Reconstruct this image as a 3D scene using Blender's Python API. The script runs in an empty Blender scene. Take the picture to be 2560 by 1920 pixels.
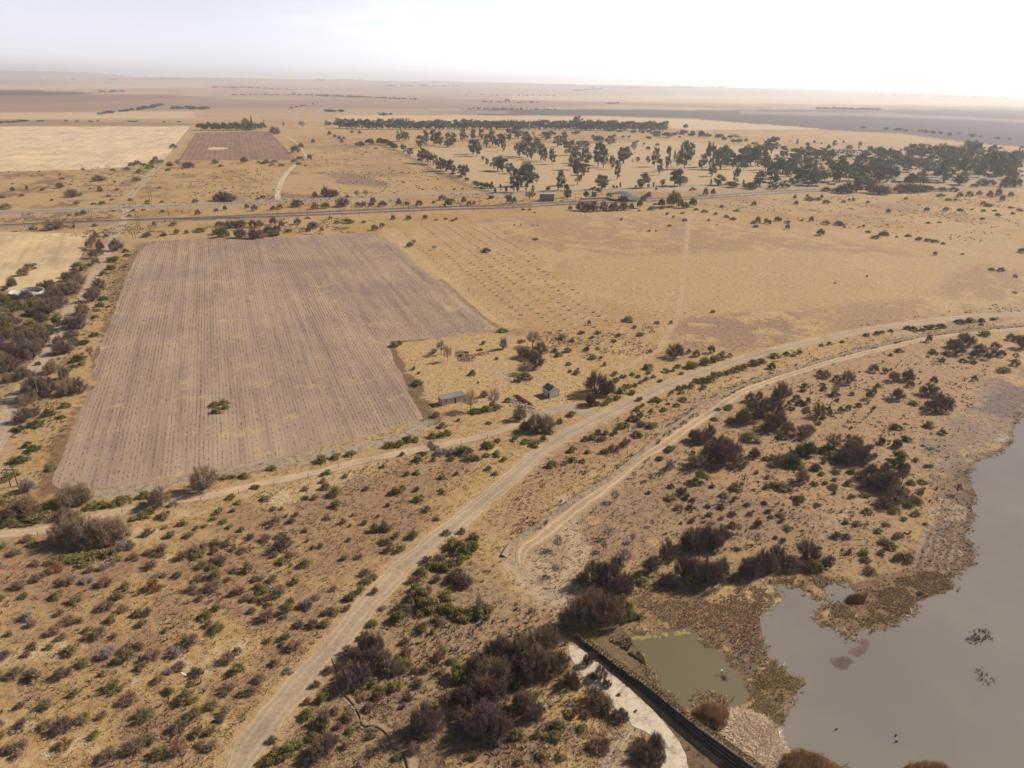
import bpy, bmesh, math, random
import numpy as np
from mathutils import Vector, Matrix

# ------------------------------------------------------------------ camera, sky, sun, exposure
C = bpy.context.scene.collection
SC = bpy.context.scene
CAM_H, FPX, PITCH, ROLL = 100.0, 1762.0, math.radians(23.0), math.radians(1.1)
FWD = np.array([0, math.cos(PITCH), -math.sin(PITCH)])
_r = np.array([1.0, 0, 0]); _u = np.array([0, math.sin(PITCH), math.cos(PITCH)])
RGT = math.cos(ROLL) * _r + math.sin(ROLL) * _u
UPV = -math.sin(ROLL) * _r + math.cos(ROLL) * _u
cam_d = bpy.data.cameras.new("camera"); cam = bpy.data.objects.new("camera", cam_d); C.objects.link(cam)
m = Matrix.Identity(4)
for i in range(3):
    m[i][0], m[i][1], m[i][2] = RGT[i], UPV[i], -FWD[i]
m[2][3] = CAM_H
cam.matrix_world = m
cam_d.sensor_width = 36.0; cam_d.lens = FPX / 2560 * 36.0
cam_d.clip_start = 1.0; cam_d.clip_end = 120000.0
SC.camera = cam
SUN_EL, SUN_AZ = math.radians(37), math.radians(64)      # azimuth measured from +Y (view) towards +X
SUN_DIR = Vector((math.cos(SUN_EL) * math.sin(SUN_AZ), math.cos(SUN_EL) * math.cos(SUN_AZ), math.sin(SUN_EL)))
sd = bpy.data.lights.new("sun", "SUN"); sd.energy = 5.0; sd.angle = math.radians(0.53); sd.color = (1.0, 0.92, 0.79)
sun = bpy.data.objects.new("sun", sd); C.objects.link(sun)
sun.rotation_euler = SUN_DIR.to_track_quat('Z', 'Y').to_euler(); sun.location = (0, 0, 300)
W = bpy.data.worlds.new("World"); SC.world = W; W.use_nodes = True
wn, wl = W.node_tree.nodes, W.node_tree.links
wn.clear()
sky = wn.new("ShaderNodeTexSky"); sky.sky_type = 'NISHITA'; sky.sun_disc = False
sky.sun_elevation = SUN_EL; sky.sun_rotation = SUN_AZ; sky.air_density = 1.0; sky.dust_density = 2.0; sky.ozone_density = 1.6; sky.altitude = 1300
bgn = wn.new("ShaderNodeBackground"); bgn.inputs['Strength'].default_value = 0.055
won = wn.new("ShaderNodeOutputWorld")
tcw = wn.new("ShaderNodeTexCoord"); mpw = wn.new("ShaderNodeMapping"); mpw.inputs['Scale'].default_value = (2.0, 2.0, 22.0)
nzw = wn.new("ShaderNodeTexNoise"); nzw.inputs['Scale'].default_value = 1.6; nzw.inputs['Detail'].default_value = 6
crw = wn.new("ShaderNodeValToRGB"); crw.color_ramp.elements[0].position = 0.56; crw.color_ramp.elements[1].position = 0.78
mxw = wn.new("ShaderNodeMix"); mxw.data_type = 'RGBA'; mxw.blend_type = 'ADD'
mxw.inputs['B'].default_value = (2.2, 2.1, 2.0, 1)
wl.new(tcw.outputs['Generated'], mpw.inputs['Vector']); wl.new(mpw.outputs[0], nzw.inputs['Vector'])
wl.new(nzw.outputs['Fac'], crw.inputs['Fac']); wl.new(crw.outputs['Color'], mxw.inputs['Factor'])
veil = wn.new("ShaderNodeMix"); veil.data_type = 'RGBA'; veil.inputs['Factor'].default_value = 0.42; veil.inputs['B'].default_value = (8.6, 8.4, 9.6, 1)   # thin high veil of cloud over the blue
sepw = wn.new("ShaderNodeSeparateXYZ"); wl.new(tcw.outputs['Generated'], sepw.inputs[0])
low = wn.new("ShaderNodeMapRange"); low.inputs['From Min'].default_value = 0.0; low.inputs['From Max'].default_value = 0.26; low.inputs['To Min'].default_value = 0.75; low.inputs['To Max'].default_value = 0.0
wl.new(sepw.outputs['Z'], low.inputs['Value']); wl.new(low.outputs[0], veil.inputs['Factor'])
dotw = wn.new("ShaderNodeVectorMath"); dotw.operation = 'DOT_PRODUCT'; wl.new(tcw.outputs['Generated'], dotw.inputs[0]); dotw.inputs[1].default_value = SUN_DIR
glow = wn.new("ShaderNodeMapRange"); glow.inputs['From Min'].default_value = 0.1; glow.inputs['From Max'].default_value = 0.72; glow.inputs['To Min'].default_value = 1.0; glow.inputs['To Max'].default_value = 1.75   # the veil is brighter towards the sun
wl.new(dotw.outputs['Value'], glow.inputs['Value'])
vcol = wn.new("ShaderNodeVectorMath"); vcol.operation = 'SCALE'; vcol.inputs[0].default_value = (17.6, 17.8, 20.2); wl.new(glow.outputs[0], vcol.inputs['Scale']); wl.new(vcol.outputs[0], veil.inputs['B'])
wl.new(sky.outputs[0], veil.inputs['A']); wl.new(veil.outputs['Result'], mxw.inputs['A']); wl.new(mxw.outputs['Result'], bgn.inputs['Color']); wl.new(bgn.outputs[0], won.inputs[0])
SC.view_settings.view_transform = 'Standard'; SC.view_settings.look = 'None'
SC.view_settings.exposure = 0.44; SC.view_settings.gamma = 1.0
SC.cycles.use_denoising = True
SC.cycles.max_bounces = 5; SC.cycles.diffuse_bounces = 2; SC.cycles.glossy_bounces = 2
SC.cycles.volume_bounces = 2; SC.cycles.transparent_max_bounces = 8
SC.cycles.sample_clamp_indirect = 6.0
HAZE_DENSITY, HAZE_COL, HAZE_G = 0.8e-4, (0.94, 0.955, 1.0), 0.48

# ------------------------------------------------------------------ helpers
RNG = random.Random(7)
NR = np.random.default_rng(7)
CAMP = np.array([0, 0, CAM_H])

def ridge(x, y):
    """height of the plain, which swells gently beyond nine kilometres"""
    r = np.hypot(x, y); px = 1280 + 1914 * np.tan(np.clip(np.arctan2(x, y), -1.1, 1.1))
    h = np.interp(px, [-1500, 0, 500, 1280, 1900, 2560, 4200], [40, 46, 132, 143, 132, 68, 60]); t = np.clip((r - 9000) / 10000, 0, 1)
    return h * t * t * (3 - 2 * t)

def at(x, y, z=0.0):
    """point of the photograph (2560x1920 pixels) -> the place on the ground it shows"""
    d = FPX * FWD + RGT * (x - 1280) - UPV * (y - 960)
    t = (z - CAM_H) / d[2] if d[2] < -1e-6 else 1e9
    n = math.hypot(d[0], d[1])
    if t * n > 9000:
        for r in np.arange(9000, 29000, 60):
            p = d * (r / n) + CAMP
            if p[2] <= ridge(p[0], p[1]): return p[:2]
        return d[:2] / n * 29000
    return (CAMP + d * t)[:2]

def depth(p, z=0.0):
    return float(np.dot(np.array([p[0], p[1], z]) - CAMP, FWD))

def pix(p, z=0.0):
    v = np.array([p[0], p[1], z]) - CAMP; k = FPX / np.dot(v, FWD)
    return 1280 + k * np.dot(v, RGT), 960 - k * np.dot(v, UPV)

TILE = {}
for _i, _x in enumerate((0, 640, 1280, 1920)):
    for _n, _y in (('T', 280), ('M', 700), ('L', 1100), ('B', 1440)):
        TILE[_n + str(_i + 1)] = (_x, _y)
ZK = 2212 / 640.0

def tp(tile, x, y):
    o = TILE[tile]; return o[0] + x / ZK, o[1] + y / ZK

def pts(tile, s):
    return [tp(tile, *map(float, q.split(','))) for q in s.split()]

def dsp(s):
    return [tuple(float(v) * 2560 / 2212 for v in q.split(',')) for q in s.split()]

def world(ps):
    return np.array([at(*p) for p in ps])

def tag(o, label=None, cat=None, group=None, kind=None):
    if label: o['label'] = label
    if cat: o['category'] = cat
    if group: o['group'] = group
    if kind: o['kind'] = kind
    return o

def empty(name, loc=(0, 0, 0), rz=0.0):
    o = bpy.data.objects.new(name, None); o.location = loc; o.rotation_euler = (0, 0, rz); o.empty_display_size = 0.5
    C.objects.link(o); return o

def link(name, me, parent=None, loc=None, rz=0.0):
    o = bpy.data.objects.new(name, me); C.objects.link(o)
    if parent: o.parent = parent
    if loc is not None: o.location = loc; o.rotation_euler = (0, 0, rz)
    return o

def np_mesh(name, V, F, mat, col=None, smooth=False):
    """V (n,3), F (m,k) all with k corners; col (n,3) linear colour per point"""
    V = np.asarray(V, np.float32); F = np.asarray(F, np.int32)
    me = bpy.data.meshes.new(name)
    me.vertices.add(len(V)); me.vertices.foreach_set('co', V.ravel())
    k = F.shape[1]
    me.loops.add(F.size); me.loops.foreach_set('vertex_index', F.ravel())
    me.polygons.add(len(F)); me.polygons.foreach_set('loop_start', np.arange(0, F.size, k, dtype=np.int32))
    if smooth: me.polygons.foreach_set('use_smooth', np.ones(len(F), bool))
    if col is not None:
        a = me.attributes.new('Col', 'FLOAT_COLOR', 'POINT')
        c4 = np.ones((len(V), 4), np.float32); c4[:, :3] = col
        a.data.foreach_set('color', c4.ravel())
    me.update(calc_edges=True); me.materials.append(mat)
    return me

class MB:
    """collects boxes, bars and faces into one mesh"""
    def __init__(s): s.v, s.f = [], []
    def add(s, v, f):
        n = len(s.v); s.v += [tuple(p) for p in v]; s.f += [tuple(i + n for i in q) for q in f]; return s
    def box(s, c, d, rz=0.0, M=None):
        v = []
        for x in (-1, 1):
            for y in (-1, 1):
                for z in (-1, 1):
                    p = Vector((x * d[0] / 2, y * d[1] / 2, z * d[2] / 2))
                    p = (M @ p) if M is not None else Matrix.Rotation(rz, 3, 'Z') @ p
                    v.append(p + Vector(c))
        return s.add(v, [(0, 1, 3, 2), (4, 6, 7, 5), (0, 4, 5, 1), (2, 3, 7, 6), (0, 2, 6, 4), (1, 5, 7, 3)])
    def tube(s, a, b, ra, rb, n=6):
        a, b = Vector(a), Vector(b); d = b - a
        if d.length < 1e-6: return s
        q = d.to_track_quat('Z', 'Y'); v = []
        for p, r in ((a, ra), (b, rb)):
            for i in range(n):
                t = 2 * math.pi * i / n; v.append(p + q @ Vector((math.cos(t) * r, math.sin(t) * r, 0)))
        f = [(i, (i + 1) % n, n + (i + 1) % n, n + i) for i in range(n)] + [tuple(range(n - 1, -1, -1)), tuple(range(n, 2 * n))]
        return s.add(v, f)
    def mesh(s, name, mat, smooth=False):
        me = bpy.data.meshes.new(name); me.from_pydata(s.v, [], s.f); me.materials.append(mat)
        if smooth: me.polygons.foreach_set('use_smooth', [True] * len(me.polygons))
        me.update(); return me
    def build(s, name, mat, parent=None, loc=None, rz=0.0, smooth=False):
        return link(name, s.mesh(name, mat, smooth), parent, loc, rz)

# value noise on world coordinates
_TAB = np.random.default_rng(3).random((256, 256)).astype(np.float32)
def vnoise(x, y):
    xi = np.floor(x).astype(np.int64); yi = np.floor(y).astype(np.int64)
    fx = x - xi; fy = y - yi; fx = fx * fx * (3 - 2 * fx); fy = fy * fy * (3 - 2 * fy)
    a = _TAB[xi & 255, yi & 255]; b = _TAB[(xi + 1) & 255, yi & 255]; c = _TAB[xi & 255, (yi + 1) & 255]; d = _TAB[(xi + 1) & 255, (yi + 1) & 255]
    return (a * (1 - fx) + b * fx) * (1 - fy) + (c * (1 - fx) + d * fx) * fy
def fbm(x, y, s, oct=4, seed=0.0):
    v = 0; a = 0.5; t = 0; x = x / s + seed * 17.3; y = y / s - seed * 9.7
    for _ in range(oct):
        v = v + a * vnoise(x, y); t += a; a *= 0.5; x, y = x * 2.03 + 5.1, y * 2.03 + 1.7
    return v / t
def sstep(a, b, x):
    t = np.clip((x - a) / (b - a), 0, 1); return t * t * (3 - 2 * t)
def inside_dist(P, X, Y):
    """signed distance to polygon P: positive inside"""
    n = len(P); ins = np.zeros(X.shape, bool); d = np.full(X.shape, 1e18)
    for i in range(n):
        x0, y0 = P[i]; x1, y1 = P[(i + 1) % n]
        c = ((y0 > Y) != (y1 > Y))
        with np.errstate(divide='ignore', invalid='ignore'):
            ins ^= c & (X < (x1 - x0) * (Y - y0) / (y1 - y0 + 1e-30) + x0)
        ex, ey = x1 - x0, y1 - y0; l2 = ex * ex + ey * ey + 1e-12
        t = np.clip(((X - x0) * ex + (Y - y0) * ey) / l2, 0, 1)
        d = np.minimum(d, (X - x0 - t * ex) ** 2 + (Y - y0 - t * ey) ** 2)
    d = np.sqrt(d); return np.where(ins, d, -d)
def line_dist(L, X, Y):
    d = np.full(X.shape, 1e18)
    for i in range(len(L) - 1):
        x0, y0 = L[i]; x1, y1 = L[i + 1]; ex, ey = x1 - x0, y1 - y0; l2 = ex * ex + ey * ey + 1e-12
        t = np.clip(((X - x0) * ex + (Y - y0) * ey) / l2, 0, 1)
        d = np.minimum(d, (X - x0 - t * ex) ** 2 + (Y - y0 - t * ey) ** 2)
    return np.sqrt(d)
def smooth_line(P, step):
    P = [np.array(p, float) for p in P]; Q = [2 * P[0] - P[1]] + P + [2 * P[-1] - P[-2]]; out = []
    for i in range(1, len(Q) - 2):
        p0, p1, p2, p3 = Q[i - 1:i + 3]; n = max(2, int(np.linalg.norm(p2 - p1) / step))
        for k in range(n):
            t = k / n
            out.append(0.5 * ((2 * p1) + (-p0 + p2) * t + (2 * p0 - 5 * p1 + 4 * p2 - p3) * t * t + (-p0 + 3 * p1 - 3 * p2 + p3) * t ** 3))
    out.append(P[-1]); return np.array(out)
def densify(P, step, jit, seed=0, rel=0.0):
    out = []
    for i in range(len(P)):
        a, b = np.array(P[i]), np.array(P[(i + 1) % len(P)]); L = np.linalg.norm(b - a)
        st = max(step, rel * np.linalg.norm(a)); n = max(1, int(L / st)); nrm = np.array([-(b - a)[1], (b - a)[0]]) / (L + 1e-9)
        for k in range(n):
            p = a + (b - a) * k / n
            j = jit * (fbm(np.array([p[0]]), np.array([p[1]]), step * 6, 4, seed)[0] - 0.5) * 4
            out.append(p + nrm * j)
    return np.array(out)

# ------------------------------------------------------------------ materials
def nodes(name):
    mt = bpy.data.materials.new(name); mt.use_nodes = True
    nt = mt.node_tree; b = nt.nodes['Principled BSDF']; b.inputs['Roughness'].default_value = 0.9
    b.inputs['Specular IOR Level'].default_value = 0.15
    return mt, nt, b
def N(nt, t, **k):
    n = nt.nodes.new(t)
    for a, v in k.items():
        if a in n.inputs: n.inputs[a].default_value = v
        else: setattr(n, a, v)
    return n
def noise(nt, scale, detail=4, vec=None, rough=0.6):
    n = N(nt, "ShaderNodeTexNoise", Scale=scale, Detail=detail, Roughness=rough)
    if vec is not None: nt.links.new(vec, n.inputs['Vector'])
    return n.outputs['Fac']
def ramp(nt, fac, stops):
    r = N(nt, "ShaderNodeValToRGB"); e = r.color_ramp.elements
    while len(e) < len(stops): e.new(0.5)
    for q, (p, c) in zip(e, stops): q.position = p; q.color = (*c, 1) if len(c) == 3 else c
    nt.links.new(fac, r.inputs['Fac']); return r.outputs['Color']
def mix(nt, a, b, fac, mode='MIX'):
    x = N(nt, "ShaderNodeMix", data_type='RGBA', blend_type=mode)
    for s, v in (('A', a), ('B', b)):
        if hasattr(v, 'is_linked') or hasattr(v, 'links'): nt.links.new(v, x.inputs[s])
        else: x.inputs[s].default_value = (*v, 1)
    if hasattr(fac, 'links'): nt.links.new(fac, x.inputs['Factor'])
    else: x.inputs['Factor'].default_value = fac
    return x.outputs['Result']
def bump(nt, b, h, strength, dist):
    n = N(nt, "ShaderNodeBump", Strength=strength, Distance=dist); nt.links.new(h, n.inputs['Height']); nt.links.new(n.outputs[0], b.inputs['Normal'])
def pos(nt): return N(nt, "ShaderNodeNewGeometry").outputs['Position']
def simple(name, c, c2=None, scale=3.0, rough=0.9, bmp=0.0, metal=0.0):
    mt, nt, b = nodes(name); b.inputs['Roughness'].default_value = rough; b.inputs['Metallic'].default_value = metal
    c2 = c2 or tuple(v * 0.7 for v in c)
    tc = N(nt, "ShaderNodeTexCoord").outputs['Object']
    f = noise(nt, scale, 5, tc); nt.links.new(ramp(nt, f, [(0.35, c), (0.65, c2)]), b.inputs['Base Color'])
    if bmp: bump(nt, b, f, bmp, 0.05)
    return mt
def plant_mat(name, c, c2, trans=0.0, var=0.35):
    """per-leaf colour from the mesh's own Col attribute times a colour that differs a little from plant to plant"""
    mt, nt, b = nodes(name)
    oi = N(nt, "ShaderNodeObjectInfo").outputs['Random']
    base = ramp(nt, oi, [(0.0, c), (1.0, c2)])
    a = N(nt, "ShaderNodeAttribute", attribute_name='Col').outputs['Color']
    nt.links.new(mix(nt, base, a, 1.0, 'MULTIPLY'), b.inputs['Base Color'])
    if trans:
        ts = N(nt, "ShaderNodeBsdfTranslucent"); nt.links.new(mix(nt, base, a, 1.0, 'MULTIPLY'), ts.inputs['Color'])
        ms = N(nt, "ShaderNodeMixShader"); ms.inputs[0].default_value = trans
        nt.links.new(b.outputs[0], ms.inputs[1]); nt.links.new(ts.outputs[0], ms.inputs[2])
        nt.links.new(ms.outputs[0], nt.nodes['Material Output'].inputs['Surface'])
    return mt
# ------------------------------------------------------------------ ground: one sheet to the horizon
FIELD = world(dsp("322,521 480,514 640,512 812,502 850,525 960,620 1070,712 960,728 845,738 850,770 880,840 915,905 820,935 560,1000 300,1045 200,1055 125,1058 112,1045 150,950 190,850 207,832 200,800 240,690 290,560"))
F_LEFT_FAR = world(pts('T1', "-700,127 0,126 700,126 1640,126 1560,230 1385,455 1100,475 690,500 0,513 -700,520"))
F_BROWN = world(pts('T1', "1695,178 1900,176 2212,166 2312,164 2400,240 2552,400 2548,415 2300,418 1900,418 1535,420"))
F_LEFT_NEAR = world(pts('T1', "-700,1040 0,1035 400,1045 785,1052 760,1130 690,1260 600,1400 470,1480 380,1535 200,1545 0,1545 -300,1560 -800,1600"))
LAKE = world(pts('M4', "2240,1100 2160,1200 2120,1300 2132,1370 2080,1440 1990,1500 1880,1530 1790,1590 1740,1655")
    + pts('L4', "1715,295 1760,380 1792,480 1760,580 1780,650 1720,770 1690,850 1742,900 1788,1000 1772,1060 1690,1110 1570,1210 1592,1280 1510,1330 1400,1360 1290,1405")
    + pts('B4', "1235,320 1150,400 1050,440 870,470 760,480 700,560 620,500 590,450 500,440 420,390 400,310 500,250 640,240 690,225 800,205 740,130 690,60 540,70 500,110 500,200 440,215 380,170 280,110 140,85 60,60 0,90 60,110 120,180 100,240 20,290 -80,330 -70,440 -40,560 0,690 60,740 130,790 190,860 300,890 322,930 240,1000 205,1060 125,1130 150,1210 160,1260 100,1310 90,1350 130,1430 150,1480 300,1500 480,1560 620,1640 700,1700 1050,1760 1700,1900 2600,2200 3600,2400")
    + [(3600, 1500), (3200, 1100), (2900, 1000), (2640, 985)])
POND = world(pts('B3', "1010,515 1120,520 1250,505 1400,478 1560,438 1600,470 1625,520 1730,605 1850,690 1940,800 2000,900 2030,1060 1970,1125 1890,1150 1830,1060 1640,1020 1560,1110 1440,1130 1360,1060 1260,985 1210,850 1140,700 1060,600"))
APRON = world(pts('B3', "490,598 560,598 650,668 760,755 890,870 1010,965 1130,1080 1240,1178 1330,1290 1440,1425 1500,1540 1525,1660 1535,1800 1300,1800 1290,1660 1330,1560 1300,1470 1230,1390 1140,1340 1040,1290 990,1220 880,1130 850,1050 800,1000 690,960 640,900 600,850 570,790 540,755 505,690"))
WAY_MAIN = (pts('M4', "3600,250 2212,292 1700,322 1300,370 1000,407 800,440 500,500 250,560") + pts('M3', "2212,622 2000,680 1800,745 1500,850 1200,975 900,1120 600,1270 300,1440")
    + pts('L3', "0,325") + pts('L2', "2000,500 1800,665 1600,828 1400,985 1230,1122") + pts('B2', "1195,0 915,300 690,600 415,900 150,1200") + pts('B1', "2090,1600 1960,1900"))
WAY_SERVICE = pts('M4', "3600,300 2212,420 1800,452 1400,505 1000,592 600,692 300,782") + pts('M3', "2212,880 2000,965 1850,1052 1700,1155 1500,1285 1300,1435") + pts('L3', "1150,135 950,290 750,450 550,595 380,735 230,850 120,930 85,1010 90,1080")
DITCH = pts('M4', "3600,280 2212,398 1800,435 1400,478 1000,560 600,660 300,750") + pts('M3', "2212,842 2000,915 1820,1000 1650,1090 1500,1190 1300,1335") + pts('L3', "1000,205 850,320 700,420 400,615 200,755 0,895") + pts('L2', "2130,1010")
WAY_FARM = pts('M3', "140,1200 0,1262") + pts('M2', "2100,1305 1900,1362 1500,1448 1200,1505 900,1565 640,1635") + pts('L1', "2212,385 1900,465 1550,520 1240,575 900,645 700,705 540,745 300,785 0,815 -700,840")
WAY_LINK = pts('M3', "775,1215 720,1175 600,1125 450,1105 330,1130 250,1175 60,1225")
WAY_SIDE = pts('T1', "1075,825 1085,900 1040,1000 965,1120 910,1240 810,1420 720,1600") + pts('M1', "640,180 565,320 470,500 385,640 280,810 180,980 70,1180 0,1330 -80,1480 -300,1900")
WAY_HIGH = [(-700, 537)] + pts('T1', "-600,905 0,868 500,848 1080,825 1700,803") + pts('T2', "0,778 760,745 1400,722 2000,702") + pts('T3', "0,703 500,683 1000,663 1500,640 1900,622") + pts('T4', "0,607 500,597 800,590 1200,570 1700,552 2212,535 3400,490")
RAIL_A = [(-700, 600)] + pts('T1', "0,983 1040,940 1700,918 2212,893") + pts('T2', "400,875 900,852 1500,828 2212,806") + pts('T3', "600,772 1500,738 2212,690") + pts('T4', "400,672 900,640 1400,600 2212,560")
RAIL_B = pts('T1', "1500,932 2212,912") + pts('T2', "400,897 900,876 1500,850 2212,830") + pts('T3', "400,806 900,785 1500,758 2212,712") + pts('T4', "350,690 800,668")
TRACK_N = pts('T1', "1050,800 1120,730 1220,620 1330,512 1400,440 1500,340 1600,220 1680,130")
WAY_WHITE = pts('T2', "190,758 185,700 205,640 235,575 275,520 320,475 360,448")
TRACK_W = pts('T2', "420,420 440,400 400,330 350,270 290,225 230,195 160,150")
FENCEWAY = pts('T2', "1150,1020 1250,1130 1330,1220 1480,1330") + pts('M2', "1680,20 1840,165 1960,270 2060,345 2150,385")
PATH_E = pts('T3', "1525,870 1520,1000 1505,1150 1490,1330") + pts('M3', "1478,10 1462,130 1440,260 1395,380 1330,480 1290,570 1260,605 1190,640 1090,690 990,745 920,800")
TRACK_S = pts('B3', "1040,1320 960,1400 900,1500 850,1640 820,1760")
GULLY = pts('B2', "650,715 690,830 705,960 745,1020 800,1075 860,1150 890,1220 905,1285 950,1302 1010,1298 1070,1325 1130,1375 1155,1430 1185,1485 1265,1540 1300,1620 1320,1760")
LOOP1 = pts('L3', "480,690 500,790 530,880 580,950 560,1060 530,1180 510,1290")
LOOP2 = pts('L3', "110,1090 180,1200 330,1310 480,1330")
WEIR_TOP = pts('B3', "560,515 640,575 900,770 1150,945 1400,1150 1600,1305 1800,1450 2110,1670 2500,1950")

def build_ground():
    nc, th = 1150, np.radians(np.linspace(-58, 58, 1150))
    d1 = np.linspace(60, 0.35, 900); d1 = np.concatenate([np.linspace(78, 60.5, 40), d1, np.geomspace(0.345, 0.19, 14)])
    r = CAM_H / np.tan(np.radians(d1))
    R_, T_ = np.meshgrid(r, th, indexing='ij')
    X, Y = R_ * np.sin(T_), R_ * np.cos(T_)
    nr = len(r); D = R_
    col = np.empty(X.shape + (3,))
    n1 = fbm(X, Y, 46, 5, 1); n2 = fbm(X, Y, 9, 4, 2); n3 = fbm(X, Y, 170, 4, 3); n4 = fbm(X, Y, 2.2, 3, 4); n5 = fbm(X, Y, 1100, 5, 5)
    def V(*c): return np.array(c)
    straw, ochre, pink, dark = V(.48, .335, .17), V(.44, .28, .115), V(.35, .228, .13), V(.235, .155, .11)
    def lerp(a, b, t): return a * (1 - t[..., None]) + b * t[..., None]
    col[:] = straw
    col[:] = lerp(col, ochre, sstep(.42, .62, n1 * .6 + n2 * .4))
    col[:] = lerp(col, pink, sstep(.5, .66, n3 * .45 + n1 * .4 + n2 * .15) * .85)
    far = sstep(1200, 3500, D)
    fcol = lerp(V(.50, .36, .23) + 0 * col, V(.34, .23, .17), sstep(.45, .6, n5))
    col[:] = lerp(col, fcol, far)
    def paint(ps, c, soft=1.0, op=1.0, wob=1.0, thr=None, isw=False, inv=False):
        P = ps if isw else world(ps)
        w = wob * 6
        m = (X > P[:, 0].min() - 4 * soft - w) & (X < P[:, 0].max() + 4 * soft + w) & (Y > P[:, 1].min() - 4 * soft - w) & (Y < P[:, 1].max() + 4 * soft + w)
        if not m.any(): return
        x, y = X[m], Y[m]
        s = inside_dist(P, x, y) + wob * ((n2[m] - .5) * 8 + (n4[m] - .5) * 4)
        a = sstep(-soft, soft, s) * op
        if thr is not None:
            nn = n2[m] * .5 + n1[m] * .3 + n4[m] * .2
            a = a * sstep(thr - .05, thr + .05, 1 - nn if inv else nn)
        cc = col[m]; col[m] = cc * (1 - a[:, None]) + V(*c) * a[:, None]
    def stroke(ps, c, w, soft=.6, op=1.0, wob=.5, thr=None):
        L = smooth_line(world(ps), 6)
        m = (X > L[:, 0].min() - 30) & (X < L[:, 0].max() + 30) & (Y > L[:, 1].min() - 30) & (Y < L[:, 1].max() + 30)
        x, y = X[m], Y[m]
        s = w - line_dist(L[::2], x, y) + wob * ((n2[m] - .5) * 4 + (n4[m] - .5) * 3)
        a = sstep(-soft, soft, s) * op
        if thr is not None: a = a * sstep(thr - .06, thr + .06, n2[m] * .6 + n4[m] * .4)
        cc = col[m]; col[m] = cc * (1 - a[:, None]) + V(*c) * a[:, None]
    # far country, from the horizon towards the camera
    paint(dsp("-300,178 300,175 440,177 700,180 1100,185 1500,195 2300,212 2300,235 1500,225 1000,212 440,200 -300,195"), (.42, .31, .22), 60, .7, 8)
    paint(dsp("-300,186 150,184 330,180 430,180 500,184 300,191 -300,196"), (.56, .42, .27), 30, 1, 3)
    paint(dsp("-300,194 60,195 150,198 220,201 100,209 0,214 -300,222"), (.10, .065, .075), 30, 1, 3)
    paint(dsp("-300,212 100,206 330,203 430,209 300,217 -300,232"), (.27, .15, .12), 30, .9, 3)
    paint(dsp("900,241 1050,236 1300,236 1500,238 1800,236 2350,238 2500,330 2212,318 2100,309 1950,289 1800,281 1650,270 1500,256 1300,250 1050,249"), (.115, .09, .09), 25, 1, 6)
    paint(dsp("730,249 1000,249 1300,251 1500,258 1700,272 1780,279 1500,281 1440,275 1000,266 740,264"), (.58, .45, .29), 12, 1, 4)
    paint(dsp("1600,240 1900,244 2300,262 2300,268 1900,252 1600,247"), (.40, .31, .25), 20, .6, 6)
    paint(dsp("-300,233 300,223 700,226 700,231 300,236 -300,247"), (.31, .21, .165), 20, .8, 5)
    paint(dsp("-200,247 60,243 420,240 420,256 60,257 -200,258"), (.60, .46, .30), 10, .8, 4)
    paint(dsp("730,232 1000,227 1250,230 1000,236 730,236"), (.27, .20, .17), 20, .8, 6)
    paint(dsp("1100,207 1500,205 2300,222 2300,231 1500,223 1100,215"), (.62, .48, .34), 40, .8, 8)
    paint(dsp("450,185 800,188 1000,193 1000,198 700,196 450,191"), (.30, .21, .17), 40, .7, 8)
    paint(dsp("1000,189 1400,193 1700,200 1700,204 1300,200 1000,196"), (.28, .20, .17), 40, .7, 8)
    paint(dsp("-200,259 40,258 200,262 420,266 400,271 -200,272"), (.28, .21, .15), 8, .8, 6)
    paint(dsp("440,236 700,232 1100,240 1100,246 720,244 440,246"), (.40, .29, .21), 15, .7, 6)
    # wooded pasture of the gum trees: pale
    paint(dsp("860,322 1000,318 1450,305 1760,330 1700,390 1480,412 1080,412 1000,385"), (.54, .405, .245), 8, .9, 4)
    paint(dsp("1750,300 2212,330 2300,400 1800,420 1500,415 1700,380"), (.42, .31, .21), 8, .7, 4)
    # veld either side of the high road
    paint(pts('T1', "-400,520 1000,500 1130,600 1000,790 -400,840"), (.23, .155, .12), 4, .9, 2, .56)
    paint(pts('T1', "1340,530 2212,500 2900,520 2812,740 2212,770 1180,790"), (.25, .17, .125), 4, .8, 2, .57)
    paint(pts('T2', "680,545 800,530 960,565 1160,615 1150,645 900,640 700,610"), (.25, .18, .14), 5, .8, 2)
    paint(pts('T2', "750,400 1000,380 1330,440 1300,520 1000,520"), (.42, .26, .16), 6, .8, 2, .45)
    paint(pts('T1', "-300,890 600,850 1000,860 560,900 300,940 -300,970"), (.24, .16, .11), 3, .9, 2, .48)
    paint(pts('T1', "800,500 1330,470 1250,560 1150,600 1080,560"), (.24, .20, .12), 3, .7, 2, .45)
    # pasture east of the field
    paint(dsp("850,500 1200,460 1500,462 1800,480 2212,560 2300,670 1900,690 1600,760 1420,790 1180,720 1060,690"), (.475, .315, .165), 6, .75, 3)
    paint(dsp("1000,470 1500,470 1800,520 2300,600 2300,690 1700,740 1350,640"), (.38, .255, .16), 8, .85, 2.5, .49)
    paint(dsp("1230,560 1700,540 2100,560 2000,640 1500,690 1250,640"), (.52, .37, .19), 8, .8, 2, .48)
    paint(dsp("1480,690 1700,670 1720,740 1560,760 1440,770"), (.30, .20, .14), 5, .7, 2, .47)
    # yards by the sheds
    paint(dsp("850,745 1060,718 1190,730 1300,800 1270,880 1150,880 960,880 900,850"), (.52, .365, .19), 2, .9, 1.5)
    paint(pts('M3', "-260,780 0,760 20,850 -100,900"), (.46, .37, .26), 1.5, .8, 1)
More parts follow.
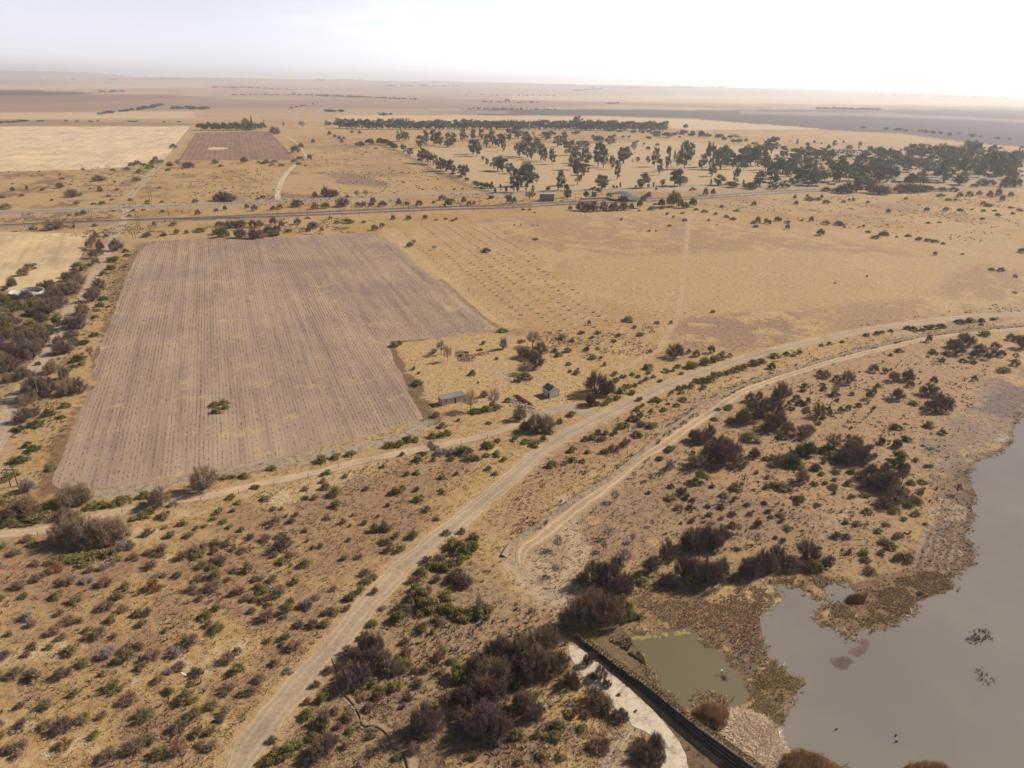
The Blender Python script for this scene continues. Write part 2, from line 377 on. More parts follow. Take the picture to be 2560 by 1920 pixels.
    paint(dsp("-40,640 60,620 120,600 190,540 235,520 225,580 190,640 150,740 130,800 60,900 -40,960"), (.27, .19, .125), 4, .8, 2)
    # scrub fields in the foreground
    paint(dsp("-100,1130 400,1080 620,1020 900,960 1180,900 1100,1010 900,1150 700,1350 480,1680 -200,1680"), (.46, .31, .145), 3, .8, 2)
    for reg in ("-100,1140 400,1090 620,1040 760,1290 480,1680 -200,1680", "520,1060 900,960 1100,960 900,1150 720,1300"):
        paint(dsp(reg), (.60, .47, .29), 3, .8, 2, .565); paint(dsp(reg), (.33, .235, .165), 3, .7, 2, .56, inv=True); paint(dsp(reg), (.37, .22, .12), 3, .6, 3, .60, inv=True)
    for reg in ("1330,1000 1600,840 1900,750 2100,740 2060,950 1990,1120 1900,1200 1500,1200 1280,1130", "1150,960 1560,830 1900,700 2212,650 2212,690 1600,840 1330,990 1060,1170"):
        paint(dsp(reg), (.52, .37, .215), 3, .7, 2, .56); paint(dsp(reg), (.28, .20, .14), 3, .7, 2, .57, inv=True)
    paint(dsp("850,500 1200,460 1500,462 1800,480 2212,560 2300,670 1900,690 1600,760 1420,790 1180,720 1060,690"), (.56, .41, .235), 5, .5, 3, .58, inv=True)
    paint(dsp("640,1100 880,1000 1000,1000 930,1120 800,1250 640,1240"), (.32, .205, .13), 3, .85, 2, .47)
    paint(dsp("1180,920 1560,830 1330,990 1060,1170 950,1200 1000,1120"), (.42, .27, .155), 2, .8, 2)
    paint(dsp("1150,960 1330,880 1250,960 1080,1110 1000,1130"), (.33, .205, .135), 2, .8, 2, .46)
    paint(dsp("760,1340 900,1180 1040,1210 1250,1340 1200,1500 900,1680 500,1680"), (.36, .25, .15), 3, .85, 2)
    paint(dsp("800,1480 1000,1540 1330,1560 1500,1680 600,1700"), (.29, .19, .125), 3, .9, 2, .42)
    paint(dsp("1060,1190 1120,1170 1280,1060 1260,1240 1200,1330"), (.40, .30, .20), 2, .8, 1.5)
    # bush towards the water
    paint(dsp("1330,1000 1600,840 1900,750 2100,740 2200,790 2060,950 1990,1120 1950,1200 1500,1200 1280,1130"), (.41, .275, .165), 3, .8, 2)
    paint(dsp("1270,1090 1450,1020 1800,1120 1750,1180 1450,1190 1250,1200"), (.33, .225, .15), 3, .85, 2, .42)
    paint(dsp("1400,1190 1800,1140 1990,1150 2010,1250 1700,1270 1560,1260 1400,1250"), (.36, .25, .14), 2, .7, 2)
    # shore
    paint(pts('M4', "2300,780 2000,850 1850,950 1640,1200 1400,1420 1350,1659 1900,1659 2150,1500 2200,1300 2300,1150"), (.29, .225, .17), 3, .85, 2, .40)
    paint(pts('M4', "2300,830 2100,920 1950,1010 1830,1120 1900,1180 2150,1180 2300,1080"), (.22, .165, .145), 2, .95, 1.5)
    paint(pts('M4', "1660,1470 1750,1440 1800,1480 1700,1530"), (.55, .43, .33), 1, .9, 1)
    paint(pts('M4', "1980,1380 2050,1340 2100,1360 2060,1420"), (.55, .45, .38), 1, .8, 1)
    paint(pts('L4', "1400,350 1780,100 1830,480 1810,700 1830,1000 1600,1300 1250,1200 1230,1000 1380,760"), (.25, .18, .12), 2, .9, 1.5)
    paint(pts('L4', "1640,480 1790,420 1810,560 1790,700 1720,700"), (.19, .13, .085), 1, .9, 1)
    for dx in range(6):
        stroke(pts('L4', f"{1270 + dx * 75},{1090 + dx * 8} {1330 + dx * 70},{930 + dx * 10} {1400 + dx * 58},{760 - dx * 10} {1440 + dx * 52},{480 + dx * 22}"), (.46, .36, .26), .55, .4, .85, .5, .42)
        stroke(pts('L4', f"{1300 + dx * 75},{1090 + dx * 8} {1365 + dx * 70},{930 + dx * 10} {1430 + dx * 55},{760 - dx * 10}"), (.19, .13, .085), .8, .6, .9, .5)
    mud = (.23, .15, .085)
    paint(pts('L4', "-10,1200 700,1180 1300,1120 1700,1150 1640,1330 1200,1560 800,1659 500,1659 480,1500 560,1320 0,1290"), mud, 1.2, .95, 1, .36)
    paint(pts('L3', "1020,1400 1300,1250 1800,1330 2230,1240 2300,1700 1700,1900 1300,1659 900,1659"), (.30, .20, .11), 1.5, .9, 2.2)
    paint(pts('B3', "1620,500 2130,150 2230,600 2300,1100 2050,1150 1960,1120 2030,1060 1950,800 1850,690"), (.25, .165, .09), 1, .95, 2)
    paint(pts('B3', "1880,700 2020,800 2120,1100 2240,1000 2200,640 2050,600"), (.17, .135, .10), 1, .95, .8, .42)
    paint(pts('B3', "640,540 1020,520 1100,640 1230,860 1270,1000 1150,940 900,740"), (.18, .135, .08), 1.2, .9, 2)
    paint(pts('B4', "-100,800 60,740 200,860 320,920 200,1060 120,1130 160,1260 90,1330 -200,1300"), (.25, .175, .07), .7, .95, .6)
    paint(pts('B4', "-200,1270 60,1330 140,1480 300,1480 700,1659 900,1800 -500,1800"), (.20, .135, .07), .8, .95, .8)
    paint(pts('B3', "1830,1200 2000,1160 2260,1280 2400,1600 2212,1800 2000,1500 1850,1380"), (.50, .36, .23), .6, .95, .8)
    # lake bed / ground that shows beside the apron
    paint(pts('B3', "1240,1178 1330,1290 1440,1425 1525,1660 1800,1800 1950,1800 1600,1480 1300,1250"), (.19, .135, .085), .6, .95, .4)
    for E_ in (LAKE, POND):                                           # wet dark margin of the water
        m = (np.abs(X) < 200) & (Y > 40) & (Y < 420); x, y = X[m], Y[m]; s = np.abs(inside_dist(E_, x, y)); a = sstep(2.2, .3, s - (n4[m] - .5) * 3.0) * .8
        col[m] = col[m] * (1 - a[:, None]) + V(.17, .115, .07) * a[:, None]
    # strips beside ways, weedy margins of the field
    stroke(WAY_MAIN, (.49, .355, .20), 3.9, 1.2, .8, .9)
    stroke(WAY_SERVICE, (.43, .31, .19), 3.2, 1.2, .7, 1.0)
    stroke(WAY_FARM, (.46, .33, .19), 5.0, 1.5, .6, 1)
    stroke(WAY_SIDE, (.46, .34, .20), 6.0, 1.5, .7, 1)
    stroke(WAY_HIGH, (.50, .38, .24), 11, 3, .6, 1)
    stroke(RAIL_A, (.36, .27, .19), 12, 3, .6, 1)
    stroke(FENCEWAY, (.53, .38, .20), 6.5, 1.4, .9, 1)
    stroke(pts('M2', "1600,0 1760,140 1960,310 2080,400"), (.27, .20, .13), 2.0, 1, .8, 1)
    stroke(pts('M2', "1110,560 1180,680 1270,830 1370,1000 1440,1120 1500,1220"), (.19, .125, .08), 3.4, 1, .9, 1.2)
    stroke(pts('M2', "1100,550 1300,520 1700,460 2010,420"), (.19, .125, .08), 1.8, 1, .9, 1.2)
    stroke(pts('M2', "1440,1250 1300,1330 1000,1420 500,1520 0,1600") + pts('L1', "1800,290 1400,390 900,460"), (.40, .345, .265), 3.2, 1.2, .8, 1.2)
    stroke(pts('M1', "1130,0 1020,200 900,540 830,740 850,900 700,1060 570,1250 500,1500") + pts('L1', "480,180 400,300 420,430"), (.21, .135, .085), 2.0, 1, .85, 1, .40)
    stroke(pts('T1', "1240,1140 1130,1300 1030,1500 980,1640"), (.235, .165, .11), 4, 1.5, .7, 1.5)
    stroke(PATH_E, (.50, .36, .21), 2.0, 1.0, .5, .3)
    stroke(TRACK_S, (.45, .34, .225), 2.2, .5, .9, .3)
    stroke(LOOP1, (.54, .41, .28), 2.2, .9, .9, .6); stroke(LOOP2, (.54, .41, .275), 5.0, 1.6, .9, .9)
    paint(pts('L3', "0,900 100,960 160,1120 330,1260 520,1290 480,1400 200,1300 20,1150"), (.43, .34, .24), 1.5, .8, 1)
    paint(pts('L3', "380,500 450,470 490,510 430,545"), (.55, .42, .30), .8, .8, .8)
    stroke(pts('T2', "1090,290 1250,350 1450,460 1650,560 1830,640 1990,690"), (.26, .19, .12), 5, 1.5, .8, 1)
    stroke(pts('L4', "410,745 600,690 680,620 740,560 790,520") , (.47, .35, .24), .8, .5, .8, .2)
    stroke(pts('L4', "590,680 600,760 560,810 470,830"), (.45, .33, .22), .5, .4, .7, .2)
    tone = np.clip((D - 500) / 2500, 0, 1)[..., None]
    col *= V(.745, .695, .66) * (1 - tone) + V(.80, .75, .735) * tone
    # far ground rises very slightly beyond 5 km
    Z = ridge(X, Y)
    V3 = np.stack([X, Y, Z], -1).reshape(-1, 3)
    i = np.arange(nr * nc).reshape(nr, nc)
    F4 = np.stack([i[:-1, :-1], i[1:, :-1], i[1:, 1:], i[:-1, 1:]], -1).reshape(-1, 4)[:, ::-1]
    mt, nt, b = nodes('dry_grass_ground')
    p = pos(nt); a = N(nt, "ShaderNodeAttribute", attribute_name='Col').outputs['Color']
    f1 = noise(nt, 2.1, 5, p, .7); f2 = noise(nt, .55, 4, p, .6); f3 = noise(nt, 7.0, 3, p, .7)
    c = mix(nt, a, ramp(nt, f1, [(.28, (.62, .57, .52)), (.45, (.96, .96, .95)), (.62, (1.07, 1.07, 1.07)), (.75, (1.18, 1.16, 1.12))]), 1.0, 'MULTIPLY')
    c = mix(nt, c, ramp(nt, f2, [(.33, (.70, .64, .60)), (.5, (1, 1, 1)), (.68, (1.16, 1.14, 1.08))]), .9, 'MULTIPLY')
    c = mix(nt, c, ramp(nt, f3, [(.35, (.86, .85, .83)), (.6, (1.05, 1.05, 1.05))]), 1.0, 'MULTIPLY')
    nt.links.new(c, b.inputs['Base Color'])
    ad = N(nt, "ShaderNodeMath", operation='ADD'); nt.links.new(f1, ad.inputs[0]); nt.links.new(f2, ad.inputs[1])
    bump(nt, b, ad.outputs[0], .6, .35)
    me = np_mesh('ground', V3, F4, mt, col.reshape(-1, 3))
    tag(link('ground', me), 'dry winter grassland and bare soil reaching to the horizon', 'ground', kind='structure')
    return X, Y, col
GX, GY, GCOL = build_ground()

def sheet(name, P, z, mt, label, step=1.2, jit=.5, rel=.004, seed=1):
    Q = densify(P, step, jit, seed, rel)
    me = bpy.data.meshes.new(name); me.from_pydata([(x, y, z) for x, y in Q], [], [tuple(range(len(Q)))])
    me.update()
    if me.polygons[0].normal.z < 0: me.flip_normals()
    me.materials.append(mt)
    return tag(link(name, me), label, name.replace('_', ' '), kind='structure')

def ribbon(name, ps, w, z, mt, label, step=2.0, jit=.35, na=8, taper=8):
    L = smooth_line(world(ps), step); T = np.gradient(L, axis=0); T /= np.linalg.norm(T, axis=1)[:, None] + 1e-9
    Nn = np.stack([-T[:, 1], T[:, 0]], 1); s = np.linspace(-1, 1, na + 1)
    jl = (fbm(L[:, 0], L[:, 1], 4.0, 4, 11) - .5) * 4 * jit; jr = (fbm(L[:, 0], L[:, 1], 4.0, 4, 12) - .5) * 4 * jit
    ln = np.r_[0, np.cumsum(np.linalg.norm(np.diff(L, axis=0), axis=1))]; tp_ = np.clip(np.minimum(ln, ln[-1] - ln) / taper, .12, 1) ** .5
    V, U = [], []
    for k in s:
        off = k * w / 2 * tp_ + (jl if k < 0 else jr) * abs(k)
        V.append(np.c_[L + Nn * off[:, None], np.full(len(L), z)]); U.append(np.full(len(L), (k + 1) / 2))
    V = np.array(V).transpose(1, 0, 2).reshape(-1, 3); U = np.array(U).T.ravel()
    i = np.arange(len(V)).reshape(len(L), na + 1)
    F = np.stack([i[:-1, :-1], i[:-1, 1:], i[1:, 1:], i[1:, :-1]], -1).reshape(-1, 4)
    me = np_mesh(name, V, F, mt, np.c_[U, U, U])
    if me.polygons[0].normal.z < 0: me.flip_normals()
    return tag(link(name, me), label, name.replace('_', ' '), kind='structure')

def way_mat(name, mid, edge, lane, rough_scale=1.2, tw=.26):
    """packed wheel lanes, looser middle and shoulders (u across the way is in Col)"""
    mt, nt, b = nodes(name)
    u = N(nt, "ShaderNodeSeparateColor"); nt.links.new(N(nt, "ShaderNodeAttribute", attribute_name='Col').outputs['Color'], u.inputs[0])
    p = pos(nt); w = noise(nt, .25, 4, p); ma = N(nt, "ShaderNodeMath", operation='MULTIPLY_ADD'); nt.links.new(w, ma.inputs[0]); ma.inputs[1].default_value = .22
    sb = N(nt, "ShaderNodeMath", operation='SUBTRACT'); nt.links.new(u.outputs[0], ma.inputs[2]); nt.links.new(ma.outputs[0], sb.inputs[0]); sb.inputs[1].default_value = .11
    c = ramp(nt, sb.outputs[0], [(.03, edge), (.17, mid), (.5 - tw + .04, lane), (.5 - tw + .14, mid), (.5, mid), (.5 + tw - .14, mid), (.5 + tw - .04, lane), (.85, mid), (.97, edge)])
    f = noise(nt, rough_scale, 6, p, .7); c = mix(nt, c, ramp(nt, f, [(.3, (.74, .73, .72)), (.55, (1, 1, 1)), (.75, (1.15, 1.14, 1.12))]), 1.0, 'MULTIPLY')
    f2 = noise(nt, .09, 4, p, .6); c = mix(nt, c, ramp(nt, f2, [(.35, (.82, .82, .84)), (.65, (1.1, 1.08, 1.05))]), 1.0, 'MULTIPLY')
    nt.links.new(c, b.inputs['Base Color']); bump(nt, b, f, .5, .08); return mt

def field_mat(name, direction, period, base, dark, patch, contrast=.5, patchthr=.62, streak=.3):
    mt, nt, b = nodes(name)
    ang = math.atan2(direction[1], direction[0])
    p = pos(nt); vr = N(nt, "ShaderNodeVectorRotate", rotation_type='Z_AXIS'); vr.inputs['Angle'].default_value = -ang; nt.links.new(p, vr.inputs['Vector'])
    sx = N(nt, "ShaderNodeSeparateXYZ"); nt.links.new(vr.outputs[0], sx.inputs[0])
    nz = noise(nt, .5, 3, p)
    m1 = N(nt, "ShaderNodeMath", operation='MULTIPLY_ADD'); nt.links.new(nz, m1.inputs[0]); m1.inputs[1].default_value = period * .35; nt.links.new(sx.outputs[1], m1.inputs[2])
    m2 = N(nt, "ShaderNodeMath", operation='MULTIPLY'); nt.links.new(m1.outputs[0], m2.inputs[0]); m2.inputs[1].default_value = 2 * math.pi / period
    sn = N(nt, "ShaderNodeMath", operation='SINE'); nt.links.new(m2.outputs[0], sn.inputs[0])
    mp = N(nt, "ShaderNodeMapping"); mp.inputs['Scale'].default_value = (.012, streak, 1); nt.links.new(vr.outputs[0], mp.inputs['Vector'])
    st = noise(nt, 1.0, 5, mp.outputs[0], .7)
    c = mix(nt, base, dark, ramp(nt, sn.outputs[0], [(.0, (0, 0, 0)), (1.0, (contrast, contrast, contrast))]))
    c = mix(nt, c, ramp(nt, st, [(.3, (.72, .70, .72)), (.5, (1, 1, 1)), (.7, (1.2, 1.17, 1.1))]), 1.0, 'MULTIPLY')
    pf = noise(nt, .075, 5, p, .65); pf2 = noise(nt, .6, 4, p, .7)
    ad = N(nt, "ShaderNodeMath", operation='MULTIPLY_ADD'); nt.links.new(pf2, ad.inputs[0]); ad.inputs[1].default_value = .25; nt.links.new(pf, ad.inputs[2])
    c = mix(nt, c, patch, ramp(nt, ad.outputs[0], [(patchthr + .06, (0, 0, 0)), (patchthr + .15, (.9, .9, .9))]))
    f = noise(nt, 3.0, 5, p, .7); c = mix(nt, c, ramp(nt, f, [(.3, (.7, .7, .7)), (.7, (1.2, 1.2, 1.2))]), 1.0, 'MULTIPLY')
    big = noise(nt, .02, 3, p); c = mix(nt, c, ramp(nt, big, [(.35, (.86, .86, .9)), (.65, (1.1, 1.08, 1.04))]), 1.0, 'MULTIPLY')
    nt.links.new(c, b.inputs['Base Color']); bump(nt, b, f, .6, .12); return mt

ROWDIR = np.array([129.7, -317.7]); ROWDIR /= np.linalg.norm(ROWDIR)
ROWN = np.array([-ROWDIR[1], ROWDIR[0]])
M_FIELD = field_mat('maize_field_soil', ROWDIR, 1.2, (.305, .215, .152), (.215, .148, .104), (.40, .29, .15), .24, .65)
sheet('stubble_field', FIELD, .02, M_FIELD, 'grey lilac field of harvested maize stubble in long straight rows', 1.0, .6)
sheet('hay_field', F_LEFT_FAR, .05, field_mat('hay_soil', world(pts('T1', "400,500"))[0] - world(pts('T1', "1000,200"))[0], 9.0, (.54, .40, .25), (.47, .34, .205), (.58, .45, .29), .5, .60, .05), 'large pale mown field beyond the road', 4, .8, .004, 2)
sheet('ploughed_field', F_BROWN, .05, field_mat('ploughed_soil', world(pts('T1', "1600,415"))[0] - world(pts('T1', "1740,180"))[0], 7.0, (.205, .118, .078), (.275, .17, .115), (.22, .13, .085), .55, .75, .09), 'red brown ploughed field in front of the farmstead trees', 4, .6, .004, 3)
sheet('bare_patch', world(pts('T1', "1790,315 1830,305 1900,305 1975,310 1960,320 1880,325 1820,328")), .1, simple('bare_soil', (.48, .36, .24), (.42, .31, .2), .2), 'pale bare patch in the ploughed field', 3, .8, .004, 4)
sheet('mown_field', F_LEFT_NEAR, .02, field_mat('mown_soil', world(pts('T1', "100,1400"))[0] - world(pts('T1', "300,1080"))[0], 6.0, (.50, .355, .195), (.43, .295, .155), (.54, .40, .24), .5, .60, .06), 'pale mown field beside the side road', 2, .7, .004, 5)

M_GRAVEL = way_mat('gravel', (.325, .235, .155), (.43, .305, .175), (.39, .30, .205))
M_DIRT = way_mat('dirt_track', (.36, .245, .145), (.35, .235, .135), (.50, .36, .235))
M_FARM = way_mat('farm_road_dirt', (.42, .295, .185), (.36, .245, .14), (.46, .33, .215))
M_TAR = way_mat('worn_asphalt', (.24, .22, .215), (.33, .27, .21), (.21, .195, .195))
ribbon('gravel_road', WAY_MAIN, 5.2, .05, M_GRAVEL, 'wide grey gravel road sweeping up through the scrub', 1.2, .35, 12)
ribbon('service_track', WAY_SERVICE, 4.5, .045, M_DIRT, 'pinkish bare dirt service track beside the ditch', 1.2, .5)
ribbon('farm_road', WAY_FARM, 3.8, .04, M_FARM, 'brown dirt farm road along the near edge of the stubble field', 1.2, .4)
ribbon('link_road', WAY_LINK, 4.6, .035, way_mat('link_gravel', (.29, .235, .18), (.38, .28, .175), (.26, .215, .17)), 'short grey gravel spur from the road to the sheds', 1.0, .5)
ribbon('side_road', WAY_SIDE, 5.4, .04, way_mat('side_gravel', (.36, .265, .185), (.40, .28, .17), (.40, .30, .215)), 'brown gravel side road crossing the railway', 1.5, .4)
ribbon('main_road', WAY_HIGH, 10.5, .1, M_TAR, 'grey asphalt main road across the plain', 5, .2)
ribbon('white_track', WAY_WHITE, 5.5, .08, way_mat('white_dirt', (.46, .36, .25), (.41, .31, .2), (.5, .4, .29)), 'pale dirt road climbing from the main road to the ploughed field', 3, .3)
ribbon('fence_track', FENCEWAY, 3.6, .03, way_mat('sand_track', (.40, .265, .14), (.41, .275, .14), (.47, .335, .19), 1.5, .34), 'faint two wheel track along the stubble field fence', 2, .3)
ribbon('north_track', TRACK_N, 7.0, .06, way_mat('two_wheel_track', (.28, .2, .13), (.42, .31, .19), (.46, .35, .22), 1.0, .25), 'two wheel track leading up from the crossroads', 3, .4)
ribbon('west_track', TRACK_W, 3.6, .06, way_mat('narrow_dirt', (.40, .3, .2), (.36, .27, .17), (.5, .39, .27)), 'narrow dirt track past the ploughed field', 4, .4)
ribbon('east_path', PATH_E, 2.2, .03, way_mat('worn_path', (.38, .245, .135), (.38, .245, .13), (.46, .32, .20), 1.5, .3), 'two wheel path worn across the pasture', 2, .2)
ribbon('south_track', TRACK_S, 3.0, .03, way_mat('grass_track', (.33, .24, .15), (.36, .26, .16), (.50, .39, .27), 1.5, .28), 'two wheel track leaving the concrete apron', .8, .2)

# ------------------------------------------------------------------ water
def water_mat(name, mud, mud2, bscale=1.6, bstr=.10, rough=.12):
    mt, nt, b = nodes(name); p = pos(nt)
    f = noise(nt, .035, 3, p); nt.links.new(ramp(nt, f, [(.35, mud), (.65, mud2)]), b.inputs['Base Color'])
    b.inputs['Roughness'].default_value = rough; b.inputs['IOR'].default_value = 1.33; b.inputs['Specular IOR Level'].default_value = .5
    mp = N(nt, "ShaderNodeMapping"); mp.inputs['Scale'].default_value = (1, .45, 1); mp.inputs['Rotation'].default_value = (0, 0, .5); nt.links.new(p, mp.inputs['Vector'])
    w = noise(nt, bscale, 3, mp.outputs[0], .6); bump(nt, b, w, bstr, .08); return mt
sheet('lake', LAKE, .03, water_mat('lake_water', (.172, .146, .126), (.20, .166, .138), .9, .22), 'muddy grey lilac lake water along the shore', .35, .22, .002, 6)
sheet('pond', POND, .03, water_mat('pond_water', (.125, .102, .056), (.145, .12, .068), 2.5, .08), 'small still olive green pond behind the weir', .3, .18, .002, 7)
M_CONC = simple('pale_concrete', (.53, .44, .33), (.43, .35, .25), .35, .85, .2)
_mc = M_CONC.node_tree; _b = _mc.nodes['Principled BSDF']; _p = pos(_mc)
_crk = N(_mc, "ShaderNodeTexVoronoi", feature='DISTANCE_TO_EDGE', Scale=.16); _mc.links.new(_p, _crk.inputs['Vector'])
_st = noise(_mc, .5, 6, _p, .75)
_c = mix(_mc, _b.inputs['Base Color'].links[0].from_socket, ramp(_mc, _crk.outputs['Distance'], [(.0, (.55, .48, .40)), (.018, (1, 1, 1))]), .5, 'MULTIPLY')
_c = mix(_mc, _c, ramp(_mc, _st, [(.34, (.55, .5, .45)), (.48, (1, 1, 1)), (.7, (1.1, 1.1, 1.1))]), 1, 'MULTIPLY'); _mc.links.new(_c, _b.inputs['Base Color'])
sheet('spillway_apron', APRON, .05, M_CONC, 'cracked pale concrete spillway apron below the weir', .5, .18, .002, 8)
# ------------------------------------------------------------------ plants: prototypes (unit size: half width 1, height 1)
def twig_crown(seed, nbr, ntw, tlen, twid, spread=1.25, low=.1, clump=.0, flat=.0, nlimb=40):
    """fine bare twigs carried on branches that fan out from the foot"""
    g = np.random.default_rng(seed)
    az = g.uniform(0, 2 * np.pi, nbr); el = np.arccos(g.uniform(low, 1, nbr) ** .8) * 1.0
    R = g.uniform(.84, 1.03, nbr) * (1 + .11 * np.sin(az * 3 + seed) + .07 * np.sin(az * 5 + seed * 2) + .08 * np.sin(el * 5 + az * 2 + seed))
    tip = np.stack([np.sin(el) * np.cos(az) * R, np.sin(el) * np.sin(az) * R, np.cos(el) * R * (1 - flat * .3) + .05], 1)
    tip[:, 2] = np.clip(tip[:, 2], .05, 1.12)
    if clump:
        cen = tip[g.integers(0, nbr, max(4, nbr // 14))]; k = np.argmin(((tip[:, None] - cen[None]) ** 2).sum(-1), 1); tip = tip * (1 - clump) + cen[k] * clump
    bi = np.repeat(np.arange(nbr), ntw); n = len(bi)
    t = g.uniform(.38, 1.0, n) ** .5
    mid = tip[bi] * np.array([.6, .6, 1.0]) * .5
    P = 2 * (t * (1 - t))[:, None] * mid * 1.0 + (t ** 2)[:, None] * tip[bi] + g.normal(0, .045, (n, 3))
    rad = tip[bi] / (np.linalg.norm(tip[bi], axis=1)[:, None] + 1e-6)
    d = rad * .7 + g.normal(0, .75, (n, 3)) + np.array([0, 0, .15]); d /= np.linalg.norm(d, axis=1)[:, None]
    L = tlen * g.uniform(.5, 1.3, n)
    s = np.cross(d, g.normal(0, 1, (n, 3))); s /= np.linalg.norm(s, axis=1)[:, None] + 1e-6
    w = twid * g.uniform(.6, 1.4, n)
    V = np.stack([P - s * w[:, None], P + s * w[:, None], P + d * L[:, None]], 1); V[..., 2] = np.maximum(V[..., 2], .0)
    cv = np.repeat(g.uniform(.65, 1.35, n), 3)[:, None] * np.ones(3)
    # main branches
    bv, bf, bc = [], [], []
    for k in range(0, nbr, max(1, nbr // nlimb)):
        pr = np.array([0, 0, 0.0]); a = tip[k]
        for j in range(1, 5):
            tt = j / 4.4; q = 2 * tt * (1 - tt) * a * np.array([.6, .6, 1]) * .5 + tt * tt * a
            r0, r1 = twid * 2.6 * (1.15 - (j - 1) / 4), twid * 2.6 * (1.15 - j / 4)
            dd = (q - pr); sx = np.cross(dd, [0, 0, 1.0]); sx /= np.linalg.norm(sx) + 1e-6; sy = np.cross(sx, dd); sy /= np.linalg.norm(sy) + 1e-6
            o = len(bv) * 1
            for (pp, rr) in ((pr, r0), (q, r1)):
                for (cx, cy) in ((1, 0), (-.5, .87), (-.5, -.87)): bv.append(pp + sx * cx * rr + sy * cy * rr); bc.append([.8] * 3)
            for e in range(3):
                f = (e + 1) % 3; bf += [(o + e, o + f, o + 3 + f), (o + e, o + 3 + f, o + 3 + e)]
            pr = q
    F = np.arange(n * 3).reshape(-1, 3)
    return V.reshape(-1, 3), F, cv, np.array(bv), np.array(bf), np.array(bc)

def leaf_dome(seed, ncl, per, size, rad=.30, base=.12, elong=1.0, hgt=1.0):
    """leafy bush: leaf-sized faces in clumps over and inside a lumpy dome"""
    g = np.random.default_rng(seed)
    az = g.uniform(0, 2 * np.pi, ncl); cz = g.uniform(0, 1, ncl) ** .8; rr = g.uniform(.35, 1, ncl) ** .5
    R = (1 + .25 * np.sin(az * 3 + seed * 1.3))
    cen = np.stack([np.sqrt(1 - cz ** 2) * np.cos(az) * rr * R * .82, np.sqrt(1 - cz ** 2) * np.sin(az) * rr * R * .82, base + cz * rr * (.85 - base) * hgt], 1)
    i = np.repeat(np.arange(ncl), per); n = len(i); cr = g.uniform(.6, 1.25, ncl) * rad
    off = g.normal(0, 1, (n, 3)); off /= np.linalg.norm(off, axis=1)[:, None]; off *= (g.uniform(0, 1, n) ** .45)[:, None]
    P = cen[i] + off * cr[i][:, None] * np.array([1, 1, .7]); P[:, 2] = np.maximum(P[:, 2], .02)
    nn = off + g.normal(0, .7, (n, 3)) + [0, 0, .4]; nn /= np.linalg.norm(nn, axis=1)[:, None]
    s = np.cross(nn, g.normal(0, 1, (n, 3))); s /= np.linalg.norm(s, axis=1)[:, None] + 1e-6; t = np.cross(nn, s)
    w = size * g.uniform(.6, 1.4, n)[:, None]
    V = np.stack([P - s * w, P + t * w * .6 * elong, P + s * w, P - t * w * .6 * elong], 1)
    cl = g.uniform(.7, 1.3, ncl)[i] * g.uniform(.75, 1.25, n)
    tint = np.stack([cl * g.uniform(.9, 1.2, n), cl, cl * g.uniform(.7, 1.1, n)], 1)
    return V.reshape(-1, 3), np.arange(n * 4).reshape(-1, 4), np.repeat(tint, 4, 0)

def limbs(paths, n=5):
    mb = MB()
    for pth in paths:
        for (a, ra), (b, rb) in zip(pth[:-1], pth[1:]): mb.tube(a, b, ra, rb, n)
    return mb

def gum_tree(seed, slim, ncl, per=70, lean=.05, stems=1):
    """tall gum tree, height 1, half width 1 = slim: forked trunk, hanging leaf clumps with gaps"""
    g = np.random.default_rng(seed); paths = []; cen = []; rr_ = []
    for s in range(stems):
        a0 = g.uniform(0, 2 * np.pi); sp = (.0 if stems == 1 else .18 * slim)
        base = np.array([math.cos(a0) * sp * .5, math.sin(a0) * sp * .5, 0]); top = np.array([math.cos(a0) * sp * 2 + g.normal(0, lean), math.sin(a0) * sp * 2 + g.normal(0, lean), g.uniform(.86, .97)])
        tr = [(base, .020)]
        for k in range(1, 6):
            t = k / 5; tr.append((base * (1 - t) + top * t + np.array([g.normal(0, .012), g.normal(0, .012), 0]), .020 * (1.05 - t)))
        paths.append(tr)
        for c in range(ncl // stems):
            t = g.uniform(.14, 1.0) ** .9; k = min(4, int(t * 5)); p0 = tr[k][0] * (1 - (t * 5 - k)) + tr[k + 1][0] * (t * 5 - k)
            az = g.uniform(0, 2 * np.pi); ext = slim * (.42 + .62 * math.sin(math.pi * min(1, max(0, (t - .02) / 1.02)) ** .9)) * g.uniform(.35, 1.0)
            e = p0 + np.array([math.cos(az) * ext, math.sin(az) * ext, ext * g.uniform(.1, .55)]); e[2] = min(e[2], .99)
            paths.append([(p0, .008), ((p0 + e) / 2 + np.array([0, 0, -.012]), .005), (e, .002)]); cen.append(e); rr_.append(g.uniform(.05, .085) * (.75 + slim))
    cen = np.array(cen); rr_ = np.array(rr_); m = len(cen); i = np.repeat(np.arange(m), per); n = len(i)
    off = g.normal(0, 1, (n, 3)); off /= np.linalg.norm(off, axis=1)[:, None]; off *= (g.uniform(0, 1, n) ** .4)[:, None]
    P = cen[i] + off * rr_[i][:, None] * np.array([1.0, 1.0, 1.35]); P[:, 2] = np.maximum(P[:, 2] - .012, .03)
    d = g.normal(0, .5, (n, 3)) + [0, 0, -.8]; d /= np.linalg.norm(d, axis=1)[:, None]
    s = np.cross(d, g.normal(0, 1, (n, 3))); s /= np.linalg.norm(s, axis=1)[:, None] + 1e-6
    w = g.uniform(.007, .014, n)[:, None]; L = g.uniform(.018, .034, n)[:, None]
    V = np.stack([P - s * w, P + s * w, P + s * w * .5 + d * L, P - s * w * .5 + d * L], 1)
    cl = g.uniform(.72, 1.28, m)[i] * g.uniform(.8, 1.2, n); c = np.repeat(np.stack([cl, cl, cl * g.uniform(.85, 1.1, n)], 1), 4, 0)
    return limbs(paths), V.reshape(-1, 3), np.arange(n * 4).reshape(-1, 4), c

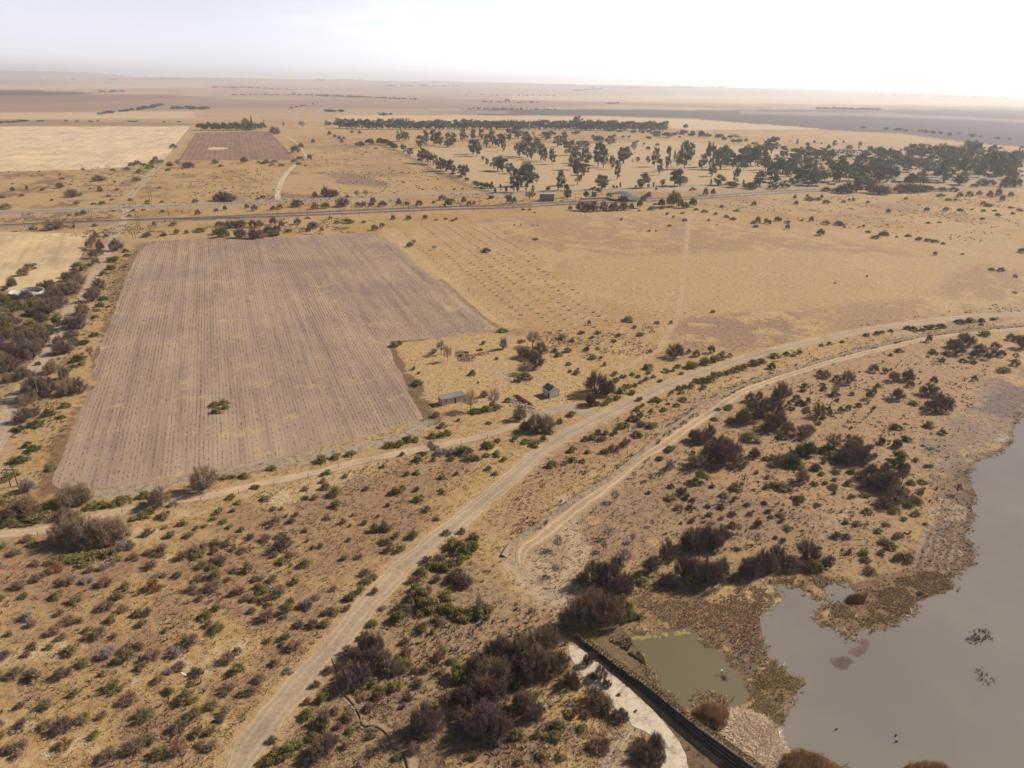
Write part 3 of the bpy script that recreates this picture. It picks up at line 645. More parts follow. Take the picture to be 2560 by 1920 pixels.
M_BARK = simple('thorn_bark', (.075, .055, .048), (.045, .033, .03), 6)
M_GUMBARK = simple('gum_bark', (.20, .165, .135), (.11, .09, .075), 4)
M_PALEBARK = simple('pale_bark', (.30, .235, .18), (.19, .14, .105), 4)
M_GREYBARK = simple('grey_bark', (.20, .17, .155), (.12, .10, .095), 4)
TW = {'purple': plant_mat('purple_twigs', (.13, .088, .078), (.185, .128, .112)), 'brown': plant_mat('brown_twigs', (.21, .145, .095), (.29, .20, .13)),
      'reddish': plant_mat('reddish_twigs', (.25, .14, .092), (.32, .18, .12)), 'grey': plant_mat('grey_twigs', (.28, .225, .20), (.36, .295, .265)),
      'olive': plant_mat('olive_twigs', (.20, .165, .075), (.28, .225, .10)), 'tan': plant_mat('tan_twigs', (.34, .235, .135), (.40, .28, .165)),
      'rusty': plant_mat('rusty_twigs', (.30, .155, .075), (.36, .19, .09))}
M_LEAF = {'green': plant_mat('green_leaves', (.17, .168, .06), (.25, .235, .088), .25), 'dark green': plant_mat('dark_green_leaves', (.075, .092, .040), (.12, .135, .055), .2),
          'yellow green': plant_mat('yellow_green_leaves', (.26, .245, .075), (.31, .285, .10), .25), 'olive': plant_mat('olive_leaves', (.195, .16, .075), (.27, .215, .10), .2)}
M_GUM = plant_mat('gum_leaves', (.085, .096, .066), (.128, .136, .09), .18)

PROTO = {}
def proto(kind, colour):
    """meshes of one kind in one colour, several shapes, built on first use"""
    if (kind, colour) in PROTO: return PROTO[kind, colour]
    out = []
    if kind == 'thorn_tree':
        for s in range(5):
            V, F, c, bv, bf, bc = twig_crown(20 + s, 300, 24, .15, .0060, low=.0 + .04 * (s % 3), clump=.38)
            out.append({'trunk': np_mesh('trunk', bv, bf, M_BARK, bc), 'crown': np_mesh('crown', V, F, TW[colour], c)})
    elif kind == 'dry_shrub':
        for s in range(6):
            V, F, c, bv, bf, bc = twig_crown(60 + s, 85, 22, .34, .0125, low=.05, clump=.2)
            out.append(np_mesh('dry_shrub', np.r_[V, bv], np.r_[F, bf + len(V)], TW[colour], np.r_[c, bc]))
    elif kind == 'green_shrub':
        for s in range(6):
            V, F, c = leaf_dome(90 + s, 30, 64, .058, .33)
            out.append(np_mesh('green_shrub', V, F, M_LEAF[colour], c))
    elif kind == 'leafy_tree':
        for s in range(3):
            V, F, c = leaf_dome(130 + s, 60, 70, .045, .27, .25)
            lm = limbs([[((0, 0, 0), .05), ((.05, .03, .35), .035), ((.3 * math.cos(k * 1.3), .3 * math.sin(k * 1.3), .6 + .05 * k), .01)] for k in range(5)])
            out.append({'trunk': lm.mesh('trunk', M_BARK), 'crown': np_mesh('crown', V, F, M_LEAF[colour], c)})
    elif kind == 'gum_tree':
        for s, (sl, nc, st) in enumerate(((.20, 36, 1), (.27, 46, 1), (.33, 56, 2), (.14, 30, 1), (.38, 66, 3), (.24, 46, 2))):
            lm, V, F, c = gum_tree(150 + s, sl, nc, 80, .03, st); k = 1.12 / (sl * 1.15)
            V[:, :2] *= k; lm.v = [(x * k, y * k, z) for x, y, z in lm.v]
            out.append({'trunk': lm.mesh('trunk', M_GUMBARK), 'crown': np_mesh('crown', V, F, M_GUM, c)})
    elif kind == 'bare_tree':
        bark = {'tan': M_PALEBARK, 'grey': M_GREYBARK}.get(colour, M_BARK)
        for s in range(4):
            V, F, c, bv, bf, bc = twig_crown(200 + s, 150, 20, .16, .0062, low=.12, clump=.3, nlimb=26)
            f = np.array([.92, .92, .74]); V = V * f + [0, 0, .25]; bv = bv * f + [0, 0, .25]
            lm = MB().tube((0, 0, 0), (.02, .01, .14), .055, .042, 6).tube((.02, .01, .14), (0, 0, .30), .042, .034, 6)
            n0 = len(lm.v); lm.v += [tuple(p) for p in bv]; lm.f += [tuple(int(k) + n0 for k in q) for q in bf]
            out.append({'trunk': lm.mesh('trunk', bark), 'crown': np_mesh('crown', V, F, TW[colour], c)})
    elif kind == 'cypress':
        g = np.random.default_rng(5); n = 900; z = g.uniform(.06, 1, n); r = (1 - z) ** .7 * g.uniform(.6, 1, n); a = g.uniform(0, 6.283, n)
        P = np.stack([np.cos(a) * r, np.sin(a) * r, z], 1); s = np.stack([-np.sin(a), np.cos(a), 0 * a], 1) * .12; u = np.array([0, 0, .06])
        V = np.stack([P - s, P + s, P + u * 1.4], 1).reshape(-1, 3)
        lm = limbs([[((0, 0, 0), .08), ((0, 0, .5), .05)]])
        out.append({'trunk': lm.mesh('trunk', M_BARK), 'crown': np_mesh('crown', V, np.arange(n * 3).reshape(-1, 3), M_LEAF['dark green'], np.repeat(g.uniform(.7, 1.3, n), 3)[:, None] * np.ones(3))})
    PROTO[kind, colour] = out; return out

PLANTS = []        # (object, kind, colour, px, py, width m)
CAT = {'thorn_tree': 'tree', 'dry_shrub': 'shrub', 'green_shrub': 'shrub', 'gum_tree': 'tree', 'bare_tree': 'tree', 'leafy_tree': 'tree', 'cypress': 'tree'}
SINGLE_TRUNK = {'gum_tree', 'bare_tree', 'cypress'}
def plant(kind, colour, x, yb, w, h, shape=None, sq=None, note=None):
    """x, yb: foot of the plant in the photograph; w, h: its width and height there (photo pixels)"""
    P = at(x, yb); d = depth(P); mpp = d / FPX
    sn = CAM_H / math.hypot(CAM_H, np.linalg.norm(P)); cs = math.sqrt(1 - sn * sn)
    wm = w * mpp
    if kind in SINGLE_TRUNK: hm = max(h * mpp / cs - .25 * wm * sn, .6 * wm if kind != 'bare_tree' else .5 * wm)
    else:
        back = min(.36 * wm, .36 * h * mpp / max(sn, .2)); n = P / np.linalg.norm(P); P = P + n * back
        hm = max((h * mpp - .36 * wm * sn) / cs, .42 * wm)
        hm = min(hm, 1.25 * wm)
    pr = proto(kind, colour); k = RNG.randrange(len(pr)) if shape is None else shape % len(pr); me = pr[k]
    sx = wm / 2 * RNG.uniform(1.0, 1.12); rz = RNG.uniform(0, 6.28)
    if isinstance(me, dict):
        o = empty(kind, (P[0], P[1], 0), rz)
        for nm, mm in me.items(): link(nm, mm, o)
        o.scale = (sx, sx, hm)
    else:
        o = link(kind, me, None, (P[0], P[1], 0), rz); o.scale = (sx, sx * RNG.uniform(.85, 1.1), hm)
    o['category'] = CAT[kind]
    PLANTS.append([o, kind, colour, x, yb, wm, note]); return o

def bulk(tile, kind, colour, s, alt=None, note=None):
    for k, q in enumerate(s.split()):
        x, y, w, h = (float(v) for v in q.split(','))
        X, Y = tp(tile, x, y); c = colour
        if alt and RNG.random() < .35: c = alt
        plant(kind, c, X, Y, w / ZK, h / ZK, note=note)
T_, G_, D_, E_, B_ = 'thorn_tree', 'green_shrub', 'dry_shrub', 'gum_tree', 'bare_tree'
# --- far left
bulk('T1', 'leafy_tree', 'dark green', "1740,158,90,65 1800,160,100,75 1870,160,100,70 1930,162,110,75 1990,162,100,70 2050,160,110,75 2110,160,100,70 2170,160,110,75")
bulk('T1', 'leafy_tree', 'olive', "2128,130,80,80")
bulk('T1', 'cypress', 'dark green', "2180,150,26,110")
bulk('T2', 'leafy_tree', 'dark green', "0,152,90,60 50,150,80,62 -50,155,90,66")
bulk('T2', 'cypress', 'dark green', "72,135,16,66")
bulk('T1', T_, 'purple', "1500,317,68,42 1345,418,50,36 1190,468,75,50 1140,470,70,36 1630,487,120,56 2110,443,72,55 1935,775,130,92 1990,778,110,66 1880,770,90,60 1690,788,62,38 725,895,58,48 1010,1205,122,108 1710,890,60,46 1870,863,38,34 1945,853,38,46 2135,838,46,46 2200,858,60,60 1405,873,38,30 1335,983,32,42 2190,1098,100,95 2080,1095,130,90 1990,1010,130,70 2080,1005,110,72 1900,995,90,50 2185,1000,80,70 870,1195,75,90")
bulk('T1', 'bare_tree', 'grey', "1545,475,70,70")
bulk('T1', G_, 'olive', "1500,985,68,40 1740,1042,110,32 1530,1058,56,58 1615,1052,46,40 670,898,42,42 670,797,62,28 940,735,46,26 810,802,44,20 890,800,80,34 720,505,30,24 1155,860,50,26 1240,852,40,20 1400,785,40,22 1280,780,50,20 50,845,120,40 1120,905,50,25 735,1205,55,30 1270,800,40,20 1190,600,60,30 1130,770,60,24 980,860,40,18 1860,450,70,40 1910,475,50,26 1455,510,60,22 1380,665,30,18 610,630,30,14 110,625,30,14 340,520,22,14 75,522,26,14 285,558,18,12 540,582,40,24 520,545,30,16")
bulk('T1', G_, 'green', "1930,1090,130,100 1880,1060,90,70 1340,455,110,36 1300,490,90,34 1220,530,90,36 1180,590,70,32 1250,470,60,28 1390,440,60,30 1100,505,70,24 980,510,50,20")
bulk('T1', D_, 'brown', "1270,1085,90,22 1415,1077,60,18 820,990,44,24 290,1022,70,20 480,1020,200,26 920,1080,50,20 30,1140,0,0 520,660,70,50 640,740,140,50 870,690,50,46 110,685,46,36 235,672,30,36 850,600,110,46 190,730,44,16 450,768,34,16 600,900,40,16 640,1000,30,30 1060,620,24,12 990,610,34,14 1015,680,40,14 965,765,36,16 20,745,50,20 370,682,50,14".replace("30,1140,0,0 ", ""))
bulk('T1', T_, 'brown', "830,1090,44,60 800,1130,70,60 770,1175,70,70 860,1240,80,60 810,1270,90,80 830,1320,80,60 200,1420,110,70 260,1370,110,60 110,1510,90,90 300,1330,50,25")
bulk('T1', G_, 'dark green', "665,1340,90,45 770,1340,60,36 900,1415,80,46 960,1365,100,50 970,1300,110,40 1085,1215,60,36 1100,1250,60,30 640,1370,60,30 1080,1345,30,20 1000,1270,50,30 50,1545,70,40 900,1630,80,40")
# --- middle left
bulk('T2', T_, 'purple', "495,267,42,34 635,202,40,40 680,222,36,30 720,238,40,34 740,268,42,36 760,238,26,26 830,183,36,26 895,188,36,28 160,195,100,66 340,355,92,68 390,313,62,44 465,413,52,48 380,413,70,32 600,735,90,90 660,738,100,70 510,738,52,48 690,733,62,60 360,825,120,68 750,825,140,82 600,838,90,56 510,843,80,56 880,823,60,46 930,823,50,52 1010,793,62,56 1000,818,62,42 1095,823,90,56 1235,812,52,66 1410,808,70,46 1610,765,80,46 1795,788,52,56 2190,795,66,80 1185,934,46,46 1320,934,60,44 1460,928,50,40 1025,1028,72,56 1090,998,56,40 1330,1168,62,46 150,978,70,72 30,1003,80,70 20,1100,150,84 360,975,70,60 180,1040,70,60 490,1015,110,66 570,1032,42,30 220,1000,60,60 1885,803,32,32 150,850,60,40 210,838,52,44")
bulk('T2', B_, 'brown', "870,733,62,58 950,728,62,56 1365,1152,54,56 610,135,42,66")
bulk('T2', B_, 'grey', "400,142,72,66 240,132,32,48 1540,1192,66,44 1225,205,30,50")
bulk('T2', G_, 'dark green', "1655,825,92,78 1840,808,52,42 110,1045,130,60 455,1033,64,42 150,1080,120,60 800,968,100,36 1990,1218,92,34 290,1040,60,34 60,740,50,22 20,755,40,18 790,738,36,24 2030,750,70,30 2180,745,60,30 1690,775,60,24")
bulk('T2', G_, 'olive', "1730,935,44,26 1700,945,40,18 1640,930,40,20 1560,938,34,16 1310,808,50,36 1535,793,32,34 450,925,46,20 640,920,46,20 90,450,90,26 160,440,60,22 220,470,60,30 50,450,40,20 20,440,40,18 140,465,50,20 370,458,50,26 430,470,36,18 330,432,60,20 955,352,26,14 1035,322,40,14 930,960,50,20 700,965,60,20 1150,492,22,12 1185,510,24,12 1260,528,22,12 1490,590,20,12 1410,668,30,14 1440,670,24,12 1715,672,28,14 1785,668,30,14 1280,610,26,12 1385,640,22,10 1570,583,24,12")
bulk('T2', 'leafy_tree', 'dark green', "905,298,90,46 985,288,90,62 1075,280,80,60 1120,290,90,62 1165,310,80,60 1195,328,72,60 1900,632,72,38 1950,655,80,50 2000,665,80,60 1820,595,50,30 1760,570,60,24 1700,545,60,24")
bulk('T2', E_, 'grey green', "1425,312,84,114 1475,277,44,114 1535,292,84,134 1592,292,64,124 1650,252,44,74 1705,302,64,120 1648,304,74,64 1785,252,54,112 1870,242,44,94 1290,252,84,84 1238,252,52,62 1875,365,90,130 1910,382,90,140 1945,245,54,100 1990,312,54,124 2040,292,64,134 2100,302,74,114 2130,342,44,130 2182,260,60,120 1280,357,54,78 1332,377,56,68 1440,442,90,130 1490,448,80,110 1535,455,76,92 1600,510,90,114 1640,512,80,100 1695,532,64,120 1770,552,64,96 1808,568,74,108 2085,508,100,126 2130,514,100,118 2190,532,62,90 2000,462,32,62 1960,422,26,42 2030,476,26,40 2040,680,32,78 2165,695,26,50 2065,700,26,50 2115,690,20,70")
WB = [720, 785, 825, 870, 920, 970, 1010, 1050, 1100, 1150, 1180, 1215, 1250, 1290, 1325, 1360, 1395, 1430, 1470, 1505, 1545, 1585, 1620, 1655, 1715, 1750, 1785, 1825, 1860, 1895, 1930, 1965, 2000, 2035, 2075, 2110, 2145, 2185]
for k, x in enumerate(WB): plant(E_, 'grey green', *tp('T2', x, 150 - 8 * (x < 900)), RNG.uniform(66, 100) / ZK, RNG.uniform(64, 90) / ZK, note='windbreak')
for k in range(40):
    x = 6 + k * 33.2 + RNG.uniform(-6, 6)
    if 160 < x < 185: continue
    plant(E_, 'grey green', *tp('T3', x, 152 + 14 * (x / 1300)), RNG.uniform(64, 96) / ZK, RNG.uniform(68, 90) / ZK * (1.35 if 540 < x < 580 else 1), note='windbreak')
# --- gum tree pasture
bulk('T3', E_, 'grey green', "65,382,84,116 140,392,110,176 170,410,60,140 250,422,64,154 290,432,44,114 345,452,66,134 215,332,64,114 390,302,84,94 470,372,64,134 520,377,74,130 570,352,54,104 530,500,84,150 560,440,70,110 640,462,110,150 570,630,104,216 625,545,94,104 745,462,84,204 790,482,84,194 865,494,54,114 905,585,52,164 930,434,60,124 965,444,94,144 1045,324,48,64 640,312,94,64 840,282,94,74 730,262,94,54 50,230,90,110 130,260,80,90 290,240,90,70 440,260,60,90 1230,472,70,160 1272,544,52,144 1340,514,52,224 1490,494,110,234 1540,420,80,150 1430,474,44,104 1640,494,64,134 1710,474,90,204 1800,494,110,204 1850,450,90,140 1730,554,62,114 1905,494,64,144 1980,454,94,144 2060,462,90,160 2120,464,110,184 2190,500,80,150 425,678,72,174 770,670,90,130 795,655,70,110 1125,655,94,130 1400,638,110,130 1450,640,100,150 1300,644,38,64 1780,634,92,94 1925,625,56,150 2140,642,104,124 20,690,70,200 80,640,90,180 130,640,110,200 160,600,90,160 50,694,60,150 215,614,42,84 125,684,32,74 180,694,32,64 400,685,26,60 1500,625,40,60 935,655,18,50 1105,660,20,40 1175,655,24,36 1220,655,16,50 1720,635,18,56 2000,630,20,46 1175,440,36,60 1085,430,44,44 1400,430,20,100")
bulk('T3', 'leafy_tree', 'dark green', "470,684,52,74 875,664,28,36 905,664,24,34 310,686,42,46 1070,655,30,24 640,744,56,66 712,668,28,28 690,668,16,22 1245,680,24,30 330,200,90,26 760,250,80,40 700,225,40,30 1080,270,40,26 1140,285,26,24 1175,330,44,34 1255,297,46,30 1340,222,110,44 1490,190,70,34 1010,225,28,24 880,218,44,26 960,222,30,20 1450,225,24,20 1560,205,50,46 1630,215,60,60 1690,220,60,40 1780,230,60,40 1830,250,50,40 1910,270,50,40 1960,272,60,44 1500,142,50,40 1470,180,50,30 2020,260,30,40 1250,215,70,26 1180,235,60,26 2080,285,40,24 1900,655,130,40 2060,670,140,40 2000,380,60,60 1960,450,90,80 2040,440,100,70")
bulk('T3', 'bare_tree', 'brown', "150,765,90,90 180,750,70,70")
bulk('T3', 'leafy_tree', 'green', "1380,825,120,190 1420,820,100,170 1290,824,64,124 1560,824,72,144 1105,834,66,134 1460,834,64,84 1500,834,60,60")
bulk('T3', T_, 'purple', "600,858,112,84 650,860,100,72 700,864,104,88 790,858,94,84 880,854,94,80 960,854,94,84 1030,849,56,62 502,848,44,40 840,740,60,46 1160,740,50,34 740,700,60,40 1560,680,60,24 20,790,46,60 960,770,90,50 480,745,80,90 1670,720,50,80 1735,720,46,70 1130,775,60,50 1180,745,46,60 860,860,70,60 2090,812,52,42 2120,965,60,60 2080,968,40,30 2195,965,46,50 1810,830,40,28")
bulk('T3', G_, 'olive', "945,935,26,26 1475,882,44,18 1490,945,60,14 1360,990,44,14 205,1108,50,20 1185,1035,40,16 1245,1035,24,16 1395,915,24,24 1700,945,30,26 1770,980,24,12 100,850,40,18 195,875,24,16 155,850,34,18 1660,870,60,22 1760,890,50,20 1850,915,60,26 1910,935,60,30 1940,860,50,22 1590,850,50,20 2110,1000,60,22 1340,890,30,26 1100,860,30,20 220,985,16,14 180,985,16,14 75,980,18,12 20,982,20,14 640,870,30,20 1240,805,50,20 1300,840,60,26 1210,850,80,30")
# --- far right village trees
bulk('T4', E_, 'grey green', "30,354,104,144 -20,360,80,130 130,404,74,114 225,424,100,114 290,420,90,110 340,404,80,110 455,424,94,114 510,444,54,84 20,604,104,164 -10,520,80,120 260,594,90,114 330,594,90,154 560,604,84,144 620,604,104,154 700,594,104,144 780,564,94,114 860,594,104,134 960,594,104,144 1030,604,104,144 1250,404,94,124 1320,404,114,124 1400,414,114,124 1480,424,124,144 1560,434,104,144 1640,434,114,134 1720,424,104,164 1800,424,104,154 1350,544,104,124 1430,544,94,114 1530,534,104,124 1620,534,104,114 1700,534,104,134 1780,524,84,124 1870,534,114,194 1960,534,114,194 2050,534,114,194 2120,504,94,164 2200,424,60,84 1725,304,64,60 1790,340,70,80 570,300,44,56 785,320,30,64 400,275,24,28 250,285,20,56 930,520,90,90 1100,560,70,90 1200,520,80,90 1280,490,90,90 400,500,60,70 180,510,40,50 455,505,40,40 130,495,40,36")
bulk('T4', 'leafy_tree', 'dark green', "1200,454,104,74 1040,464,94,64 880,354,64,64 960,350,90,54 700,324,60,40 850,390,90,50 640,470,90,60 640,420,80,50 1060,350,40,30 1110,380,90,50 520,330,40,60 30,300,50,30 340,300,40,40 560,380,60,40 700,400,80,40 100,300,20,40 650,270,20,26 460,280,16,26 1190,330,40,30 80,500,60,40 230,500,50,36 1450,320,60,30 2190,400,70,60")
bulk('T4', T_, 'purple', "630,704,100,80 680,708,120,104 760,694,120,94 880,704,120,94 950,716,110,90 1000,719,120,84 1130,704,124,84 1200,690,100,70 1260,704,124,74 1340,694,124,64 1400,690,90,50 1850,638,110,60 1920,640,100,56 2050,650,110,80 2130,650,120,84 1735,733,64,48 1655,738,54,48 1820,723,54,44 1910,743,64,64 1985,733,64,84 2020,773,54,54 2093,733,54,44 500,794,78,34 650,789,42,28 735,774,34,34 242,799,44,34 372,949,48,48 75,945,50,44 100,948,40,36 12,975,34,54 167,1014,48,46 450,1069,78,62 598,980,70,34 1035,874,48,38 1368,859,48,38 1533,854,54,32 1858,810,54,40 460,748,28,54 338,742,28,34 230,756,34,44 1190,760,34,24 1440,1240,36,36 2010,1380,74,34 2195,1220,90,44 700,770,28,24 860,790,36,24 150,660,90,44 40,670,110,46 500,690,90,40 580,700,80,44 1780,650,70,30 1600,690,90,30 1500,690,90,40")
bulk('T4', G_, 'olive', "500,975,80,24 620,985,90,28 1000,1072,90,24 930,1098,80,20 1210,1080,60,22 1300,1110,70,24 1380,1120,70,30 1440,1130,70,26 1510,1145,50,22 790,1000,26,16 825,990,30,20 1030,980,24,12 2130,1430,46,28 2130,1570,46,22 855,1425,22,18 580,1485,24,14 1380,965,44,14 1480,960,36,12 170,965,64,20 360,770,90,24 430,765,70,20 290,945,40,20 865,1045,50,14 960,1062,22,16 1110,1085,30,16 660,1000,30,18 1930,1370,60,20 1680,1235,30,20 1760,850,36,18 1900,820,80,22 2100,835,50,20 2110,885,50,20 1960,860,40,18 1860,860,50,20 2170,860,60,24 1980,900,60,20 1850,930,50,20 1660,860,70,26 1490,735,70,22 1560,770,60,30 1620,770,40,24")
# --- left thicket and side road
bulk('M1', T_, 'purple', "110,60,80,66 610,70,130,80 700,40,110,90 640,120,160,120 560,130,160,110 500,190,150,120 430,200,120,110 520,250,150,110 430,305,160,150 540,110,130,90 450,120,130,70 860,85,130,100 800,195,120,130 830,140,110,90 720,302,130,110 690,380,130,100 610,430,140,120 690,430,120,110 620,510,130,80 540,650,150,130 590,640,110,110 290,700,180,180 350,620,130,130 220,620,120,120 180,562,110,110 70,440,130,140 20,640,90,160 110,800,180,150 200,870,140,120 460,818,160,124 340,1040,200,240 430,1000,150,170 260,980,130,130 600,1004,170,170 690,990,150,140 240,1088,190,110 220,1240,180,140 300,1180,110,80 350,482,120,110 420,460,110,90 240,480,120,90 400,560,110,110 300,560,110,110 150,470,90,80 640,560,110,60 510,570,100,90 560,860,90,110", 'brown', 'thicket')
bulk('M1', B_, 'brown', "785,660,92,96")
bulk('M1', G_, 'dark green', "730,565,104,54 680,713,124,70 712,740,74,42 260,840,94,74 365,338,84,40 500,402,100,84 500,342,94,60 570,1108,94,64 425,1180,114,64 530,1206,74,42 320,1278,130,74 190,1316,94,64 250,1455,104,60 295,1496,124,64 190,1598,150,80 120,1590,80,70 900,178,84,42 870,238,84,38 850,272,50,26 825,332,66,34 60,210,120,66 180,240,160,76 320,240,170,76 80,295,150,66 270,310,130,66 390,280,110,60 20,250,90,60 130,170,110,50 350,170,110,50 820,490,80,30 640,770,80,40 590,800,80,40 450,1650,90,60 120,1310,60,40 20,470,70,40 480,470,90,60 330,740,60,40 940,240,40,24", 'olive')
bulk('M1', G_, 'olive', "1860,1100,96,52 1935,1082,84,52 1885,1158,110,62 1950,1122,84,46", 'green', 'field clump')
bulk('M2', G_, 'green', "1190,585,90,54 1245,565,70,44 1400,920,104,62 1875,828,62,58 1560,1192,80,60 1620,1285,84,58 1530,1376,92,64 1600,1368,70,56 1650,1350,80,60 1380,1402,82,52 1320,1410,60,60 1250,1445,90,64 1290,1410,80,60 1150,1458,104,64 1200,1450,70,40 570,1586,114,80 690,1554,104,54 810,1532,90,54 835,1510,60,40 140,1650,92,52 1965,560,54,38 2130,460,92,44 1400,1576,74,54 1690,1566,64,44 2010,1456,104,62 2090,1406,62,42 1990,1536,82,46 2080,1538,74,42 2010,1250,52,32 1750,1225,40,36 2080,690,44,28 2060,1130,130,60 1990,1145,110,44 1890,1160,110,36 2180,1060,70,50 1920,895,26,20", 'olive')
bulk('M2', B_, 'grey', "1600,642,114,134 2055,1112,134,194 1325,1400,56,80 1510,1482,74,92")
bulk('M2', B_, 'tan', "1655,702,92,142 1855,1128,164,190")
bulk('M2', D_, 'grey', "2135,606,84,108 1540,637,64,44 1600,1520,100,60 1690,1510,90,50 1560,1470,70,40 1970,1020,70,60")
bulk('M2', D_, 'olive', "1790,1520,144,72 1900,1570,90,50 1850,1500,60,40")
bulk('M3', 'bare_tree', 'brown', "180,575,164,140")
bulk('M3', T_, 'purple', "245,655,150,120 100,685,124,104 210,778,154,150 170,700,120,100 720,1015,250,224 820,1010,150,150 660,1080,80,110 680,1100,90,130 700,1095,60,60 1410,685,164,134 1590,668,74,64 1720,638,74,76 1525,640,44,46 65,1225,144,134 200,1328,200,164 300,1325,180,150 110,1320,110,100 2130,1045,80,90 2050,1060,90,90 2080,1230,210,190 2160,1180,120,150 1990,1260,160,160 1620,1425,150,130 1700,1400,130,150 1560,1400,110,110 1700,1600,200,200 1820,1610,220,230 1900,1560,160,170 1590,1645,190,140 1950,1640,170,110 1790,1500,190,150 1740,1660,130,60 2090,1545,104,94 1360,1640,74,80 570,780,30,24 650,620,40,50 665,390,36,50 1195,630,46,30 2210,1330,140,120", 'brown')
bulk('M3', 'bare_tree', 'tan', "115,806,154,124")
bulk('M3', G_, 'green', "110,884,180,64 510,1186,94,54 410,1246,64,56 330,1335,60,60 860,965,94,94 830,1064,80,52 1180,780,94,64 1150,770,50,40 1330,805,72,42 1390,795,50,34 1435,764,62,42 1540,770,120,76 1580,760,70,50 1660,738,110,80 1740,715,110,70 1800,690,110,60 1880,670,60,40 1820,640,50,30 900,884,64,48 950,984,94,64 1035,994,84,52 1115,898,52,34 1160,874,62,42 1220,848,44,32 905,1040,74,52 740,1090,60,44 800,1090,60,40 1000,940,90,44 1060,925,60,36 1040,830,60,30 1550,940,84,54 1440,955,62,44 1490,950,72,50 1650,950,64,44 1460,990,62,36 1380,985,50,34 1650,895,90,62 1710,890,90,72 1580,890,60,50 1740,845,84,62 1800,835,74,44 1860,820,80,48 1900,805,80,44 1950,795,90,60 2000,780,90,60 2080,745,110,60 2150,735,110,60 1270,1060,64,42 1210,1060,60,40 1425,1100,64,44 1480,1054,84,42 1080,1135,64,48 1130,1100,50,36 1310,1140,64,44 1200,1145,50,36 1110,1185,64,52 1040,1225,90,62 1080,1230,80,56 940,1295,94,70 980,1280,74,60 890,1345,74,54 1210,1285,110,62 1070,1355,84,62 1095,1370,70,60 810,1345,64,54 790,1390,72,42 690,1385,72,54 635,1395,62,52 520,1495,84,64 655,1505,62,42 515,1570,60,50 540,1580,60,50 610,1585,64,42 330,1625,80,70 360,1610,60,50 455,1605,62,42 30,1395,72,54 120,1420,92,52 200,1445,104,62 270,1395,74,62 1000,365,110,36 1250,382,60,24 1110,490,80,30 1735,285,44,30 1375,380,40,30 2050,1405,174,94 1870,1125,94,54 1780,1135,64,32 1750,1220,64,36 1890,1240,90,60 1360,1480,80,52 1400,1460,50,30 1280,1560,60,40 80,545,64,34", 'olive')
bulk('M3', D_, 'olive', "370,630,60,40 480,630,70,46 400,670,70,40 700,690,80,30 770,680,36,24 430,520,90,34 520,540,60,26 740,600,40,20 1060,420,44,30 920,490,50,30 880,540,50,26 800,745,40,36 640,610,50,20 690,510,50,26 600,470,60,26 740,470,60,24 560,820,70,36 490,740,50,30 500,800,40,26 890,830,60,40 960,850,60,30 1090,850,50,30 1180,815,50,20 1280,885,50,26 1460,820,50,26")
bulk('M3', D_, 'reddish', "960,1450,90,50 880,1490,120,50 800,1510,90,40 990,1420,70,50 750,1340,70,50 760,1400,70,40 1240,1050,60,40 1350,1080,40,20 1100,1050,60,40 1120,1270,90,40")
bulk('M4', T_, 'purple', "110,1055,170,180 60,1060,90,110 430,1195,114,134 520,1150,54,62 680,905,124,124 590,880,80,60 490,854,104,74 440,830,60,60 910,800,94,74 1010,810,62,50 870,1036,70,90 910,990,50,70 1110,1048,130,110 1080,886,110,100 1200,880,130,110 1225,930,70,60 1425,905,74,74 1330,996,74,84 1390,1010,120,104 1460,1080,120,110 1440,1150,150,150 1530,1150,130,150 1380,1110,80,70 1620,655,170,120 1580,590,100,84 1680,540,110,90 1735,575,110,100 1820,645,114,94 1780,680,94,64 1960,600,94,62 2090,524,80,62 2150,535,70,62 2190,600,120,130 2010,668,84,66 1890,695,74,74 2130,745,80,62 1385,540,54,84 1780,875,50,54 70,1195,150,160 20,1290,120,150 90,1290,150,150 160,1330,120,110 280,1378,190,120 350,1340,110,90 740,1480,150,140 690,1610,170,150 780,1600,190,140 730,1540,170,150 640,1560,110,120 860,1470,60,50 980,1425,64,64 1110,1455,84,84 890,1460,50,40 1950,660,80,60 1060,785,30,20 340,1080,54,70 620,1150,50,60 690,1130,60,54 240,1050,80,60 690,1390,60,60 1190,1650,70,70 180,1090,50,40 900,1650,90,60 1010,1650,80,50 400,1650,90,60", 'brown')
bulk('M4', B_, 'brown', "560,1455,170,150 575,985,84,84 885,1170,30,60 1165,1195,30,44 690,1255,60,54 400,1270,70,90 990,720,40,30 2130,690,70,70")
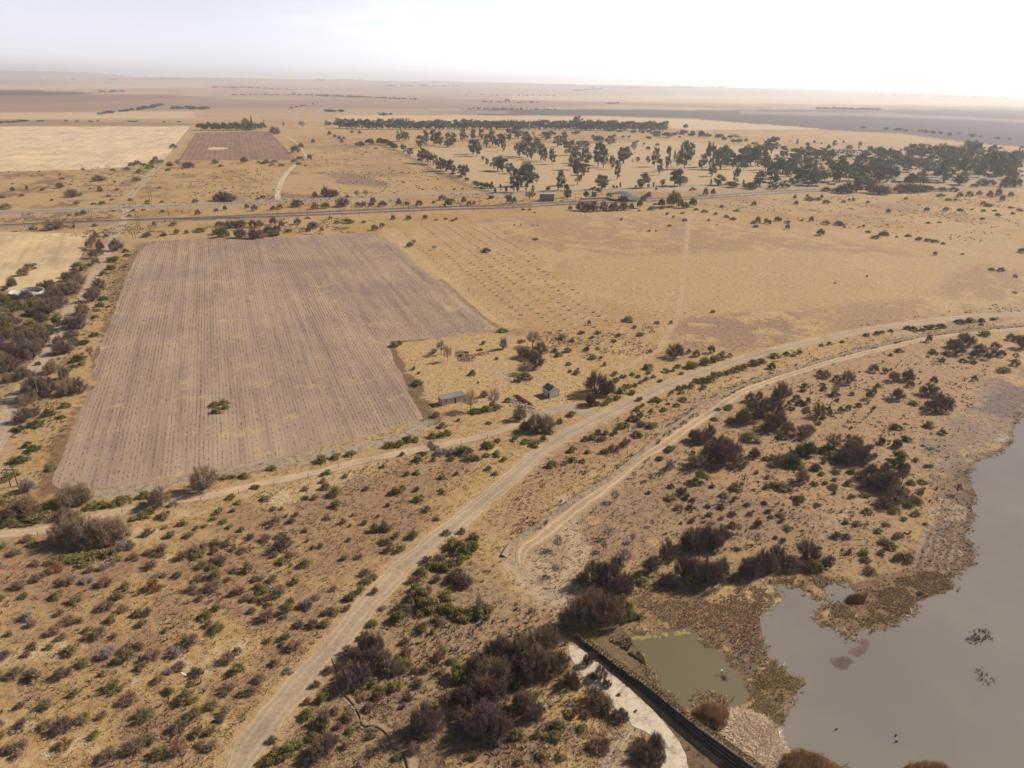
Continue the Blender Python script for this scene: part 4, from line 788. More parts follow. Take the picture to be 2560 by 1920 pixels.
bulk('M4', G_, 'dark green', "320,936,74,48 530,565,52,34 640,545,52,26 270,642,52,36 160,652,62,36 60,680,100,44 30,775,84,72 215,665,50,30 460,575,46,30 850,490,60,34 940,475,60,40 985,460,50,26 1060,450,50,26 1250,440,70,44 1200,430,60,40 1420,430,90,40 1370,430,70,40 1500,415,80,40 1330,445,60,30 1660,380,90,36 1740,370,100,36 1840,365,60,40 1940,350,60,24 1840,395,44,24 570,1010,94,30 350,1526,170,130 280,1530,110,110 220,1628,120,120 150,1600,120,110 260,1640,110,80 1085,1295,80,64 1130,1300,80,50 1120,1628,110,80 1150,1560,60,44 1080,1610,70,60 1250,1084,90,34 2030,806,124,62 1130,630,80,34 1420,640,90,36 1060,660,44,30 1380,670,30,20 1500,710,70,40 1680,715,70,40 1770,725,70,40 1870,490,120,40 1460,950,60,30 480,960,80,50 470,920,60,34 540,1560,130,90 500,1500,110,90 720,1680,110,50 1200,1400,80,50 1180,1370,50,30 280,1090,90,64 330,1150,80,44 200,1130,70,40 330,1130,60,30 110,1380,100,60 560,1500,90,60 860,960,40,24 1320,1120,40,30 1340,1440,40,20 720,1000,50,40 300,970,60,26 940,930,50,40 780,1105,80,50 600,1050,50,30 1500,1340,80,50 1380,1280,120,50", 'green')
# --- near left
bulk('L1', T_, 'brown', "1780,465,240,240 1390,600,180,190 1340,560,110,120 650,590,310,200 720,570,180,170 220,680,270,200 640,740,170,130 560,700,160,110 620,930,300,240 760,940,300,270 920,930,300,260 1050,900,200,220 520,900,180,160 30,710,150,110 690,960,170,140")
bulk('L1', D_, 'grey', "250,455,134,120 1060,960,80,90 1240,600,70,60 1430,770,60,30 650,1210,80,40 760,1240,110,50 1350,1190,60,30")
bulk('L1', G_, 'olive', "480,1085,150,70 560,1075,140,80 640,1060,150,80 720,1060,150,80 820,1050,160,90 900,1035,150,90 970,1010,110,90 1010,1070,130,70 1090,560,140,70 1040,550,120,60 800,610,140,70 880,595,110,70 960,595,120,60 1250,515,134,74 1420,690,124,74 1240,685,124,64 1310,640,80,60 1160,705,90,50 720,1110,120,60 1500,580,90,50 450,600,110,70 400,700,160,70 300,720,130,60 100,740,130,60 40,560,110,60 90,490,80,40 100,340,130,60 150,310,90,40 50,370,80,40", 'green')
bulk('L1', G_, 'green', "2000,524,104,52 1990,338,60,42 2030,335,50,38 2120,336,104,44 1930,345,84,38 240,884,114,64 40,936,84,44 280,925,84,54 2060,560,70,40 2200,425,60,44 1580,746,90,64 1900,622,64,44 1850,700,70,44 1880,650,70,50 1940,726,84,42 1990,770,70,40 1860,916,94,62 1770,760,60,30 1690,1036,104,62 1740,1010,90,50 1840,1128,94,62 2150,1156,114,94 1120,920,70,60", 'olive')
bulk('L1', D_, 'brown', "1410,1000,150,84 1720,990,150,84 1290,840,110,70 1480,850,90,60 1640,850,90,50 1890,940,110,50 1960,930,90,40 1920,1090,110,90 1130,950,90,60 2100,980,80,50 140,1000,110,60 310,1090,80,50 1160,1040,110,50 1290,1000,90,50 2010,630,50,30 1700,780,60,30")
bulk('L2', G_, 'green', "90,535,104,54 700,596,114,72 1230,478,100,74 1265,450,80,60 1390,305,84,48 1400,546,100,70 1430,520,60,50 1480,625,74,58 610,436,94,74 620,300,84,42 20,425,60,38 1610,346,74,52 1400,190,84,60 1690,182,64,44 1780,815,70,60 1700,950,130,110 1780,1000,150,130 1850,960,120,90 1890,960,90,90 1770,1078,110,84 1830,1030,80,70 1510,1126,124,74 1440,1180,110,80 1420,1190,80,70 1630,1140,130,100 1680,1130,110,90 1560,1130,110,70 1370,1420,130,120 1430,1410,140,130 1390,1320,110,80 1500,1500,200,140 1440,1480,120,90 1640,1390,130,80 1670,1515,110,90 1230,1595,130,110 1850,1570,150,90 1780,1580,120,80 1930,1560,130,100 2000,1520,110,90 1700,1540,80,60 1030,800,90,80 430,1106,104,84 230,1080,110,60 60,1345,104,64 1010,1625,90,64 600,1625,124,74 690,1516,120,62 2020,80,90,60 1800,110,100,60 2080,130,70,44 1980,50,60,40", 'olive')
bulk('L2', D_, 'olive', "690,496,114,84 580,376,64,44 430,446,72,42 1200,460,60,50 310,726,82,52 1110,910,80,40 1360,860,90,70 1210,856,84,52 1140,916,84,54 1240,980,94,60 280,1520,120,100 300,1450,90,80 450,1470,90,60 620,1520,90,60 910,1330,94,64 960,1250,110,60 1020,1210,90,50 660,1500,70,50 150,615,62,32 2000,1560,60,40 1140,800,100,60 1900,880,80,50")
bulk('L2', D_, 'brown', "430,520,64,34 510,520,84,42 620,695,72,42 170,720,92,54 90,740,60,30 90,880,90,62 150,1236,92,62 160,1346,62,32 500,1630,92,72 830,1395,84,72 950,1185,110,62 1090,900,70,40 1150,985,92,62 890,1030,84,38 290,1030,80,60 1110,790,90,90 1740,1200,120,90 1880,870,90,60 1650,830,80,50 1560,700,60,30 1840,190,100,60 1900,180,70,40 2010,270,70,40 2060,310,60,30 2140,190,60,40 780,1390,60,50 790,1480,70,50 20,1290,70,50 380,1630,80,60 210,1290,70,30 1030,1340,70,60", 'reddish')
bulk('L2', T_, 'purple', "190,980,90,140 250,950,150,120 1700,1250,110,90 1800,1290,150,120 1580,1080,120,80 1480,1080,110,70")
bulk('L2', B_, 'grey', "1510,100,80,110 1930,1490,80,170")
# --- near right
bulk('L3', T_, 'purple', "700,1290,240,230 820,1300,220,240 930,1390,230,230 980,1350,150,180 860,1400,200,180 600,1240,120,90 1330,1060,154,194 1190,1180,154,164 1560,990,230,230 1650,920,170,170 1500,960,150,150 1700,960,200,220 1800,900,150,160 1740,980,170,160 1470,1230,200,220 1560,1250,200,220 1650,1290,210,250 1740,1290,200,260 1800,1200,150,180 1330,1290,154,134 1400,1300,110,90 2030,1220,200,200 2110,1180,160,190 2190,1160,150,190 2000,1190,120,120 900,1130,150,120 880,1560,230,180")
bulk('L3', 'thorn_tree', 'brown', "560,1650,260,290 660,1650,280,330 770,1650,260,320 860,1640,240,260 480,1660,200,180 720,1540,240,230")
bulk('L3', B_, 'grey', "960,1085,170,170 830,845,124,110 395,940,100,120 370,1165,94,110 1040,880,84,80 790,955,84,94 885,530,94,104 1050,325,54,62 1360,268,94,104 1190,348,84,74 1210,745,50,62 1950,800,64,94 2110,898,80,104 1240,320,60,50", note='bare')
bulk('L3', G_, 'green', "1620,388,144,130 1930,446,134,84 1370,525,114,42 1830,506,94,44 1710,666,74,42 1440,614,94,58 1270,180,60,44 2210,340,50,40 2200,430,70,50 940,1440,100,110 1010,1480,90,80 1020,1570,110,110 960,1580,110,100 1100,1560,70,60 1120,1260,130,70 1950,960,60,36 1350,110,80,50 1800,140,80,60 2110,150,80,60 1560,130,60,40 2190,180,70,40", 'olive')
bulk('L3', D_, 'purple', "1540,606,74,44 1460,486,94,74 1690,590,60,30 1550,720,60,36 1460,730,40,20 2050,660,60,30 1900,660,80,30 1730,420,60,30 2200,640,60,30 2030,580,60,30 2180,560,60,24 1800,600,80,40 1510,520,90,40 1560,540,70,30 1370,420,60,40 1180,470,40,30 2120,730,60,30 1980,400,50,30 2110,300,40,30")
bulk('L4', T_, 'purple', "720,180,190,190 650,210,170,120 790,200,170,140 830,140,90,90 350,140,150,110 280,120,120,80 870,350,110,130 990,340,150,120 940,450,230,140 1030,460,180,190 860,430,160,110 1090,560,190,190 1000,600,170,110 1160,300,100,110 800,340,90,90 190,230,180,120 90,230,120,110 290,380,120,130 1110,70,80,74 980,40,64,60 320,1060,200,190 400,1050,100,130 60,1090,150,190 150,1140,160,150 230,1150,160,120 20,1150,120,150 -60,1130,150,180 490,1120,110,120 540,1080,70,80 340,1150,150,100", 'brown')
bulk('L4', B_, 'brown', "1155,380,110,160 560,85,150,100 1630,465,80,110 270,380,90,110")
bulk('L4', G_, 'green', "400,1150,130,110 430,1120,90,90 280,555,100,80 250,530,80,50 120,450,150,80 40,420,110,60 850,640,90,60 1270,665,80,54 1330,385,80,44 1130,190,130,110 1150,170,80,60 1210,590,110,60 1260,560,110,80 1310,470,80,50 1090,640,110,70 560,430,100,60 700,400,90,60 770,750,90,50 670,730,60,40 1230,390,80,50 1050,950,130,60 1000,910,100,60 820,1000,90,60 170,790,90,50 20,680,60,40 110,670,80,44 590,300,90,44 920,160,70,50 1020,220,50,34 460,310,60,40 1170,700,60,40 1020,750,70,40 950,810,80,50 1130,850,90,50 720,510,80,40 420,580,70,40 10,630,50,40 1360,740,50,30 1290,560,90,60 1400,240,60,30 490,390,60,40 830,500,90,50", 'olive')
bulk('L4', D_, 'brown', "590,860,90,60 670,860,90,40 130,885,60,34 660,730,50,34 570,360,54,30 400,400,70,40 1100,860,70,40 1180,1060,140,70 1110,1050,80,60 980,1000,80,40 450,940,30,20 30,180,90,50 420,270,80,60 1270,190,70,30 840,1060,90,40 870,1160,110,50 700,990,40,50 60,860,50,30 1310,1340,60,30", 'olive')
# --- bottom
bulk('B2', T_, 'purple', "960,700,160,200 1050,700,170,180 870,800,170,170 1010,850,200,210 1120,830,180,170 930,960,200,190 820,1020,180,180 840,900,160,150 1180,880,150,140 760,960,120,140 1000,640,130,120 800,700,110,90 2040,780,180,210 2130,760,200,250 1960,830,200,150 1900,900,180,200 2000,1000,240,260 2120,1000,230,280 1900,1080,220,210 2080,1150,240,220 1820,1180,190,200 1450,1420,270,280 1540,1380,190,190 1380,1350,120,110 2000,1440,270,300 2110,1450,230,270 1880,1400,220,210 1960,1320,230,210 1760,1270,140,120 1800,1350,160,120 600,1290,120,140 560,1590,200,170 640,1540,170,160 480,1640,160,110", 'brown')
bulk('B2', T_, 'reddish', "1970,1120,260,230 2060,1020,180,170")
bulk('B2', B_, 'purple', "1090,1500,130,100 980,1620,80,130")
bulk('B2', 'leafy_tree', 'yellow green', "1750,920,150,150 1800,930,110,110")
bulk('B2', G_, 'yellow green', "1680,1070,110,90 1740,1070,90,80 960,560,100,90 1410,1420,150,90 1340,1400,90,60 2160,1320,80,100 1180,1010,110,90 1230,990,90,80")
bulk('B2', G_, 'green', "900,1005,130,70 1090,1040,110,80 1020,970,100,80 620,1070,120,80 570,1110,110,90 460,1240,120,90 420,1260,80,60 570,1360,120,110 610,1330,110,130 560,1310,100,80 500,1440,110,80 200,1600,160,110 280,1580,130,110 120,1650,110,80 370,1500,110,70 60,1640,90,60 1180,880,90,60 1230,780,110,80 1430,510,90,60 1530,510,60,60 1620,680,100,60 1690,770,90,60 1610,330,120,80 1670,320,110,80 1760,370,140,90 1850,380,150,90 1930,370,150,110 2000,330,110,80 1940,290,80,80 1420,350,120,70 1350,280,140,90 1440,220,150,110 1390,200,120,110 1500,330,110,80 1210,400,110,80 1000,430,80,50 1230,1600,100,62 1680,1430,110,62 710,1430,70,50 820,1370,90,60 800,1210,80,40 1320,790,80,60 70,150,104,70 600,450,100,60", 'olive')
bulk('B2', D_, 'brown', "1600,870,100,60 1480,840,110,70 1380,850,80,50 1060,1080,110,70 980,1180,90,70 920,1090,80,50 630,850,90,60 520,970,80,60 690,1200,80,60 450,1110,60,50 150,1450,90,60 1290,600,80,60 1300,350,120,80 1440,480,90,70 1560,400,70,60 1600,440,90,60 1360,230,70,50 1230,320,90,70 1700,60,110,80 1800,110,120,80 1480,170,110,70 1350,70,90,60 1410,50,60,40 1560,60,80,60", 'reddish')
bulk('B2', D_, 'grey', "60,40,80,50 380,440,80,60 500,440,90,60 240,380,80,40 450,280,100,70 680,1190,80,40 280,850,90,50 1100,300,70,40 1280,1150,60,50")
bulk('B3', T_, 'purple', "200,700,220,230 300,690,220,240 90,760,190,200 200,880,260,250 330,900,240,230 120,960,230,200 400,860,190,190 30,880,150,180 60,660,150,150 130,1250,250,230 60,1200,170,170 200,1260,150,140 500,980,170,140 700,1130,170,150 790,1190,180,140 760,920,140,130 650,790,100,110 1150,1620,190,160 1230,1560,170,190 1100,1530,150,110 1260,1640,140,110 780,1540,140,70", 'brown')
bulk('B3', D_, 'reddish', "90,700,90,90 150,720,90,60 570,1190,110,60 640,1240,90,60 720,1500,160,60 800,1490,100,70 20,960,80,70 30,840,70,50")
bulk('B3', D_, 'purple', "690,740,90,70 830,970,60,60 800,950,60,50 930,1270,150,90 980,1250,80,60 880,1240,80,70 1070,1180,30,20 920,1040,40,20 690,900,80,60")
bulk('B3', G_, 'dark green', "820,1190,90,120 800,1230,70,60 240,1220,100,110 210,1250,90,60 540,950,80,90 560,980,90,60 1170,1590,110,90 1250,1500,70,80 470,600,40,50 20,1000,80,90 80,1010,60,60", 'green')
bulk('B3', G_, 'olive', "400,1350,124,94 370,1430,150,84 300,1420,90,60 60,1380,90,60 260,1600,110,70 60,1640,80,60 500,1230,90,60 530,1240,50,50 420,1600,110,60 950,1190,60,40 600,1350,110,60")
# --- scattered low scrub of the near fields
def scatter(n, poly, kinds, wr, hr, gap=1.2, big=0.0, seed=5):
    rg = random.Random(seed); xs = [p[0] for p in poly]; ys = [p[1] for p in poly]; k = t = 0; PW = world(poly)
    cells = {}
    for q in PLANTS:
        l = q[0].location; cells.setdefault((int(l.x // 8), int(l.y // 8)), []).append((l.x, l.y, q[5]))
    while k < n and t < n * 60:
        t += 1; x, y = rg.uniform(min(xs), max(xs)), rg.uniform(min(ys), max(ys)); P = at(x, y)
        if inside_dist(PW, np.array([P[0]]), np.array([P[1]]))[0] < 1: continue
        if line_dist(ROADL, np.array([P[0]]), np.array([P[1]]))[0] < 5.5: continue
        if line_dist(SIDEL, np.array([P[0]]), np.array([P[1]]))[0] < 5.5: continue
        wm = rg.uniform(*wr); c = (int(P[0] // 8), int(P[1] // 8))
        if any((P[0] - a) ** 2 + (P[1] - b) ** 2 < (gap + .5 * (w_ + wm)) ** 2 * .55 for i in (-1, 0, 1) for j in (-1, 0, 1) for a, b, w_ in cells.get((c[0] + i, c[1] + j), ())): continue
        kd, col = rg.choices([q[0] for q in kinds], [q[1] for q in kinds])[0]
        mpp = depth(P) / FPX; sn = CAM_H / math.hypot(CAM_H, np.linalg.norm(P)); hh = wm * rg.uniform(*hr)
        plant(kd, col, x, y, wm / mpp, (hh * math.sqrt(1 - sn * sn) + .5 * wm * sn) / mpp)
        cells.setdefault(c, []).append((P[0], P[1], wm)); k += 1
ROADL = smooth_line(world(WAY_MAIN), 4); SIDEL = smooth_line(world(WAY_SIDE), 4)
SCRUB = dsp("-20,1200 130,1215 300,1230 420,1180 560,1130 640,1140 690,1230 760,1290 700,1400 600,1530 490,1665 -20,1665")
scatter(112, SCRUB, [((D_, 'brown'), 6), ((D_, 'reddish'), 2.2), ((D_, 'purple'), 1.6), ((D_, 'olive'), 4.5), ((D_, 'grey'), 1.0), ((D_, 'rusty'), .5)], (1.6, 3.7), (.32, .5), .2, seed=11)
scatter(32, SCRUB, [((G_, 'olive'), 4), ((G_, 'green'), 1)], (1.4, 2.8), (.45, .7), .1, seed=12)
scatter(16, dsp("720,1450 860,1330 1180,1560 1190,1665 600,1665"), [((D_, 'brown'), 3), ((D_, 'reddish'), 2), ((G_, 'olive'), 2)], (1.2, 2.6), (.5, .8), .3, seed=13)
scatter(30, dsp("560,1060 900,960 1080,950 920,1120 780,1270 600,1180"), [((D_, 'brown'), 3), ((D_, 'olive'), 3), ((G_, 'olive'), 2), ((D_, 'reddish'), 1)], (.9, 1.8), (.5, .7), .6, seed=14)
scatter(22, dsp("1300,1100 1500,960 1700,830 2000,760 2130,760 2050,930 1980,1140 1850,1200 1550,1180"), [((D_, 'olive'), 3), ((D_, 'brown'), 3), ((G_, 'olive'), 3), ((D_, 'grey'), 1)], (.9, 2.2), (.5, .75), .4, seed=15)

scatter(34, dsp("-10,650 60,640 110,610 180,560 215,540 200,610 165,690 120,760 100,830 40,930 -10,900"), [((T_, 'purple'), 3), ((T_, 'brown'), 3), ((G_, 'olive'), 1)], (4.0, 7.5), (.55, .8), -1.2, seed=16)
scatter(70, dsp("1540,350 1700,330 1960,328 2230,345 2230,395 1900,412 1640,395"), [((E_, 'grey green'), 3), (('leafy_tree', 'dark green'), 2)], (9, 17), (.9, 1.5), -4.0, seed=17)
# --- the smallest beyond three hundred of a kind become one mass
def thin_out(kind, keep, name, label, cat):
    L = [q for q in PLANTS if q[1] == kind]
    L.sort(key=lambda q: -q[0].scale[0] * q[0].scale[2] / depth(q[0].location[:2]) ** 2)
    Vs, Cs, mats, Fs, o, n = [], [], [], [], 0, 0
    for q in L[keep:]:
        ob = q[0]; M = Matrix.LocRotScale(ob.location, ob.rotation_euler, ob.scale)
        for me in ([ob.data] if ob.data else [c.data for c in ob.children if c.name.startswith('crown')]):
            k = len(me.polygons[0].vertices); V = np.empty(len(me.vertices) * 3, np.float32); me.vertices.foreach_get('co', V); F = np.empty(len(me.polygons) * k, np.int32); me.polygons.foreach_get('vertices', F)
            c = np.empty(len(me.vertices) * 4, np.float32); me.attributes['Col'].data.foreach_get('color', c); c = c.reshape(-1, 4)[:, :3]
            base = {'green': (.19, .20, .07), 'olive': (.215, .18, .08), 'dark green': (.097, .113, .047), 'yellow green': (.28, .26, .09), 'purple': (.15, .105, .098), 'brown': (.18, .12, .08), 'reddish': (.25, .125, .082), 'grey': (.32, .26, .23), 'rusty': (.33, .17, .08)}[q[2]]
            F = F.reshape(-1, k)
            if k == 4: F = np.concatenate([F[:, :3], F[:, [0, 2, 3]]])
            V = np.c_[V.reshape(-1, 3), np.ones(len(V) // 3)] @ np.array(M).T[:, :3]; Vs.append(V); Cs.append(c * np.array(base)); Fs.append(F + o); o += len(V)
        for c in list(ob.children): bpy.data.objects.remove(c)
        bpy.data.objects.remove(ob); PLANTS.remove(q)
    if Vs: tag(link(name, np_mesh(name, np.concatenate(Vs), np.concatenate(Fs), M_TUFT, np.concatenate(Cs))), label, cat, kind='stuff')
# --- things nobody could count: grass tufts, knee-high scrub, stubble, reed beds, far woods
def ground_colour(x, y):
    r = np.hypot(x, y); th = np.arctan2(x, y); d = np.degrees(np.arctan2(CAM_H, r))
    rr = np.hypot(GX[:, 0], GY[:, 0]); i = np.clip(np.searchsorted(rr, r), 0, len(rr) - 1)
    j = np.clip(((th + np.radians(58)) / np.radians(116) * (GX.shape[1] - 1)).astype(int), 0, GX.shape[1] - 1)
    return GCOL[i, j]
def off_limits(x, y, margin=.4, water=True):
    bad = np.zeros(x.shape, bool)
    for P in ([FIELD, APRON, F_LEFT_NEAR] + ([LAKE, POND] if water else [])):
        bad |= inside_dist(P, x, y) > -margin
    for L, w in ((WAY_MAIN, 3.9), (WAY_SERVICE, 2.5), (WAY_FARM, 2.5), (WAY_LINK, 3), (WAY_SIDE, 3.4)):
        bad |= line_dist(smooth_line(world(L), 5), x, y) < w
    bad |= line_dist(smooth_line(world(WEIR_TOP), 4), x, y) < 4.2
    return bad
def tufts(P, hgt, wid, per, col, g, droop=.5, zb=0.0, bw=1.0):
    n = len(P); i = np.repeat(np.arange(n), per); m = len(i); a = g.uniform(0, 6.283, m)
    out = np.stack([np.cos(a), np.sin(a), 0 * a], 1); sd = np.stack([-np.sin(a), np.cos(a), 0 * a], 1)
    bw = bw * .45 if per > 11 else bw
    B = np.c_[P[i], zb[i] if isinstance(zb, np.ndarray) else np.full(m, zb)] + out * (wid[i] * .25 * g.uniform(0, 1, m))[:, None]
    h = hgt[i] * g.uniform(.6, 1.2, m); w = wid[i] * g.uniform(.15, .3, m) * bw
    T = B + out * (wid[i] * droop * g.uniform(.3, 1.2, m))[:, None]; T[:, 2] += h
    sd = sd.copy()
    V = np.stack([B - sd * w[:, None], B + sd * w[:, None], T], 1).reshape(-1, 3)
    c = np.repeat(col[i] * g.uniform(.7, 1.3, m)[:, None], 3, 0)
    return V, np.arange(m * 3).reshape(-1, 3), c
M_TUFT, _nt, _b = nodes('grass_blades'); _nt.links.new(N(_nt, "ShaderNodeAttribute", attribute_name='Col').outputs['Color'], _b.inputs['Base Color'])
_g = np.random.default_rng(21)
_a = _g.uniform(-.75, .75, 52000); _r = CAM_H / np.tan(np.radians(_g.uniform(16, 56, 52000))); _x, _y = _r * np.sin(_a), _r * np.cos(_a)
_k = ~off_limits(_x, _y); _k &= (fbm(_x, _y, 7, 3, 8) + .35 * _g.uniform(0, 1, len(_x))) > .52; _x, _y = _x[_k], _y[_k]
_V, _F, _c = tufts(np.c_[_x, _y], _g.uniform(.10, .30, len(_x)), _g.uniform(.3, .8, len(_x)), 12, ground_colour(_x, _y) * _g.uniform(.8, 1.15, len(_x))[:, None], _g)
tag(link('dry_grass', np_mesh('dry_grass', _V, _F, M_TUFT, _c)), 'dry tufted winter grass over the near veld', 'grass', kind='stuff')
def mass(name, n, region, hgt, wid, per, cols, label, cat, seed, thr=None, s=6, water=True, droop=.6, zb=0.0, ok=False, spread=8000):
    g = np.random.default_rng(seed); P = region; n0 = n * spread // 1000
    x = g.uniform(P[:, 0].min(), P[:, 0].max(), n0); y = g.uniform(P[:, 1].min(), P[:, 1].max(), n0)
    k = inside_dist(P, x, y) + (fbm(x, y, 3, 3, seed + 2) - .5) * 7 * (not ok) + (fbm(x, y, .9, 2, seed + 3) - .5) * 2 > .5; x, y = x[k], y[k]
    if not ok: k = ~off_limits(x, y, water=water); x, y = x[k], y[k]
    if thr: k = fbm(x, y, s, 3, seed) > thr; x, y = x[k], y[k]
    x, y = x[:n], y[:n]; m = len(x); cc = np.array(cols)[g.integers(0, len(cols), m)]
    return tufts(np.c_[x, y], g.uniform(*hgt, m), g.uniform(*wid, m), per, cc, g, droop, zb)
def stuff(name, parts, label, cat, mt=None):
    V = np.concatenate([p[0] for p in parts]); o = 0; F = []
    for p in parts: F.append(p[1] + o); o += len(p[0])
    return tag(link(name, np_mesh(name, V, np.concatenate(F), mt or M_TUFT, np.concatenate([p[2] for p in parts]))), label, cat, kind='stuff')
SCOL = [(.18, .125, .085), (.21, .125, .085), (.165, .12, .105), (.20, .165, .08), (.27, .22, .19), (.27, .15, .09)]
def line_tufts(ps, seed, n, sd):
    g = np.random.default_rng(seed); L = smooth_line(world(ps), .5); L = L[np.hypot(L[:, 0], L[:, 1]) < 420]; Q = L[g.integers(0, len(L), n)] + g.normal(0, sd, (n, 2)); Q = Q[fbm(Q[:, 0], Q[:, 1], 7, 3, seed) > .45]; Q = Q[line_dist(smooth_line(world(WAY_SERVICE), 3), Q[:, 0], Q[:, 1]) > 1.6]
    return tufts(Q, g.uniform(.2, .6, len(Q)), g.uniform(.4, 1.2, len(Q)), 14, np.array([(.20, .145, .09), (.17, .12, .09), (.19, .16, .07), (.26, .19, .12)])[g.integers(0, 4, len(Q))], g, .6, .1)
stuff('low_scrub', [mass('', 350, world(SCRUB), (.25, .6), (.5, 1.2), 16, SCOL, '', '', 31, .47, 10),
    mass('', 350, world(dsp("560,1060 900,960 1150,930 920,1120 780,1270 600,1180")), (.2, .45), (.4, .8), 12, SCOL, '', '', 32, .5, 10),
    mass('', 800, world(dsp("640,1665 860,1330 950,1190 1060,1220 1230,1370 1230,1665")), (.25, .6), (.5, 1.1), 14, SCOL, '', '', 33, .46, 8),
    mass('', 800, world(dsp("1270,1100 1500,960 1700,830 2000,760 2180,740 2100,900 1990,1140 1900,1220 1500,1200")), (.25, .6), (.5, 1.3), 14, [(.17, .135, .075), (.16, .115, .095), (.19, .13, .09), (.19, .175, .075)], '', '', 34, .47, 8),
    mass('', 900, world(dsp("1130,960 1330,870 1500,790 1900,690 2212,650 2212,690 1800,740 1560,830 1300,1010 1100,1110")), (.25, .6), (.5, 1.3), 14, [(.17, .155, .07), (.19, .13, .09), (.15, .16, .065)], '', '', 35, .5, 8),
    line_tufts(DITCH, 38, 1500, 1.5), line_tufts(DITCH, 39, 600, 4.0),
    mass('', 700, world(pts('L1', "-50,520 300,480 500,600 200,800 -50,780")), (.25, .6), (.5, 1.3), 14, [(.15, .135, .06), (.15, .11, .075)], '', '', 36, .4, 8),
    mass('', 1500, world(dsp("-20,700 130,640 230,560 300,540 230,760 180,840 120,1000 40,1100 -20,1100")), (.25, .6), (.5, 1.3), 14, [(.14, .13, .06), (.15, .11, .085)], '', '', 37, .47, 8)],
    'knee high brown and olive scrub speckling the near veld', 'scrub')
stuff('mid_scrub', [mass('', 900, world(dsp("0,500 120,470 420,470 800,470 850,505 400,512 230,520 150,510")), (.4, .8), (1, 2.4), 12, SCOL[:4], '', '', 41, .5, 20, ok=True),
    mass('', 700, world(dsp("1500,440 1800,420 2200,420 2212,540 1900,500 1600,470")), (.4, .8), (1, 2.6), 12, SCOL[:4], '', '', 42, .5, 25, ok=True),
    mass('', 900, world(dsp("260,440 440,430 1000,418 1300,420 1240,445 900,452 500,456 300,470 0,480 0,462")), (.4, .9), (1, 2.6), 12, SCOL[:4], '', '', 43, .5, 25, ok=True),
    mass('', 1300, world(dsp("0,370 420,350 620,350 760,300 850,320 1050,415 600,430 0,440")), (.4, .8), (1, 2.6), 10, SCOL[:4], '', '', 44, .54, 40, ok=True),
    mass('', 900, world(dsp("1350,270 1700,290 2000,330 2100,350 2000,390 1500,360 1100,330 880,300 1000,290")), (.5, 1.2), (1.5, 4), 10, SCOL[:4], '', '', 45, .5, 60, ok=True),
    mass('', 900, world(pts('T4', "-100,420 500,330 1200,330 2212,300 2212,560 1500,600 600,620 -100,640")), (1.5, 4), (3, 8), 26, [(.085, .09, .06), (.11, .105, .075), (.10, .085, .075)], '', '', 47, .42, 40, ok=True),
    mass('', 500, world(dsp("1150,720 1300,700 1420,700 1420,760 1300,800 1180,760")), (.2, .5), (.5, 1.3), 12, SCOL, '', '', 46, .5, 10)],
    'low dry scrub dotted over the distant veld', 'scrub')
MARSH = [(.31, .20, .10), (.36, .24, .12), (.26, .165, .085), (.42, .30, .16)]
stuff('marsh_grass', [mass('', 4200, world(pts('L4', "-10,1210 700,1190 1300,1130 1680,1150 1600,1320 1250,1500")+pts('B4', "1150,390 760,480 700,540 480,440 500,260 640,260 700,230 500,100 300,60")), (.1, .24), (.2, .5), 16, MARSH, '', '', 51, .44, 5),
    mass('', 4200, world(pts('L3', "1020,1400 1300,1260 1800,1340 2230,1250 2300,1700 2200,2260 1900,1659 1500,1659 1300,1640")), (.1, .26), (.2, .55), 16, [(.38, .25, .135), (.33, .21, .115), (.45, .31, .175), (.28, .17, .095)], '', '', 52, .40, 6),
    mass('', 1000, world(pts('B3', "640,560 1020,530 1230,870 1250,980 1150,940 900,740")), (.2, .5), (.3, .7), 6, [(.25, .18, .09), (.30, .21, .11), (.20, .15, .075)], '', '', 53, .42, 5),
    mass('', 1500, world(pts('B4', "-100,800 60,740 200,860 320,920 200,1060 120,1130 160,1260 90,1330 -200,1300")), (.12, .3), (.3, .7), 12, [(.36, .26, .11), (.32, .22, .09), (.28, .21, .10)], '', '', 54, .46, 3),
    mass('', 500, world(pts('L4', "1400,700 1480,420 1700,200 1790,130 1800,480 1790,700 1790,1000 1600,1250 1250,1150 1300,950")), (.1, .22), (.3, .7), 12, [(.28, .19, .11), (.22, .15, .09), (.33, .25, .16)], '', '', 55, .47, 6)],
    'brown marsh grass and sedge along the water', 'marsh grass')
SHORE = [(.24, .16, .085), (.30, .205, .11), (.19, .125, .07), (.35, .25, .14)]
def shore_tufts(P, seed, n):
    g = np.random.default_rng(seed); Q = densify(P, .25, 0, 0); Q = Q[(np.hypot(Q[:, 0], Q[:, 1]) < 330) & (Q[:, 1] > 60)]; Q = Q[g.integers(0, len(Q), n)] + g.normal(0, .55, (n, 2)); k = fbm(Q[:, 0], Q[:, 1], 4, 3, seed) > .46; Q = Q[k]
    return tufts(Q, g.uniform(.1, .32, len(Q)), g.uniform(.3, .9, len(Q)), 12, np.array(SHORE)[g.integers(0, 4, len(Q))], g, .7, .02)
stuff('shore_grass', [shore_tufts(LAKE, 56, 3000), shore_tufts(POND, 57, 900)], 'ragged brown grass fringing the water line', 'shore grass')
DUCKW = [(.28, .23, .08), (.33, .27, .10), (.24, .19, .07)]
